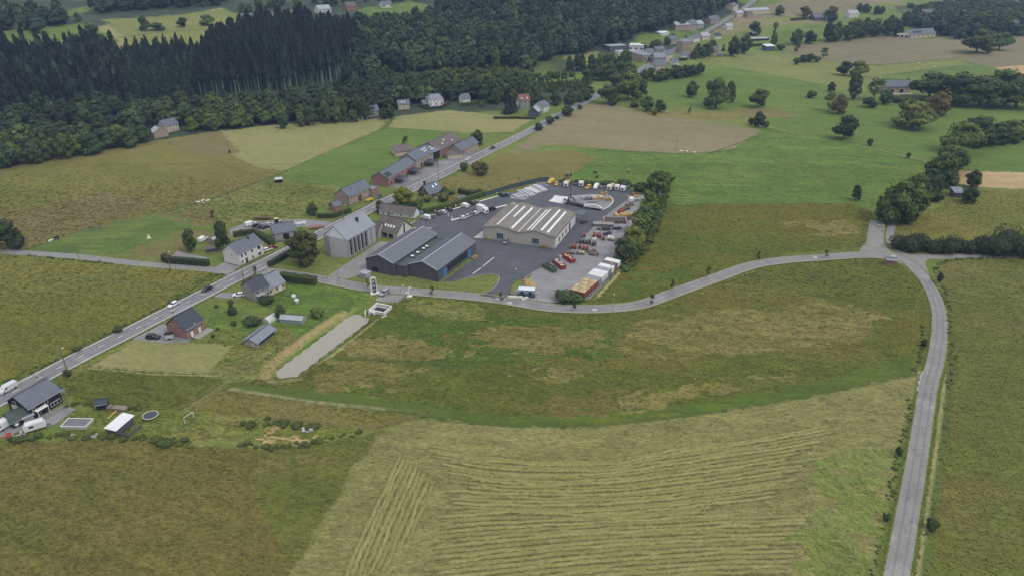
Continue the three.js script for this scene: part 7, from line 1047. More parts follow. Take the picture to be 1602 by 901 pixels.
function lorry(p, q, o) {                            // cab, chassis, wheels and what it carries
  const th = Math.atan2(-(q[1] - p[1]), q[0] - p[0]), x = (p[0] + q[0]) / 2, z = (p[1] + q[1]) / 2, L = o.L, t = thing('lorry', o.label, 'lorry', [x, lift(x, z), z], th, o.group), h = L / 2, cm = paintMat(o.cab);
  if (!o.trailer) { const c = put('cab', slab([[h - 1.9, 0.7], [h - 1.9, 2.9], [h - 0.5, 3], [h - 0.05, 2.2], [h, 0.6]], 2.4, 0.1), cm, t); put('windscreen', slab([[h - 0.36, 2.7], [h - 0.02, 2.1], [h + 0.03, 1.75], [h - 0.2, 1.75]], 2.1, 0.03), GLASS, c); for (const s of [-1, 1]) { put('side_window', winGeo(0.9, 0.7, 0.06), GLASS, c).position.set(h - 1, 2.2, s * 1.2); put('headlight', winGeo(0.1, 0.2, 0.4), LAMPW, c).position.set(h + 0.04, 0.9, s * 0.85); } put('grille', winGeo(0.1, 0.7, 1.4), FRAMEDARK, c).position.set(h + 0.03, 1.3, 0); }
  const back = o.trailer ? h : h - 2.1; put('chassis', box(h + back, 0.3, 0.9, (back - h) / 2, 0.85, 0), STEEL, t);
  const lc = (back - h) / 2, ll = h + back, lm = mat(o.load, 'sheetmetal', 0.6);
  if (o.kind === 'box') put('box_body', box(ll, 2.5, 2.45, lc, 2.3, 0), lm, t);
  if (o.kind === 'tipper') put('tipper_body', join([box(ll, 0.14, 2.4, lc, 1.1, 0), box(ll, 1.1, 0.1, lc, 1.7, 1.17), box(ll, 1.1, 0.1, lc, 1.7, -1.17), box(0.1, 1.1, 2.2, lc - ll / 2 + 0.06, 1.7, 0), box(0.1, 1.4, 2.2, lc + ll / 2 - 0.06, 1.8, 0)]), lm, t);
  if (o.kind === 'flat' || o.kind === 'crane') put('flatbed', join([box(ll, 0.16, 2.4, lc, 1.12, 0), box(0.1, 1, 2.3, lc + ll / 2 - 0.1, 1.7, 0)]), lm, t);
  if (o.kind === 'bus') put('bus_body', slab([[-h, 0.5], [-h, 3.1], [h - 0.2, 3.1], [h, 0.5]], 2.45, 0.12), lm, t), put('window_band', box(L - 1, 0.9, 2.5, 0, 2.2, 0), GLASS, t), put('roof', box(L - 0.8, 0.2, 2.1, 0, 3.2, 0), mat('#c9cbcc', 'sheetmetal'), t);
  if (o.kind === 'crane') { put('crane_arm', join([box(0.5, 2.6, 0.5, back - 0.5, 2.4, 0), box(3.4, 0.3, 0.3, back - 2, 3.6, 0), box(0.25, 1.8, 0.25, back - 3.6, 2.8, 0)]), mat('#2f3338', null, 0.6), t); }
  if (o.goods) put('goods', join([box(ll * 0.8, 0.7, 1.8, lc, 1.55, 0), box(ll * 0.4, 0.4, 1.4, lc - 0.5, 2.1, 0)]), mat(o.goods, 'plaster'), t);
  const n = o.axles || 3; for (let i = 0; i < n; i++) { const ax = o.trailer ? -h + 1.2 + i * 1.3 : i === 0 ? h - 1.3 : -h + 0.8 + (i - 1) * 1.3; for (const s of [-1, 1]) put('wheel', BIGW, RUBBER, t).position.set(ax, 0.5, s * 1.02); }
  return t;
}
for (const a of [
  ['van', [-148.1, -173.8], [-149.6, -170.2], '#c2c5c9', 'silver white van driving at the left edge of the main road'],
  ['car', [-122.1, -226.6], [-123.5, -223.4], '#d9dadb', 'white car driving on the main road above the red brick house'],
  ['car', [-114.5, -239.1], [-116.3, -235.6], '#22262c', 'black car on the main road just below the crossroads'],
  ['car', [-100.3, -233], [-103.4, -232.5], '#dcdcdc', 'white car parked at the gable of the grey house'],
  ['suv', [-122, -202.2], [-117.3, -201.8], '#1d2126', 'black estate car parked beside the red brick house'],
  ['car', [-10.9, -438.2], [-14, -432.2], '#24282d', 'dark car on the main road beyond the long farm row'],
  ['car', [-25, -412.5], [-27.4, -408.5], '#c9ccd0', 'light car on the main road before the roadside bush'],
  ['car', [-105.3, -273.9], [-103.2, -275.9], '#d4d6d8', 'white car parked at the right gable of the white house'],
  ['car', [-103.8, -275.9], [-101.7, -278], '#7e2b28', 'red car parked behind the white one by the white house'],
  ['van', [-136.6, -282.9], [-135.5, -288.7], '#d8dadc', 'white van parked beside the dark birch on the grass'],
  ['van', [-122.6, -302.5], [-119.8, -305.7], '#d5d7d9', 'white van at the left of the car park row'],
  ['car', [-119, -301.3], [-116.9, -304.1], '#16191d', 'first black car beside the white van in the car park'],
  ['car', [-116.2, -300.1], [-114.1, -302.5], '#1e2227', 'second black car in the car park, right of the first'],
  ['car', [-114.2, -299.3], [-112.3, -301.7], '#34383e', 'dark grey car ending the car park row'],
  ['car', [-113.2, -302.5], [-111.2, -305.7], '#aeb4bc', 'silver car behind the dark grey car in the car park'],
  ['suv', [-46.7, -236.1], [-48.8, -232.5], '#8e939a', 'silver car parked on the apron beside the sign pylon'],
  ['car', [-67.5, -345.2], [-69.3, -340.3], '#55595f', 'grey car parked before the brick annex'],
  ['van', [-39, -311.5], [-42.9, -314], '#d6d8da', 'white van at the cottage end of the yard hedge row'],
  ['car', [-36.7, -313.2], [-39.8, -316.1], '#6d7279', 'grey car next to the white van along the yard hedge'],
  ['car', [-34, -317], [-37.4, -320.5], '#565a61', 'dark grey car third along the yard hedge'],
  ['car', [-32.1, -319.2], [-35.1, -322.2], '#cbced1', 'white car fourth along the yard hedge'],
  ['car', [-29.2, -322.2], [-32.3, -325.4], '#3c4046', 'dark car fifth along the yard hedge'],
  ['van', [-22, -327.2], [-25.4, -330.8], '#d7d9db', 'white low van alone midway along the yard hedge'],
  ['suv', [-18.4, -330.8], [-21.5, -335], '#3a3e44', 'dark grey car right of the lone white van'],
  ['car', [-16.6, -333.2], [-19.7, -336.9], '#8a8172', 'brownish car at the end of the yard hedge row'],
  ['suv', [-3.6, -343.2], [-6.6, -347.7], '#33373c', 'dark car parked where the screen fence begins'],
  ['car', [-1.3, -344.2], [-4, -348.2], '#3f5f8e', 'dark blue car beside the dark one at the screen fence'],
  ['car', [-24.2, -311.5], [-21.3, -314.4], '#d3d5d7', 'white car at the left of the yard island row'],
  ['car', [-22.2, -313.6], [-19.3, -316.6], '#9aa0a7', 'silver car second in the yard island row'],
  ['car', [-20.2, -315.7], [-17.3, -319.2], '#5d6268', 'grey car third in the yard island row'],
  ['car', [-18.4, -317.4], [-15.8, -320.9], '#d2d4d6', 'white car fourth in the yard island row'],
  ['suv', [-17.5, -324.5], [-13.9, -327.2], '#2d3136', 'dark pickup behind the white box van in the yard'],
  ['van', [-12.1, -322.7], [-8.5, -325.4], '#2a2e33', 'black van right of the white box van in the yard'],
  ['suv', [-1.7, -286.5], [-3.6, -280.8], '#7b7f84', 'grey car standing before the works hall front'],
  ['car', [32.7, -306.1], [34.8, -308.6], '#4a4e54', 'dark car behind the rear corner of the works hall'],
  ['van', [22.7, -368.9], [19.7, -364.5], '#c9a94f', 'yellow topped van at the left of the lorry row'],
  ['car', [24.3, -366.2], [23.6, -360.7], '#c79a3a', 'small yellow car at the left of the lorry row'],
  ['suv', [42, -359.7], [39.2, -355.4], '#cfa335', 'yellow pickup in the middle of the lorry row'],
  ['van', [45.8, -360.7], [43.6, -355.4], '#d5d7d6', 'small white van right of the yellow pickup'],
  ['van', [59.2, -335.5], [62.3, -339.3], '#d2d5d8', 'white pickup van at the right edge of the yard'],
  ['car', [292.2, -798.9], [298.1, -797.8], '#b9bcc0', 'silver car beside the white roofed upper shed'],
  ['car', [143.1, -705.4], [137.6, -695.4], '#d0d2d4', 'white car parked at the low wing of the village'],
]) car(...a);
lorry([59.1, -572.6], [65.7, -587.1], { L: 11, cab: '#2d3a40', load: '#33444a', kind: 'bus', axles: 3, label: 'dark green bus on the far road near the trees' });
lorry([-15.5, -322.2], [-13.3, -320], { L: 6.4, cab: '#d8dadb', load: '#d4d6d8', kind: 'box', axles: 2, label: 'white box van lorry at the middle of the yard island' });
lorry([30.5, -366.2], [28.6, -359.1], { L: 7.6, cab: '#d8d9d6', load: '#c9b06a', kind: 'tipper', axles: 3, label: 'white and yellow tipper left of the tall lamp post' });
lorry([38.4, -365.6], [36.8, -359.7], { L: 6, cab: '#d9dbdc', load: '#4a4f55', kind: 'flat', axles: 2, label: 'white tractor unit between tipper and yellow pickup' });
lorry([55.2, -361.8], [50.3, -352.3], { L: 8, cab: '#d7d8d8', load: '#c5a648', kind: 'flat', goods: '#c8b062', axles: 3, label: 'white lorry with yellow load, left of the two white tippers' });
lorry([58.9, -361.3], [54.7, -352.8], { L: 8, cab: '#dcddde', load: '#7d7a70', kind: 'tipper', axles: 3, label: 'left of the two white tippers at the yard corner' });
lorry([62, -359.1], [57.5, -351.3], { L: 8, cab: '#dcddde', load: '#9a9c9c', kind: 'tipper', axles: 3, label: 'right of the two white tippers at the yard corner' });
lorry([35.1, -329], [26.6, -334.6], { L: 11, cab: '#d6d8d8', load: '#2c3035', kind: 'crane', axles: 4, label: 'long dark crane lorry with white cab in the middle yard' });
lorry([43.4, -324.5], [36.2, -327.6], { L: 9, cab: '#cfd1d2', load: '#c9ccce', kind: 'flat', goods: '#b9bcbd', trailer: true, axles: 3, label: 'white trailer hitched behind the dark crane lorry' });
function caravan(p, q, hex, label, L = 5) {
  const th = Math.atan2(-(q[1] - p[1]), q[0] - p[0]), t = thing('caravan', label, 'caravan', [(p[0] + q[0]) / 2, 0.06, (p[1] + q[1]) / 2], th), m = mat(hex, 'plaster', 0.5), h = L / 2;
  put('body', slab([[-h, 0.6], [-h - 0.1, 1.6], [-h + 0.5, 2.5], [h - 0.4, 2.55], [h + 0.1, 1.5], [h, 0.6]], 2.1, 0.1), m, t); for (const s of [-1, 1]) { put('window', winGeo(1.1, 0.6, 0.06), GLASS, t).position.set(-0.8, 1.7, s * 1.04); put('wheel', WHEEL, RUBBER, t).position.set(0, 0.33, s * 0.9); } put('drawbar', box(1.2, 0.12, 0.3, h + 0.6, 0.5, 0), STEEL, t);
}
caravan([-131.2, -152.6], [-128, -154.8], '#c9ccce', 'white caravan covered behind the hedge beside the timber house');
caravan([-139.5, -152], [-138.3, -154.8], '#d0d2d4', 'white caravan cut by the left picture edge');
{ const q = [-109.1, -306.5], t = thing('tractor', 'cream tractor parked at the right end of the car park', 'tractor', [q[0], 0.06, q[1]], 0.5); put('hood', slab([[-0.2, 0.8], [-0.2, 1.5], [1.7, 1.4], [1.8, 0.8]], 0.9), mat('#b7ac8c', null, 0.5), t); put('cab', slab([[-1.4, 1], [-1.3, 2.5], [0, 2.5], [0.1, 1]], 1.5), GLASS, t); put('roof', box(1.5, 0.12, 1.5, -0.65, 2.6, 0), mat('#c8c2ae', null), t); for (const s of [-1, 1]) { const a = put('wheel', BIGW, RUBBER, t); a.position.set(-0.8, 0.75, s * 0.85); a.scale.setScalar(1.5); put('wheel', BIGW, RUBBER, t).position.set(1.3, 0.5, s * 0.7); } }
{ const q = [-114.1, -201.8], t = thing('trailer', 'small white and black box trailer by the red brick house', 'trailer', [q[0], 0.05, q[1]], 0.3); put('box_body', box(2.6, 1.6, 1.6, 0, 1.2, 0), mat('#a9acb0', 'sheetmetal'), t); put('cover', box(2.7, 0.2, 1.7, 0, 2.1, 0), mat('#1b1d20', null), t); for (const s of [-1, 1]) put('wheel', WHEEL, RUBBER, t).position.set(0, 0.33, s * 0.85); }
{ const q = [-72.1, -337.4], t = thing('trailer', 'trailer under a yellow cover before the brick farmhouse', 'trailer', [q[0], 0.08, q[1]], 1); put('tarp', slab([[-2.2, 0.5], [-2, 1.1], [2, 1.1], [2.4, 0.6]], 1.9), mat('#b99a38', 'plaster', 0.6), t); for (const s of [-1, 1]) put('wheel', WHEEL, RUBBER, t).position.set(0, 0.33, s * 0.9); }
for (const [q, l] of [[[-119.7, -311.9], 'left of two brown flat trailers along the car park edge'], [[-116.1, -311.9], 'right of two brown flat trailers along the car park edge']]) { const t = thing('trailer', l, 'trailer', [q[0], 0.05, q[1]], 0.05); put('bed', join([box(5, 0.2, 2.2, 0, 0.9, 0), box(5, 0.7, 0.1, 0, 1.3, 1.05)]), mat('#7a675a', 'board'), t); for (const s of [-1, 1]) put('wheel', WHEEL, RUBBER, t).position.set(0, 0.33, s); }

// ---------- storage yard ----------
{ // row of shipping containers, side by side
  const N = [24, -231.7], F = [41.5, -260.9], L = Math.hypot(F[0] - N[0], F[1] - N[1]), ux = (F[0] - N[0]) / L, uz = (F[1] - N[1]) / L, th = Math.atan2(-ux, -uz) , n = 11;
  const ribs = (w, h, d) => { const gs = [box(w, h, d, 0, h / 2, 0)]; for (let i = 0; i < 14; i++) { const x = -w / 2 + 0.3 + i * (w - 0.6) / 13; gs.push(box(0.16, h - 0.5, d + 0.08, x, h / 2, 0)); } return join(gs); };
  const BODY = ribs(6, 2.5, 2.38), LID = box(6.02, 0.08, 2.4, 0, 2.54, 0), DOOR = box(0.06, 2.3, 2.2, 3.04, 1.25, 0), SHEET = box(1.15, 0.05, 2.3);
  const C2 = [['#7d3e38', 1, 'nearest container of the row, red with pale boards on top'], ['#84413a', 1, 'second container from the lane, red with pale boards on top'], ['#8a4239', 1, 'third container from the lane, red with sand coloured boards'], ['#7a3a34', 1, 'fourth container from the lane, last of the board topped ones'], ['#80858c', 0, 'grey container next to the board topped ones'], ['#c9cbcd', 0, 'first white container after the grey one'], ['#d2d3d4', 0, 'second white container after the grey one'], ['#868c94', 0, 'steel grey container among the white ones'], ['#d5d6d6', 0, 'white container beyond the steel grey one'], ['#6a5c56', 0, 'low brown container before the last white one'], ['#d8d9d9', 0, 'last white container at the foot of the tree belt']];
  for (let i = 0; i < n; i++) {
    const s = (i + 0.5) * L / n, t = thing('shipping_container', C2[i][2], 'container', [N[0] + ux * s, 0.06, N[1] + uz * s], th + 0.0), sc = (L / n) / 2.5; t.rotation.y = th;
    const m = mat(C2[i][0], 'sheetmetal', 0.6); put('body', BODY, m, t); put('roof', LID, C2[i][1] ? mat('#8a7a60', 'board') : mat(C2[i][0], 'plaster', 0.6), t); put('door', DOOR, m, t);
    if (C2[i][1]) for (let k = 0; k < 5; k++) put('board', SHEET, mat(['#b59f7c', '#c2ae8c', '#a8926c'][(k + i) % 3], 'board'), t).position.set(-2.35 + k * 1.18, 2.62, 0);
    t.scale.set(1, 1, sc);
  }
}
function skip(p, q, hex, fill, label) { const th = Math.atan2(-(q[1] - p[1]), q[0] - p[0]), t = thing('skip', label, 'skip', [(p[0] + q[0]) / 2, 0.06, (p[1] + q[1]) / 2], th), m = mat(hex, 'plaster', 0.6), L = Math.hypot(q[0] - p[0], q[1] - p[1]); put('body', join([box(L, 0.15, 2.2, 0, 0.2, 0), box(L, 1.5, 0.12, 0, 0.95, 1.1), box(L, 1.5, 0.12, 0, 0.95, -1.1), box(0.12, 1.5, 2.08, L / 2 - 0.06, 0.95, 0), box(0.12, 1.5, 2.08, -L / 2 + 0.06, 0.95, 0), ...[0, 1, 2, 3, 4].map((i) => box(0.12, 1.5, 2.44, -L / 2 + 0.4 + i * (L - 0.8) / 4, 0.94, 0))]), m, t); const r = rng(p[0] * 7 | 0); put('rubble', join([...Array(14)].map(() => box(0.5 + r(), 0.3 + 0.4 * r(), 0.4 + 0.6 * r(), (r() - 0.5) * (L - 1.4), 1.1 + 0.5 * r(), (r() - 0.5) * 1.4, r() * 3))), mat(fill, 'plaster'), t); }
skip([13.2, -259], [17.1, -253.3], '#46583f', '#4c5046', 'green open skip at the kerb of the gravel lot');
skip([17.6, -263.1], [20.8, -256], '#85302f', '#b5b2aa', 'red open skip heaped with pale waste between the other two');
skip([21.9, -268.9], [25.1, -262.2], '#8a2b2e', '#b7a98c', 'red skip with sand coloured sacks, farthest of the three');
const DISC = (() => { const g = new THREE.CylinderGeometry(1.05, 1.05, 0.1, 16); g.rotateX(Math.PI / 2); return g; })(), DRUM = (() => { const g = new THREE.CylinderGeometry(0.78, 0.78, 0.9, 14); g.rotateX(Math.PI / 2); return g; })();
function reel(q, hex, label, group, turn = 1.2, s = 1) { const t = thing('cable_reel', label, 'cable reel', [q[0], 0.06, q[1]], turn, group); for (const z of [-0.5, 0.5]) put('flange', DISC, hex === '#d5d3cc' ? mat('#d0cec8', 'board') : mat('#8c8374', 'board'), t).position.set(0, 1.05, z); put('cable', DRUM, mat(hex, 'plaster', 0.7), t).position.y = 1.05; t.scale.setScalar(s); }
for (const q of [[25.8, -277.3], [27.1, -276.9], [29.2, -277.3], [30.6, -275.5], [32.1, -275.5]]) reel(q, '#8f2a2c', 'red cable reel in the row nearest the skips', 'red cable reels nearest the skips', 1.3);
for (const q of [[36.6, -290.2], [38.1, -289.8], [39.3, -289.1], [40.3, -286.5]]) reel(q, '#8f2a2c', 'red cable reel in the back row left of the white reels', 'red cable reels of the back row', 1.3);
reel([32.3, -290.2], '#8f2a2c', 'single red cable reel standing at the yard edge', null, 1.3);
for (const q of [[43, -286.5], [44.3, -285.8]]) reel(q, '#d5d3cc', 'white cable reel at the right end of the back row', 'white cable reels', 1.35, 1.15);
for (const q of [[29, -271.2], [30.1, -270.9]]) reel(q, '#c9bd92', 'cream cable reel in the front row', 'cream cable reels', 1.3, 0.9);
for (const q of [[29.8, -282.9], [31.2, -282.9], [32.6, -282.2], [33.9, -282.2], [35.1, -280.1], [36, -280.8]]) reel(q, '#353b44', 'dark cable reel in the block between the two red rows', 'dark cable reels', 1.3);
for (const q of [[23.7, -271.2], [24.8, -271.2], [25.9, -271.2], [27.5, -271.2]]) reel(q, '#6d7076', 'small grey cable reel at the left of the front row', 'small grey cable reels', 1.3, 0.75);
for (const q of [[33.1, -270.5], [34.3, -269.9], [35.9, -269.9]]) reel(q, '#5c5148', 'rusty brown cable reel at the right of the front row', 'rusty cable reels', 1.3, 0.8);
function pile(name, q, turn, hexes, w, h, d, nx, ny, label, cat) { const t = thing(name, label, cat, [q[0], 0.05, q[1]], turn), g = box(w / nx - 0.06, h / ny - 0.04, d), r = rng(nx * 7 + ny); for (let j = 0; j < ny; j++) for (let i = 0; i < nx; i++) if (!(j === ny - 1 && r() < 0.3)) { const m = put(cat === 'pallets' ? 'pallet' : cat === 'pipes' ? 'pipe' : cat === 'sacks' ? 'sack' : 'board', g, mat(hexes[(i * 3 + j) % hexes.length], 'board'), t); m.position.set(-w / 2 + (i + 0.5) * w / nx, (j + 0.5) * h / ny, (r() - 0.5) * 0.3); m.rotation.y = (r() - 0.5) * 0.08; } }
pile('timber_stack', [53.6, -316.6], 0.1, ['#a88d5e', '#b89c68', '#94794e'], 9, 1.2, 4, 6, 2, 'tan timber stack beside the tree belt', 'timber');
pile('timber_stack', [43.5, -339.3], 0.3, ['#b5a37c', '#a8946a', '#c2b48e'], 6, 2, 3, 5, 3, 'pale timber racks on the middle island of the yard', 'timber');
pile('pallet_stack', [13.5, -277.6], -0.3, ['#8f7b5a', '#7d6a4c'], 4, 1.3, 1.2, 3, 3, 'brown pallets stacked at the front corner of the works hall', 'pallets');
pile('pallet_stack', [-9.9, -286.5], -0.3, ['#a59c54', '#8d8648'], 1.6, 1.2, 1.2, 1, 3, 'yellowish crates at the left front of the works hall', 'pallets');
pile('pallet_stack', [-15.7, -267.3], 0.9, ['#b09468', '#9d8257'], 2.6, 0.9, 2, 2, 3, 'tan pallets at the far corner of the right timber hall', 'pallets');
pile('pallet_stack', [-89.8, -300.9], 0.3, ['#7d5a52', '#8a675d', '#6e5048'], 7, 0.9, 3, 5, 2, 'reddish pallets stacked beside the main road', 'pallets');
pile('sack_stack', [-98, -304.1], 0.5, ['#c5c6c6', '#b4b6b8'], 5, 1.4, 3, 4, 2, 'white sacks piled at the end of the modern grey house', 'sacks');
pile('pipe_stack', [13.9, -356.5], 0.5, ['#c9cbcd', '#a9acb0'], 5, 0.9, 11, 6, 2, 'white pipes stacked in the upper left bay of the yard', 'pipes');
pile('pipe_stack', [7.3, -349.2], 0.5, ['#bdbfc2', '#8f9398'], 5, 0.7, 11, 5, 1, 'white pipes laid in the bay beside the screen fence', 'pipes');
pile('board_stack', [37.8, -340.3], 0.1, ['#5b5f66', '#8b8d90', '#3a3d42'], 6, 1.2, 3, 3, 2, 'dark materials heaped behind the crane lorry', 'materials');
pile('board_stack', [33.8, -339.3], 0.2, ['#b7b9ba', '#9b9da0'], 5, 1, 2.6, 3, 2, 'pale materials heaped behind the crane lorry cab', 'materials');
pile('board_stack', [40.7, -334.1], 0.1, ['#c6c8c8', '#8d9094', '#b0a890'], 5, 1.4, 1.8, 4, 2, 'mixed pale boxes between timber racks and trailer', 'materials');
pile('sack_stack', [47.7, -297.8], 0.2, ['#d0d1d0', '#2b2e33', '#c3c5c5'], 4, 1.4, 2, 4, 2, 'white and black barrels before the block bunker', 'barrels');
pile('sack_stack', [42, -298.6], 0.2, ['#31353a', '#c4c6c6', '#54585e'], 6, 0.9, 2, 5, 1, 'dark fittings laid out left of the white barrels', 'fittings');
pile('board_stack', [170.1, -302.5], 0.1, ['#b9b1a0', '#a39a86'], 3.4, 1, 1.6, 3, 2, 'pale blocks left at the end of the road stub', 'blocks');
[[[64.8, -340.3], 'grey pipes under the branches at the far end of the storage lot', ['#85888c', '#a2a4a6'], 5, 0.7, 3], [[54.2, -312.3], 'rusty brackets heaped right of the tan timber stack', ['#6e4f42', '#5a4440'], 4, 0.9, 2], [[36.4, -287.2], 'white boxes left of the single red reel', ['#c9c9c6', '#d6d6d2'], 2.4, 0.7, 1.6], [[42.8, -293.2], 'dark drums behind the back row of reels', ['#2f3236', '#44474c'], 4, 0.9, 1.6], [[33.7, -273.9], 'tangled dark brown scrap behind the rusty reels', ['#54463d', '#6b584b'], 4, 0.7, 2.2], [[21.1, -268.6], 'pale sacks at the kerb above the red skips', ['#c2beb2', '#aea999'], 3, 0.6, 1.6], [[58.5, -330.8], 'brown pallets stacked at the foot of the upper tree belt', ['#8a7454', '#77644a'], 4, 1.1, 2.2], [[55.5, -325.4], 'dark scrap heaped between pallets and red crate', ['#3d3a3a', '#5a4f4a', '#2f3033'], 5, 0.9, 2.4], [[62, -343.2], 'yellowish planks stacked at the yard corner kerb', ['#b79d5c', '#a58b4c'], 6, 0.8, 2], [[64.7, -348.2], 'reddish boards in the extreme right corner of the yard', ['#8f6a52', '#a37a58'], 5, 0.9, 2], [[43.8, -301.7], 'long dark beams laid before the flat covered stack', ['#3a3d42', '#54585e'], 6, 0.5, 1.6], [[38.7, -295.5], 'pale fittings at the kerb left of the beams', ['#b5b7b8', '#8e9194'], 3, 0.5, 1.4], [[50.5, -307.3], 'brown boards leaning on the right bunker wall', ['#7a6450', '#6a5644'], 3, 1.2, 2], [[43.9, -273.2], 'white sacks by the edge of the tree belt', ['#cbcbc8', '#b9b9b4'], 2.4, 0.8, 1.6], [[47.7, -347.2], 'tan crates at the far right of the middle island', ['#b39a6b', '#9d8558'], 4, 1.4, 2], [[48.9, -338.4], 'yellow machine parts at the tip of the middle island', ['#b8962f', '#8f7a34', '#4a4a46'], 3, 1, 2], [[34.7, -362.9], 'dark crates between the white tractor unit and the tipper', ['#3f4348', '#5d6166'], 3, 1.2, 2], [[48.7, -358.6], 'grey crates between white van and yellow loaded lorry', ['#6b6f74', '#84888c'], 4, 1, 2], [[3.3, -345.2], 'grey pipes at the left end of the storage bay', ['#8c9094', '#a5a8ab'], 5, 0.5, 6], [[10.8, -353.3], 'white pipes across the middle of the storage bay', ['#d0d2d3', '#bdbfc1'], 4, 0.8, 10], [[16.5, -361.8], 'mixed pipes at the upper end of the storage bay', ['#a9abae', '#777a7e'], 4, 0.8, 8]].forEach(([q, l, c, w, h, d], i) => pile(['pallet_stack', 'scrap_stack', 'timber_stack'][i % 3], q, 0.2 + 0.15 * (i % 4), c, w, h, d, 3 + (i % 2), 2, l, i > 17 ? 'pipes' : 'materials'));
{ const q = [52.5, -320], t = thing('tool_crate', 'bright red crate at the kerb of the storage lot', 'crate', [q[0], 0.05, q[1]], 0.3); put('body', box(2.4, 1.6, 1.8, 0, 0.8, 0), mat('#8f2028', null, 0.6), t); put('lid', box(2.5, 0.1, 1.9, 0, 1.66, 0), mat('#9c2a30', null, 0.6), t); }
{ const q = [48.3, -309], t = thing('block_bunker', 'three sided grey block bunker with dark filling', 'bunker', [q[0], 0.05, q[1]], -0.08); put('wall', join([box(11, 1.5, 0.6, 0, 0.75, -2.6), box(0.6, 1.5, 5, -5.2, 0.75, 0.2), box(0.6, 1.5, 5, 5.2, 0.75, 0.2)]), mat('#8d8a86', 'plaster'), t); put('filling', box(9.6, 0.7, 4.4, 0, 0.35, 0), mat('#4d4546', 'plaster'), t); }
{ const q = [46.7, -322.7], t = thing('flat_store', 'low grey covered stack before the block bunker', 'store', [[40.3, -304.1][0], 0.05, [40.3, -304.1][1]], -0.1); put('body', box(9, 1.1, 3, 2, 0.55, 0), mat('#74716f', 'plaster'), t); put('cover', box(9.4, 0.15, 3.4, 2, 1.18, 0), mat('#8a8684', 'sheetmetal'), t); }
{ const q = [6.9, -243.2], g = new THREE.SphereGeometry(1, 14, 7, 0, 6.3, 0, 1.57); g.scale(2.2, 1.1, 4.4); const p = g.attributes.position; for (let i = 0; i < p.count; i++) { const k = 0.8 + 0.45 * noise(p.getX(i) * 1.7 + 9, p.getZ(i) * 1.7); p.setXYZ(i, p.getX(i) * k, p.getY(i) * k, p.getZ(i) * k); } g.rotateY(0.3); g.computeVertexNormals(); const m = tag(put('sand_heap', g, mat('#9c875f', 'plaster', 1)), 'tan heap of sand at the corner of the gravel lot', 'heap'); m.position.set(q[0], 0, q[1]); }
{ const q = [5.5, -233.5], t = thing('office_cabin', 'white and blue grey site cabin at the yard entrance', 'cabin', [q[0], 0.06, q[1]], -0.12); put('body', box(6, 2.5, 2.6, 0, 1.35, 0), mat('#7d8da3', 'sheetmetal', 0.6), t); put('roof', box(6.1, 0.18, 2.7, 0, 2.7, 0), mat('#d3d6d9', 'sheetmetal', 0.6), t); put('fence_panel', box(6.6, 1.4, 0.08, 0, 0.7, 1.7), mat('#3c444f', 'sheetmetal'), t); for (const x of [-1.6, 1.4]) put('window', winGeo(1.2, 0.9, 0.06), GLASS, t).position.set(x, 1.6, 1.32); }
for (const [q, w, l, turn] of [[[1.2, -231.4], 5.6, 'pale concrete block wall piece at the yard entrance', -0.05], [[4.7, -230.4], 2.8, 'tilted white slab beside the site cabin', 0.6]]) { const t = tag(put('concrete_block', box(w, 0.6, 1), mat('#c3c0b8', 'plaster')), l, 'block'); t.position.set(q[0], 0.35, q[1]); t.rotation.y = turn; }
struct('paving', draped([[20.6, -341.3], [22.1, -346.2], [29.8, -343.2], [29.2, -334.6], [25.3, -333.6], [18.4, -337.4]], 0.075), mat('#c9c9c8', 'plaster'), 'white paved rectangle left of the crane lorry', 'paving');
struct('island', draped([[30.3, -345.2], [41.2, -348.2], [49.2, -346.2], [51, -339.3], [48.6, -330.8], [44.8, -325.4], [41, -330.8], [29.5, -334.6]], 0.085), gravelGrey, 'gravel island holding materials in the middle of the yard', 'island');
struct('bay', draped([[-0.3, -341.3], [-1.3, -346.2], [6.4, -356.5], [15.2, -366.2], [19.6, -362.9], [17.2, -354.4], [8.9, -343.2], [6.8, -339.3]], 0.07), gravelGrey, 'gravel storage bay beside the screen fence', 'yard');
struct('paving', draped([[-17, -289.4], [-13.6, -297], [-12.7, -295.5], [-12.5, -288.7]], 0.07), mat('#b7b6b2', 'plaster'), 'pale concrete wedge at the left front corner of the works hall', 'paving');
struct('kerb', mergeGeometries([ribbon([[-28.6, -310.6], [-11.9, -323.6]], 1.2, 0.12), ribbon([[-9.7, -326.3], [1.6, -334.6]], 1.2, 0.12), ribbon([[-37.2, -318.3], [-7.2, -345.2]], 0.9, 0.12), ribbon([[-45.5, -300.9], [-37, -300.9], [-38.6, -297]], 0.5, 0.12), ribbon([[-47.8, -304.9], [-45.4, -309.8]], 0.3, 0.12), ribbon(smoothLine([[31.2, -344.2], [49.2, -346.2], [51.2, -338.4], [47.8, -329], [44.1, -324.5]], 1), 0.5, 0.14)]), mat('#cfcfcc', 'plaster'), 'white concrete strips of the parking rows and islands', 'kerb');
for (const [q, l] of [[[-37.2, -320.9], 'bollard nearest the white van'], [[-32.5, -324.5], 'bollard in the hedge row second from the van'], [[-27.8, -328.5], 'bollard between the fifth car and the lone van'], [[-30.5, -315.7], 'bollard left of the island row'], [[-28.4, -311.5], 'square bollard at the tip of the island row']]) { const t = thing('bollard', 'white ' + l, 'bollard', [q[0], 0.1, q[1]]); put('post', cyl(0.22, 0.2, 1.2, 0, 0.6, 0, 8), FRAME, t); put('cap', cyl(0.26, 0.1, 0.14, 0, 1.26, 0, 8), FRAME, t); }
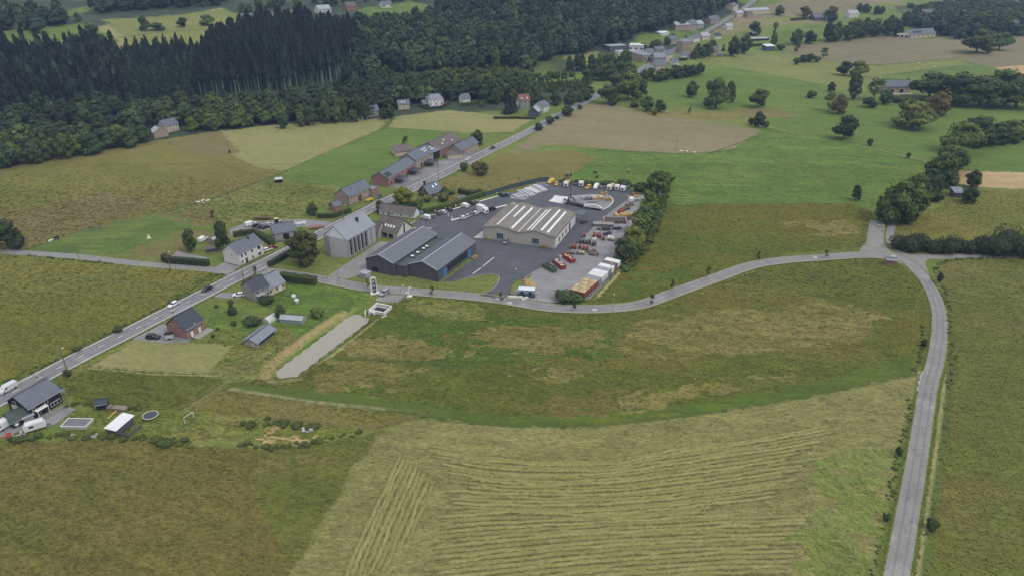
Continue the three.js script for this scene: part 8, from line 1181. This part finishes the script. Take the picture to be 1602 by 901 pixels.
{ const q = [-43.3, -320], t = thing('skip', 'small blue covered skip beside the white cottage', 'skip', [q[0], 0.05, q[1]], 0.3); put('body', box(3.4, 1.2, 2, 0, 0.7, 0), mat('#7d8894', 'sheetmetal'), t); put('tarp', box(3, 0.12, 1.7, 0, 1.38, 0), mat('#3d6ea8', 'plaster'), t); }
for (const q of [[-0.9, -227.4], [29.7, -222.2], [126.6, -267.9], [160.1, -269.2]]) { const g = new THREE.RingGeometry(0.42, 0.75, 20); g.rotateX(-Math.PI / 2); const m = tag(put('manhole_ring', g, paint), 'white ring round a manhole on the curved lane', 'manhole', 'white manhole rings on the lane'); m.position.set(q[0], 0.09, q[1]); put('cover', (() => { const c = new THREE.CylinderGeometry(0.42, 0.42, 0.03, 16); return c; })(), STEEL, m); }
// ---------- pond basin, pylon, signs ----------
{ const a = [-51.1, -220.2], b = [-45.2, -217.9], th = Math.atan2(-(b[1] - a[1]), b[0] - a[0]), L = Math.hypot(b[0] - a[0], b[1] - a[1]), W = 5.6, t = thing('outlet_basin', 'pale concrete outlet basin at the head of the pond', 'basin', [a[0], 0, a[1]], th), cm = mat('#c4c3bf', 'plaster'), top = mat('#d0cfca', 'plaster');
  put('wall', join([box(L, 3.4, 0.5, L / 2, -0.75, -0.25), box(0.4, 3.2, W - 0.9, 0.2, -0.6, -W / 2 - 0.05), box(0.4, 3.2, W - 0.9, L - 0.2, -0.6, -W / 2 - 0.05), box(L, 3.2, 0.4, L / 2, -0.55, -W + 0.2)]), cm, t); put('coping', join([box(L + 0.2, 0.14, 0.6, L / 2, 1.03, -0.25), box(0.5, 0.14, W - 1, 0.2, 1.08, -W / 2), box(0.5, 0.14, W - 1, L - 0.2, 1.08, -W / 2), box(L + 0.2, 0.14, 0.5, L / 2, 1.14, -W + 0.2)]), top, t);
  put('floor', box(L - 0.8, 0.2, W - 0.9, L / 2, 0.12, -W / 2), mat('#a9a8a3', 'plaster'), t); put('grating', join([...Array(8)].map((_, i) => box(L - 1.8, 0.08, 0.24, L / 2, 0.34, -1.7 - i * 0.34))), mat('#2b2f33', null, 0.6), t);
  put('culvert_arch', join([box(0.5, 2.2, 0.7, 0.5, -0.9, 0.35), box(0.5, 2.2, 0.7, 2.5, -0.9, 0.35), box(2.5, 0.7, 0.7, 1.5, 0.5, 0.35)]), cm, t); put('culvert', box(1.5, 2, 0.1, 1.5, -0.85, 0.06), mat('#0f1112', null), t); put('wing_wall', join([box(0.35, 2.2, 3, -0.9, -0.5, 0.9, 0.5), box(0.35, 2, 2.2, L + 0.4, -0.7, 0.8, -0.5)]), cm, t);
  const rails = []; for (let i = 0; i < 6; i++) rails.push(box(0.06, 1.1, 0.06, L - 0.1, 1.7, -W + 0.3 + i)); put('railing', join([...rails, box(0.05, 0.05, W - 0.4, L - 0.1, 2.2, -W / 2)]), STEEL, t); put('rail_post', cyl(0.06, 0.06, 2.4, L * 0.7, 2.2, -W + 0.2, 6), FRAMEDARK, t); }
{ const q = [-51.8, -235.1], t = thing('sign_pylon', 'tall white framed sign pylon with dark lettered panels by the lane', 'sign', [q[0], 0, q[1]], 0.35); put('foot', box(3.2, 0.3, 2.2, 0.2, 0.15, 0), mat('#d4d3cf', 'plaster'), t); put('frame', join([box(0.45, 6.2, 0.45, -0.85, 3.3, 0), box(1.9, 0.25, 0.45, 0.1, 6.3, 0), box(0.2, 6.2, 0.4, 1, 3.3, 0)]), mat('#d9d9d7', null, 0.5), t);
  for (let i = 0; i < 3; i++) { const pn = put('panel', winGeo(1.5, 1.75, 0.2), mat('#39424d', null, 0.5), t); pn.position.set(0.1, 1.3 + i * 1.85, 0.06); const gs = []; for (let k = 0; k < 3 - (i === 0); k++) { gs.push(box(1.0 - 0.25 * ((k + i) % 2), 0.16, 0.04, -0.05, 0.45 - k * 0.4, 0.13)); } put('lettering', join(gs), mat('#d0d3d6', null, 0.6), pn); } put('top_plate', box(1.2, 0.5, 0.1, 0.1, 6.75, 0), mat('#cbc5b2', null), t); }
{ const q = [-38.2, -232.5], t = thing('sign_post', 'white bent post with small sign at the apron corner', 'sign', [q[0], 0, q[1]], 0); put('foot', box(2, 0.25, 1.4, 0, 0.12, 0), mat('#d4d3cf', 'plaster'), t); put('post', join([box(0.3, 3.6, 0.3, -0.1, 2, 0), box(1, 0.25, 0.3, 0.35, 3.75, 0)]), FRAME, t); put('plate', winGeo(1.1, 0.7, 0.08), FRAME, t).position.set(-0.7, 1.6, 0); }
function sign(q, label, hex, shape = 0) { const t = thing('road_sign', label, 'sign', [q[0], G(...q), q[1]], 0.2); put('post', cyl(0.05, 0.05, 2.4, 0, 1.2, 0, 6), STEEL, t); const b = put('plate', shape ? (() => { const g = new THREE.CylinderGeometry(0.4, 0.4, 0.05, 16); g.rotateX(Math.PI / 2); return g; })() : winGeo(0.9, 0.9, 0.06), mat('#dcdbd6', null, 0.5), t); b.position.set(0, 2.3, 0.07); put('symbol', shape ? (() => { const g = new THREE.CylinderGeometry(0.3, 0.3, 0.05, 14); g.rotateX(Math.PI / 2); return g; })() : (() => { const g = new THREE.CylinderGeometry(0.28, 0.28, 0.05, 14); g.rotateX(Math.PI / 2); return g; })(), mat(hex, null, 0.5), b).position.z = 0.03; }
sign([-42.8, -227.9], 'white square sign with red disc at the outlet basin', '#a5222a');
sign([-118.9, -216.3], 'dark backed road sign beside the white car on the road', '#3a3d42', 1);
sign([-106.8, -250.6], 'small round sign on the grass corner at the crossroads', '#d5d5d2', 1);
sign([-142.2, -176], 'small dark post sign on the verge above the timber house', '#2a2c30', 1);
// ---------- poles and lamps ----------
function pole(at, lamp, hex, label, group) { const t = thing(lamp ? 'street_lamp' : 'utility_pole', label, lamp ? 'street lamp' : 'pole', [at[0], G(at[0], at[1]), at[1]], at[0] * 0.01 + 1, group), h = at[2]; put('post', cyl(h > 7 ? 0.2 : 0.1, h > 7 ? 0.11 : 0.06, h, 0, h / 2, 0, 7), mat(hex, 'plaster'), t); if (lamp) { const a = put('arm', box(1.4, 0.08, 0.08, 0.6, h, 0), mat(hex, null), t); put('lamp_head', box(0.7, 0.14, 0.3, 1.4, h - 0.02, 0), mat('#c9cacb', null, 0.5), a); } else put('crossbar', box(1.6, 0.1, 0.1, 0, h - 0.5, 0), mat(hex, null), t); }
for (const [at, lamp, hex, label] of [
  [[-136.7, -181.5, 9.2, 0.2], 1, '#6d6a64', 'grey street lamp on the verge before the mown plot'], [[-104.1, -244.9, 8.4, 0.2], 1, '#6d6a64', 'grey street lamp on the grass corner of the crossroads'], [[-137.2, -255.4, 8.4, 0.3], 1, '#5f5c52', 'ivy footed lamp post at the end of the clipped hedge'], [[-180.2, -266.6, 6.1, 0.3], 0, '#6b6357', 'utility pole beside the green field on the side lane'],
  [[-40.2, -369.5, 10.8, 0.3], 1, '#6d6a64', 'lamp post on the roadside opposite the long farm row'], [[-79, -309, 8.2, 0.3], 1, '#6d6a64', 'lamp post at the roadside above the concrete building'], [[29.6, -337.4, 12.1, 0.3], 1, '#2f3338', 'tall dark floodlight mast behind the crane lorry'], [[0.7, -243.8, 5.5, 0.2], 1, '#5a5e64', 'thin lamp post at the yard entrance kerb'], [[8.7, -222.9, 6.2, 0.2], 1, '#9a9c9c', 'thin pale lamp post on the lane below the site cabin'],
  [[36, -221, 6.2, 0.2], 1, '#9a9c9c', 'thin pale lamp post on the lane below the containers'], [[-41.8, -234, 3.5, 0.2], 1, '#7d7f82', 'thin lamp post beside the apron entrance'], [[-67.3, -244.3, 4.9, 0.2], 1, '#7d7f82', 'thin lamp post near the lower end of the grey drive'], [[-8.3, -332.7, 5.7, 0.3], 1, '#5a5e64', 'thin lamp post between the parking rows of the yard'], [[-21.5, -318.3, 4.5, 0.3], 1, '#5a5e64', 'thin lamp post behind the island row of the yard'], [[38.2, -245.5, 7.1, 0.2], 1, '#5a5e64', 'thin lamp post standing among the white containers'],
  [[10.1, -653, 12.8, 0.6], 0, '#8d8a83', 'pale pole in the green strip before the dark forest'], [[45.4, -554.8, 6.9, 0.5], 0, '#8d8a83', 'pale pole beside the bush on the far road'], [[69.1, -591, 6.7, 0.5], 0, '#8d8a83', 'pale pole right of the dark bus on the far road'], [[102.5, -430.8, 11.3, 0.4], 0, '#8d8a83', 'thin pale pole at the edge of the beige field'], [[-7.9, -448.9, 6.7, 0.4], 0, '#6b6357', 'pole at the road between the pale and olive fields'], [[214.4, -540.6, 9.6, 0.5], 0, '#8d8a83', 'pale pole in the pasture near the thorn bush'], [[278.1, -430.8, 8.9, 0.4], 0, '#9a9890', 'pale slim pole in front of the right hedge wood'],
]) pole(at, lamp, hex, label);
// ---------- fences ----------
const POST = winGeo(0.1, 1.3, 0.1), WOODP = mat('#8b8165', 'board'), DARKP = mat('#4a4f48', null, 0.8);
function fence(line, step, rails, pm, label, h = 1.2, mesh) {
  const L = smoothLineStraight(line, step), t = thing('fence', label, 'fence', [0, 0, 0]);
  for (const p of L) { const m = put('post', POST, pm, t); m.position.set(p[0], G(...p) + h / 2 - 0.05, p[1]); m.scale.y = h / 1.2; }
  for (const y of rails) { const gs = []; for (let i = 0; i + 1 < L.length; i++) { const [a, b] = [L[i], L[i + 1]], l = Math.hypot(b[0] - a[0], b[1] - a[1]), g = new THREE.BoxGeometry(l, mesh && y === rails[0] ? mesh : 0.1, 0.05); g.rotateY(Math.atan2(-(b[1] - a[1]), b[0] - a[0])); g.translate((a[0] + b[0]) / 2, (G(...a) + G(...b)) / 2 + y, (a[1] + b[1]) / 2); gs.push(g.toNonIndexed()); } put(mesh && y === rails[0] ? 'screen' : 'rail', mergeGeometries(gs), pm, t); }
}
function smoothLineStraight(pts, step) { const out = []; for (let i = 0; i + 1 < pts.length; i++) { const [a, b] = [pts[i], pts[i + 1]], n = Math.max(1, Math.round(Math.hypot(b[0] - a[0], b[1] - a[1]) / step)); for (let k = 0; k < n; k++) out.push([lerp(a[0], b[0], k / n), lerp(a[1], b[1], k / n)]); } out.push(pts[pts.length - 1]); return out; }
fence([[-55.2, -231.4], [-63.5, -217.7], [-73.6, -197.7], [-80.8, -181.9]], 2.6, [1.1], DARKP, 'dark post and wire fence along the left bank of the pond');
fence([[-39, -232.5], [-42.5, -225.4], [-48.6, -212.6], [-58.5, -192.5], [-65.8, -175.3], [-70.5, -173.7], [-79.8, -176]], 2.6, [1.1], DARKP, 'dark post and wire fence along the meadow side of the pond');
fence([[-84.8, -171.4], [-72.7, -168.8], [-59.4, -166], [-43.7, -163.2], [-24.5, -159.9]], 3, [0.5, 1.1], WOODP, 'pale two railed paddock fence along the meadow foot');
fence([[-24.1, -159.4], [-31.9, -156.5], [-38.8, -153.1]], 3, [0.5, 1.1], WOODP, 'pale railed fence closing the paddock at the hay field');
fence([[-38.8, -153.1], [-52.9, -155.9], [-65.8, -158.2]], 3, [0.5, 1.1], WOODP, 'pale railed fence above the sandy patch');
fence([[-93.5, -162.3], [-89.7, -169.4], [-85.5, -178.4], [-82.3, -183.3], [-81.3, -186.9]], 3, [0.9], WOODP, 'pale fence running down past the paddock gate');
fence([[-85.2, -171.4], [-83.9, -175], [-83.2, -178.4]], 2.4, [0.5, 1.1], WOODP, 'short pale railed fence at the paddock corner');
fence([[-131.4, -184.4], [-110, -181.2], [-87.8, -179.4]], 3, [1.0], WOODP, 'low pale fence below the mown plot');
fence([[-14.1, -344.2], [-0.3, -357.5], [14.3, -368.4], [20, -370.6]], 3, [1.2], mat('#3f5054', 'board'), 'tall dark green screen fence along the yard', 2.4, 2.3);
fence([[27, -228.4], [33.3, -238.8], [39.4, -248.9], [44, -256.6]], 2.6, [2, 1], DARKP, 'mesh fence on posts beside the containers', 2.1);
fence([[-49.8, -244.9], [-34.5, -241], [-19.6, -237.2], [-11.8, -235.1]], 3, [1.6], DARKP, 'thin mesh fence on the grass strip below the timber halls', 1.7);
fence([[-90.2, -250.6], [-80.6, -248.9], [-72.2, -247.2]], 2.4, [1, 0.5], DARKP, 'dark low fence and gate on the lane by the chestnut lawn', 1.2);
fence([[198.6, -729.1], [231.4, -693.3], [282.1, -636.5]], 8, [1.1], WOODP, 'pale fence across the upper right pastures', 1.3);
fence([[222.4, -442.7], [236.2, -425], [246.5, -407.2]], 6, [0.5, 1.1], WOODP, 'pale railed fence above the bright pasture edge', 1.3);
fence([[154.9, -237.2], [143, -219.6], [130.4, -195.7]], 5, [], mat('#b9b6a4', null), 'row of short pale stakes beside the lane bend', 0.9);
{ const q = [-82.1, -183.3], t = thing('field_gate', 'green metal gate at the end of the pond fence', 'gate', [q[0], 0, q[1]], 0.5); put('gate_frame', join([box(2.6, 0.08, 0.06, 0, 1.2, 0), box(2.6, 0.08, 0.06, 0, 0.3, 0), box(0.08, 1, 0.06, -1.3, 0.75, 0), box(0.08, 1, 0.06, 1.3, 0.75, 0)]), mat('#4d6a58', null, 0.6), t); for (let i = 0; i < 3; i++) put('bar', winGeo(2.5, 0.05, 0.05), mat('#4d6a58', null, 0.6), t).position.y = 0.52 + i * 0.22; }
// ---------- gardens, bottom left ----------
{ const q = [-100.8, -159.1], t = thing('trampoline', 'round dark trampoline with pale rim on the lawn', 'trampoline', [q[0], 0, q[1]]); const m = new THREE.CylinderGeometry(1.9, 1.9, 0.04, 24); put('mat', m, mat('#3c4656', null), t).position.y = 0.75; const r = new THREE.TorusGeometry(2, 0.16, 6, 24); r.rotateX(Math.PI / 2); put('rim', r, mat('#b0a888', null), t).position.y = 0.78; for (let i = 0; i < 6; i++) put('leg', winGeo(0.08, 0.75, 0.08), STEEL, t).position.set(1.95 * Math.cos(i * 1.047), 0.37, 1.95 * Math.sin(i * 1.047)); }
{ const q = [-89.4, -157.6], t = thing('football_goal', 'white football goal frame on the lawn', 'goal', [q[0], 0, q[1]], 1.1); put('crossbar', box(3, 0.1, 0.1, 0, 2, 0), FRAME, t); for (const x of [-1.5, 1.5]) put('upright', box(0.1, 2, 0.1, x, 1, 0), FRAME, t); }
{ const a = [-122.6, -154.2], b = [-116.1, -154], t = thing('raised_pool', 'grey covered rectangular pool with pale rim in the garden', 'pool', [(a[0] + b[0]) / 2, 0, (a[1] + b[1]) / 2 - 1.6], -0.03); put('side', join([box(7, 0.8, 0.15, 0, 0.4, 1.8), box(7, 0.8, 0.15, 0, 0.4, -1.8), box(0.15, 0.8, 3.5, 3.42, 0.4, 0), box(0.15, 0.8, 3.5, -3.42, 0.4, 0)]), mat('#a9aaa6', 'plaster'), t); put('cover', box(6.7, 0.06, 3.4, 0, 0.72, 0), mat('#6b6f74', 'sheetmetal'), t); put('rim', join([box(7.3, 0.1, 0.35, 0, 0.85, 1.8), box(7.3, 0.1, 0.35, 0, 0.85, -1.8), box(0.35, 0.1, 3.3, 3.45, 0.85, 0), box(0.35, 0.1, 3.3, -3.45, 0.85, 0)]), mat('#b9bab6', 'plaster'), t); }
house({ name: 'garden_shelter', cat: 'shelter', kind: 'mono', a: [-108.9, -151.5], b: [-105.2, -150.3], L: 3.4, w: 6, eave: 2.2, ridge: 2.6, wall: 'timber', roof: 'white', label: 'garden shelter with bright white sloping roof', extra: (t, L) => put('pen', join([box(3, 1.2, 0.1, L + 1.6, 0.6, -0.5), box(0.1, 1.2, 5, L + 3, 0.6, -3)]), mat('#5b5e58', 'board'), t) });
house({ name: 'garden_hut', cat: 'hut', a: [-117.5, -162.3], b: [-115.7, -162.9], L: 2.8, w: 2.4, eave: 1.9, ridge: 2.7, wall: 'black', roof: 'dark', label: 'small black hut beside a stack of grey planks' });
pile('plank_stack', [-112, -162.9], -0.25, ['#7d7468', '#8d8477', '#6c655b'], 6, 0.8, 1.6, 6, 2, 'grey planks lying beside the small black hut', 'planks');
{ const q = [-112, -159.9], m = tag(put('plank', box(0.5, 0.1, 3.2), mat('#b79b62', 'board')), 'single yellow plank leaning on the garden grass', 'plank'); m.position.set(q[0], 0.3, q[1]); m.rotation.set(0.12, -0.3, 0); }
pile('rubble_pile', [-114.8, -150.4], 0.1, ['#a8a295', '#8d887c', '#c4beb0'], 7, 0.6, 1.6, 6, 1, 'pale stones heaped behind the hedge near the garden shelter', 'stones');
pile('rubble_pile', [-55.5, -153.4], 0.2, ['#9a9ca4', '#b4b6bc'], 3, 0.6, 2, 3, 2, 'grey slabs heaped on the sandy patch', 'slabs');
pile('junk_pile', [-133.1, -150.9], 0.3, ['#8d8a84', '#a3352f', '#77736c', '#b7b4ad'], 5, 0.7, 2.4, 4, 2, 'mixed junk with a red piece before the black lean-to', 'junk');
{ const q = [-137.5, -155.1], t = thing('gas_tank', 'small white gas tank before the black lean-to', 'tank', [q[0] + 1.6, 0.1, q[1]], -0.4); const g = new THREE.CapsuleGeometry(0.55, 1.1, 4, 10); g.rotateZ(Math.PI / 2); put('tank', g, mat('#d2d3d1', null, 0.4), t).position.y = 0.75; for (const x of [-0.4, 0.4]) put('leg', box(0.15, 0.4, 0.7, x, 0.2, 0), STEEL, t); }
for (const [q, l] of [[[-70.7, -219.6], 'pale round tank beside the grey house annex'], [[-81, -231.4], 'white garden dome at the end of the annex'], [[-78.9, -227.9], 'grey tub on the lawn behind the annex']].slice(1)) { const t = thing('garden_tub', l, 'tub', [q[0], 0, q[1]]); put('body', cyl(0.8, 0.9, 0.8, 0, 0.4, 0, 12), mat('#b4b5b3', 'plaster'), t); put('cover', new THREE.SphereGeometry(0.9, 12, 5, 0, 6.3, 0, 1.57).translate(0, 0.8, 0).scale(1, 0.9, 1), mat('#c6c7c6', null, 0.5), t); }
{ const q = [-127.1, -368.4], t = thing('field_shelter', 'tiny dark field shelter with pale roof in the rough pasture', 'shelter', [q[0], G(...q), q[1]], 0.3); put('wall', join([box(3.4, 2, 0.12, 0, 1, -1.4), box(0.12, 2, 2.8, -1.7, 1, 0), box(0.12, 2, 2.8, 1.7, 1, 0)]), mat('#2b2b2c', 'board'), t); put('roof', box(3.9, 0.12, 3.4, 0, 2.1, 0).rotateX(0.08), mat('#b9bbbc', 'sheetmetal'), t); }
{ const q = [-161.3, -288.7], t = thing('field_tent', 'small pale tent standing in the green field', 'tent', [q[0], 0, q[1]], 0.4); put('cover', new THREE.ConeGeometry(1, 2.2, 6).translate(0, 1.1, 0), mat('#c9bfa8', 'plaster'), t); put('peak', cyl(0.05, 0.05, 0.5, 0, 2.3, 0, 5), WOODP, t); }
{ const q = [-7, -515.1], t = thing('garden_table', 'pale garden seat on the lawn of the red roofed house', 'garden seat', [q[0], G(...q), q[1]]); put('top', box(3, 0.15, 1.2, 0, 0.8, 0), FRAME, t); for (const x of [-1.2, 1.2]) put('leg', box(0.2, 0.75, 1, x, 0.37, 0), FRAME, t); }
// ---------- animals: one continuous body each ----------
function cattle() {
  const bones = [[[-0.75, 1.15, 0], [0.55, 1.12, 0], 0.38, 0.36], [[0.5, 1.2, 0], [0.95, 1.3, 0], 0.26, 0.17], [[0.95, 1.3, 0], [1.4, 1.05, 0], 0.17, 0.1], [[-1.05, 1.35, 0], [-1.15, 0.7, 0], 0.05, 0.04]];
  for (const s of [-1, 1]) bones.push([[0.5, 1, 0.2 * s], [0.5, 0.5, 0.22 * s], 0.16, 0.08], [[0.5, 0.5, 0.22 * s], [0.52, 0.02, 0.22 * s], 0.075, 0.07], [[-0.7, 1.05, 0.2 * s], [-0.6, 0.62, 0.24 * s], 0.22, 0.1], [[-0.6, 0.62, 0.24 * s], [-0.82, 0.42, 0.24 * s], 0.1, 0.08], [[-0.82, 0.42, 0.24 * s], [-0.78, 0.02, 0.24 * s], 0.075, 0.07], [[1.0, 1.42, 0.12 * s], [0.98, 1.4, 0.32 * s], 0.06, 0.03]);
  const N = 44, mc = new MarchingCubes(N, new THREE.MeshStandardMaterial(), false, false, 60000); mc.isolation = 0; const S = 1.6;
  for (let k = 0; k < N; k++) for (let j = 0; j < N; j++) for (let i = 0; i < N; i++) {
    const x = (i / N * 2 - 1) * S, y = (j / N * 2 - 1) * S + 1, z = (k / N * 2 - 1) * S; let f = 0;
    for (const [a, b, r0, r1] of bones) { const dx = b[0] - a[0], dy = b[1] - a[1], dz = b[2] - a[2], t = Math.min(1, Math.max(0, ((x - a[0]) * dx + (y - a[1]) * dy + (z - a[2]) * dz) / (dx * dx + dy * dy + dz * dz))), d = Math.hypot(x - a[0] - dx * t, y - a[1] - dy * t, z - a[2] - dz * t) - lerp(r0, r1, t); f += Math.exp(-d * 22); }
    mc.field[i + j * N + k * N * N] = Math.log(f + 1e-9) / 22;
  }
  mc.update(); const n = mc.count, g = new THREE.BufferGeometry(), p = new Float32Array(mc.positionArray.slice(0, n * 3)); for (let i = 0; i < n; i++) { p[i * 3] *= S; p[i * 3 + 1] = p[i * 3 + 1] * S + 1; p[i * 3 + 2] *= S; }
  g.setAttribute('position', new THREE.BufferAttribute(p, 3)); g.setAttribute('normal', new THREE.BufferAttribute(new Float32Array(mc.normalArray.slice(0, n * 3)), 3)); return g;
}
const COW = cattle(), cowMat = { white: mat('#cfcabd', null, 0.9), dark: mat('#26211f', null, 0.9), tan: mat('#a98f78', null, 0.9) };
function cow(q, tone, label, group, k) { const m = tag(put('cow', COW, cowMat[tone]), label, 'cow', group); m.position.set(q[0], G(...q), q[1]); m.rotation.y = k * 1.3; return m; }
[[-157, -333.2], [-155.6, -335.5], [-153.8, -331.8], [-153.1, -335.5]].forEach((q, k) => cow(q, k === 2 ? 'tan' : 'white', k === 2 ? 'tan cow grazing below the three pale ones' : 'pale cow in the rough pasture left of the car park', k === 2 ? null : 'pale cows in the rough pasture', k));
[[30.6, -377.4], [33, -379.2], [46.8, -382.7], [46.9, -375.1]].forEach((q, k) => cow(q, 'dark', 'dark cow grazing in the lush pasture behind the lorries', 'dark cows behind the lorries', k));
[[409.5, -733.2], [418.2, -734.1], [416.2, -716.7], [396.4, -709.4], [399.9, -710.2]].forEach((q, k) => cow(q, k === 4 ? 'tan' : 'white', k === 4 ? 'tan cow in the pale strip below the upper farmhouse' : 'white cow in the pale strip below the upper farmhouse', k === 4 ? null : 'white cows in the pale strip', k));
[[104.8, -426.4], [108.2, -425.7], [112.1, -423.6]].forEach((q, k) => cow(q, 'white', 'white cow along the lower edge of the beige field', 'white cows below the beige field', k));
cow([66.5, -386.9], 'tan', 'lone tan cow near the tree belt corner in the lush pasture', null, 2);
cow([-201.7, -283.6], 'white', 'white and brown animal standing in the green field corner', null, 1); cow([-201.3, -287.2], 'dark', 'dark animal behind the white one in the green field corner', null, 3);
// ---------- mown hay lying in swaths ----------
{
  const hayMats = ['#939067', '#8d8b62', '#97946b'].map((h) => { const m = mat(h, 'plaster', 1).clone(); m.vertexColors = true; m.map = null; m.bumpMap = null; m.color.set(h).multiply(new THREE.Color(0.8, 0.79, 0.58)); return m; });
  let n = 0;
  const swath = (line, w, h) => {
    const L = smoothLine(line, 0.42), pos = [], uv = [], col = [], idx = [], ph = n * 13.7, k = 8;
    L.forEach((p, i) => {
      const a = L[Math.max(0, i - 1)], b = L[Math.min(L.length - 1, i + 1)], l = Math.hypot(b[0] - a[0], b[1] - a[1]), nx = -(b[1] - a[1]) / l, nz = (b[0] - a[0]) / l, end = Math.min(1, Math.min(i, L.length - 1 - i) / 6), thin = 0.35 + 0.9 * fbm(i * 0.06 + ph, 3, 2);
      for (let j = 0; j < k; j++) { const s = (j / (k - 1) - 0.5), c = Math.cos(s * Math.PI), e = LAT[(i * 37 + j * 911 + n * 77) & 65535], ww = w * (0.7 + 0.7 * noise(i * 0.3 + ph, s < 0 ? 3 : 9)), wob = (noise(i * 0.07 + ph, 7) - 0.5) * 0.6, x = p[0] + nx * (s * ww + wob + (e - 0.5) * 0.25), z = p[1] + nz * (s * ww + wob + (e - 0.5) * 0.25); pos.push(x, c * h * end * thin * (0.3 + 1.3 * LAT[(i * 101 + j * 517 + n * 31) & 65535]) - 0.03, z); uv.push(x, z); const t = (0.78 + 0.34 * e) * (0.86 + 0.28 * noise(i * 0.11 + ph, j * 0.5)); col.push(t, t * (0.99 + 0.05 * (e - 0.5)), t * 0.97); }
      if (i) for (let j = 0; j < k - 1; j++) { const q = i * k + j; idx.push(q - k, q, q - k + 1, q, q + 1, q - k + 1); }
    });
    let g = new THREE.BufferGeometry(); g.setAttribute('position', new THREE.Float32BufferAttribute(pos, 3)); g.setAttribute('color', new THREE.Float32BufferAttribute(col, 3)); g.setAttribute('uv', new THREE.Float32BufferAttribute(uv, 2)); g.setIndex(idx); g.computeVertexNormals();
    if (g.attributes.normal.getY(k * 4 + 3) < 0) { g.setIndex(idx.map((_, i) => idx[i - i % 3 + [0, 2, 1][i % 3]])); g.computeVertexNormals(); }
    const ord = n < (line.long ? 17 : 38) ? 2 * (line.long ? n : n - 33) + 1 : 2 * (n - (line.long ? 17 : 38)) + 2, th = ord + ((ord % 10 === 1 && ord !== 11) ? 'st' : (ord % 10 === 2 && ord !== 12) ? 'nd' : (ord % 10 === 3 && ord !== 13) ? 'rd' : 'th');
    tag(put('hay_swath', g, hayMats[n % 3]), line.long ? `long curving hay swath, ${th} counted from the far edge of the mown field` : `steep short hay swath, ${th} from the left in the block beside the long swaths`, 'hay swath', line.long ? 'long hay swaths' : 'short hay swaths'); n++;
  };
  SWATH_ROWS.forEach((r) => { r.long = true; swath(r, 0.95, 0.27); });
  SWATH_COLS.forEach((r) => swath(r, 1.0, 0.28));
}

renderer.render(scene, camera);
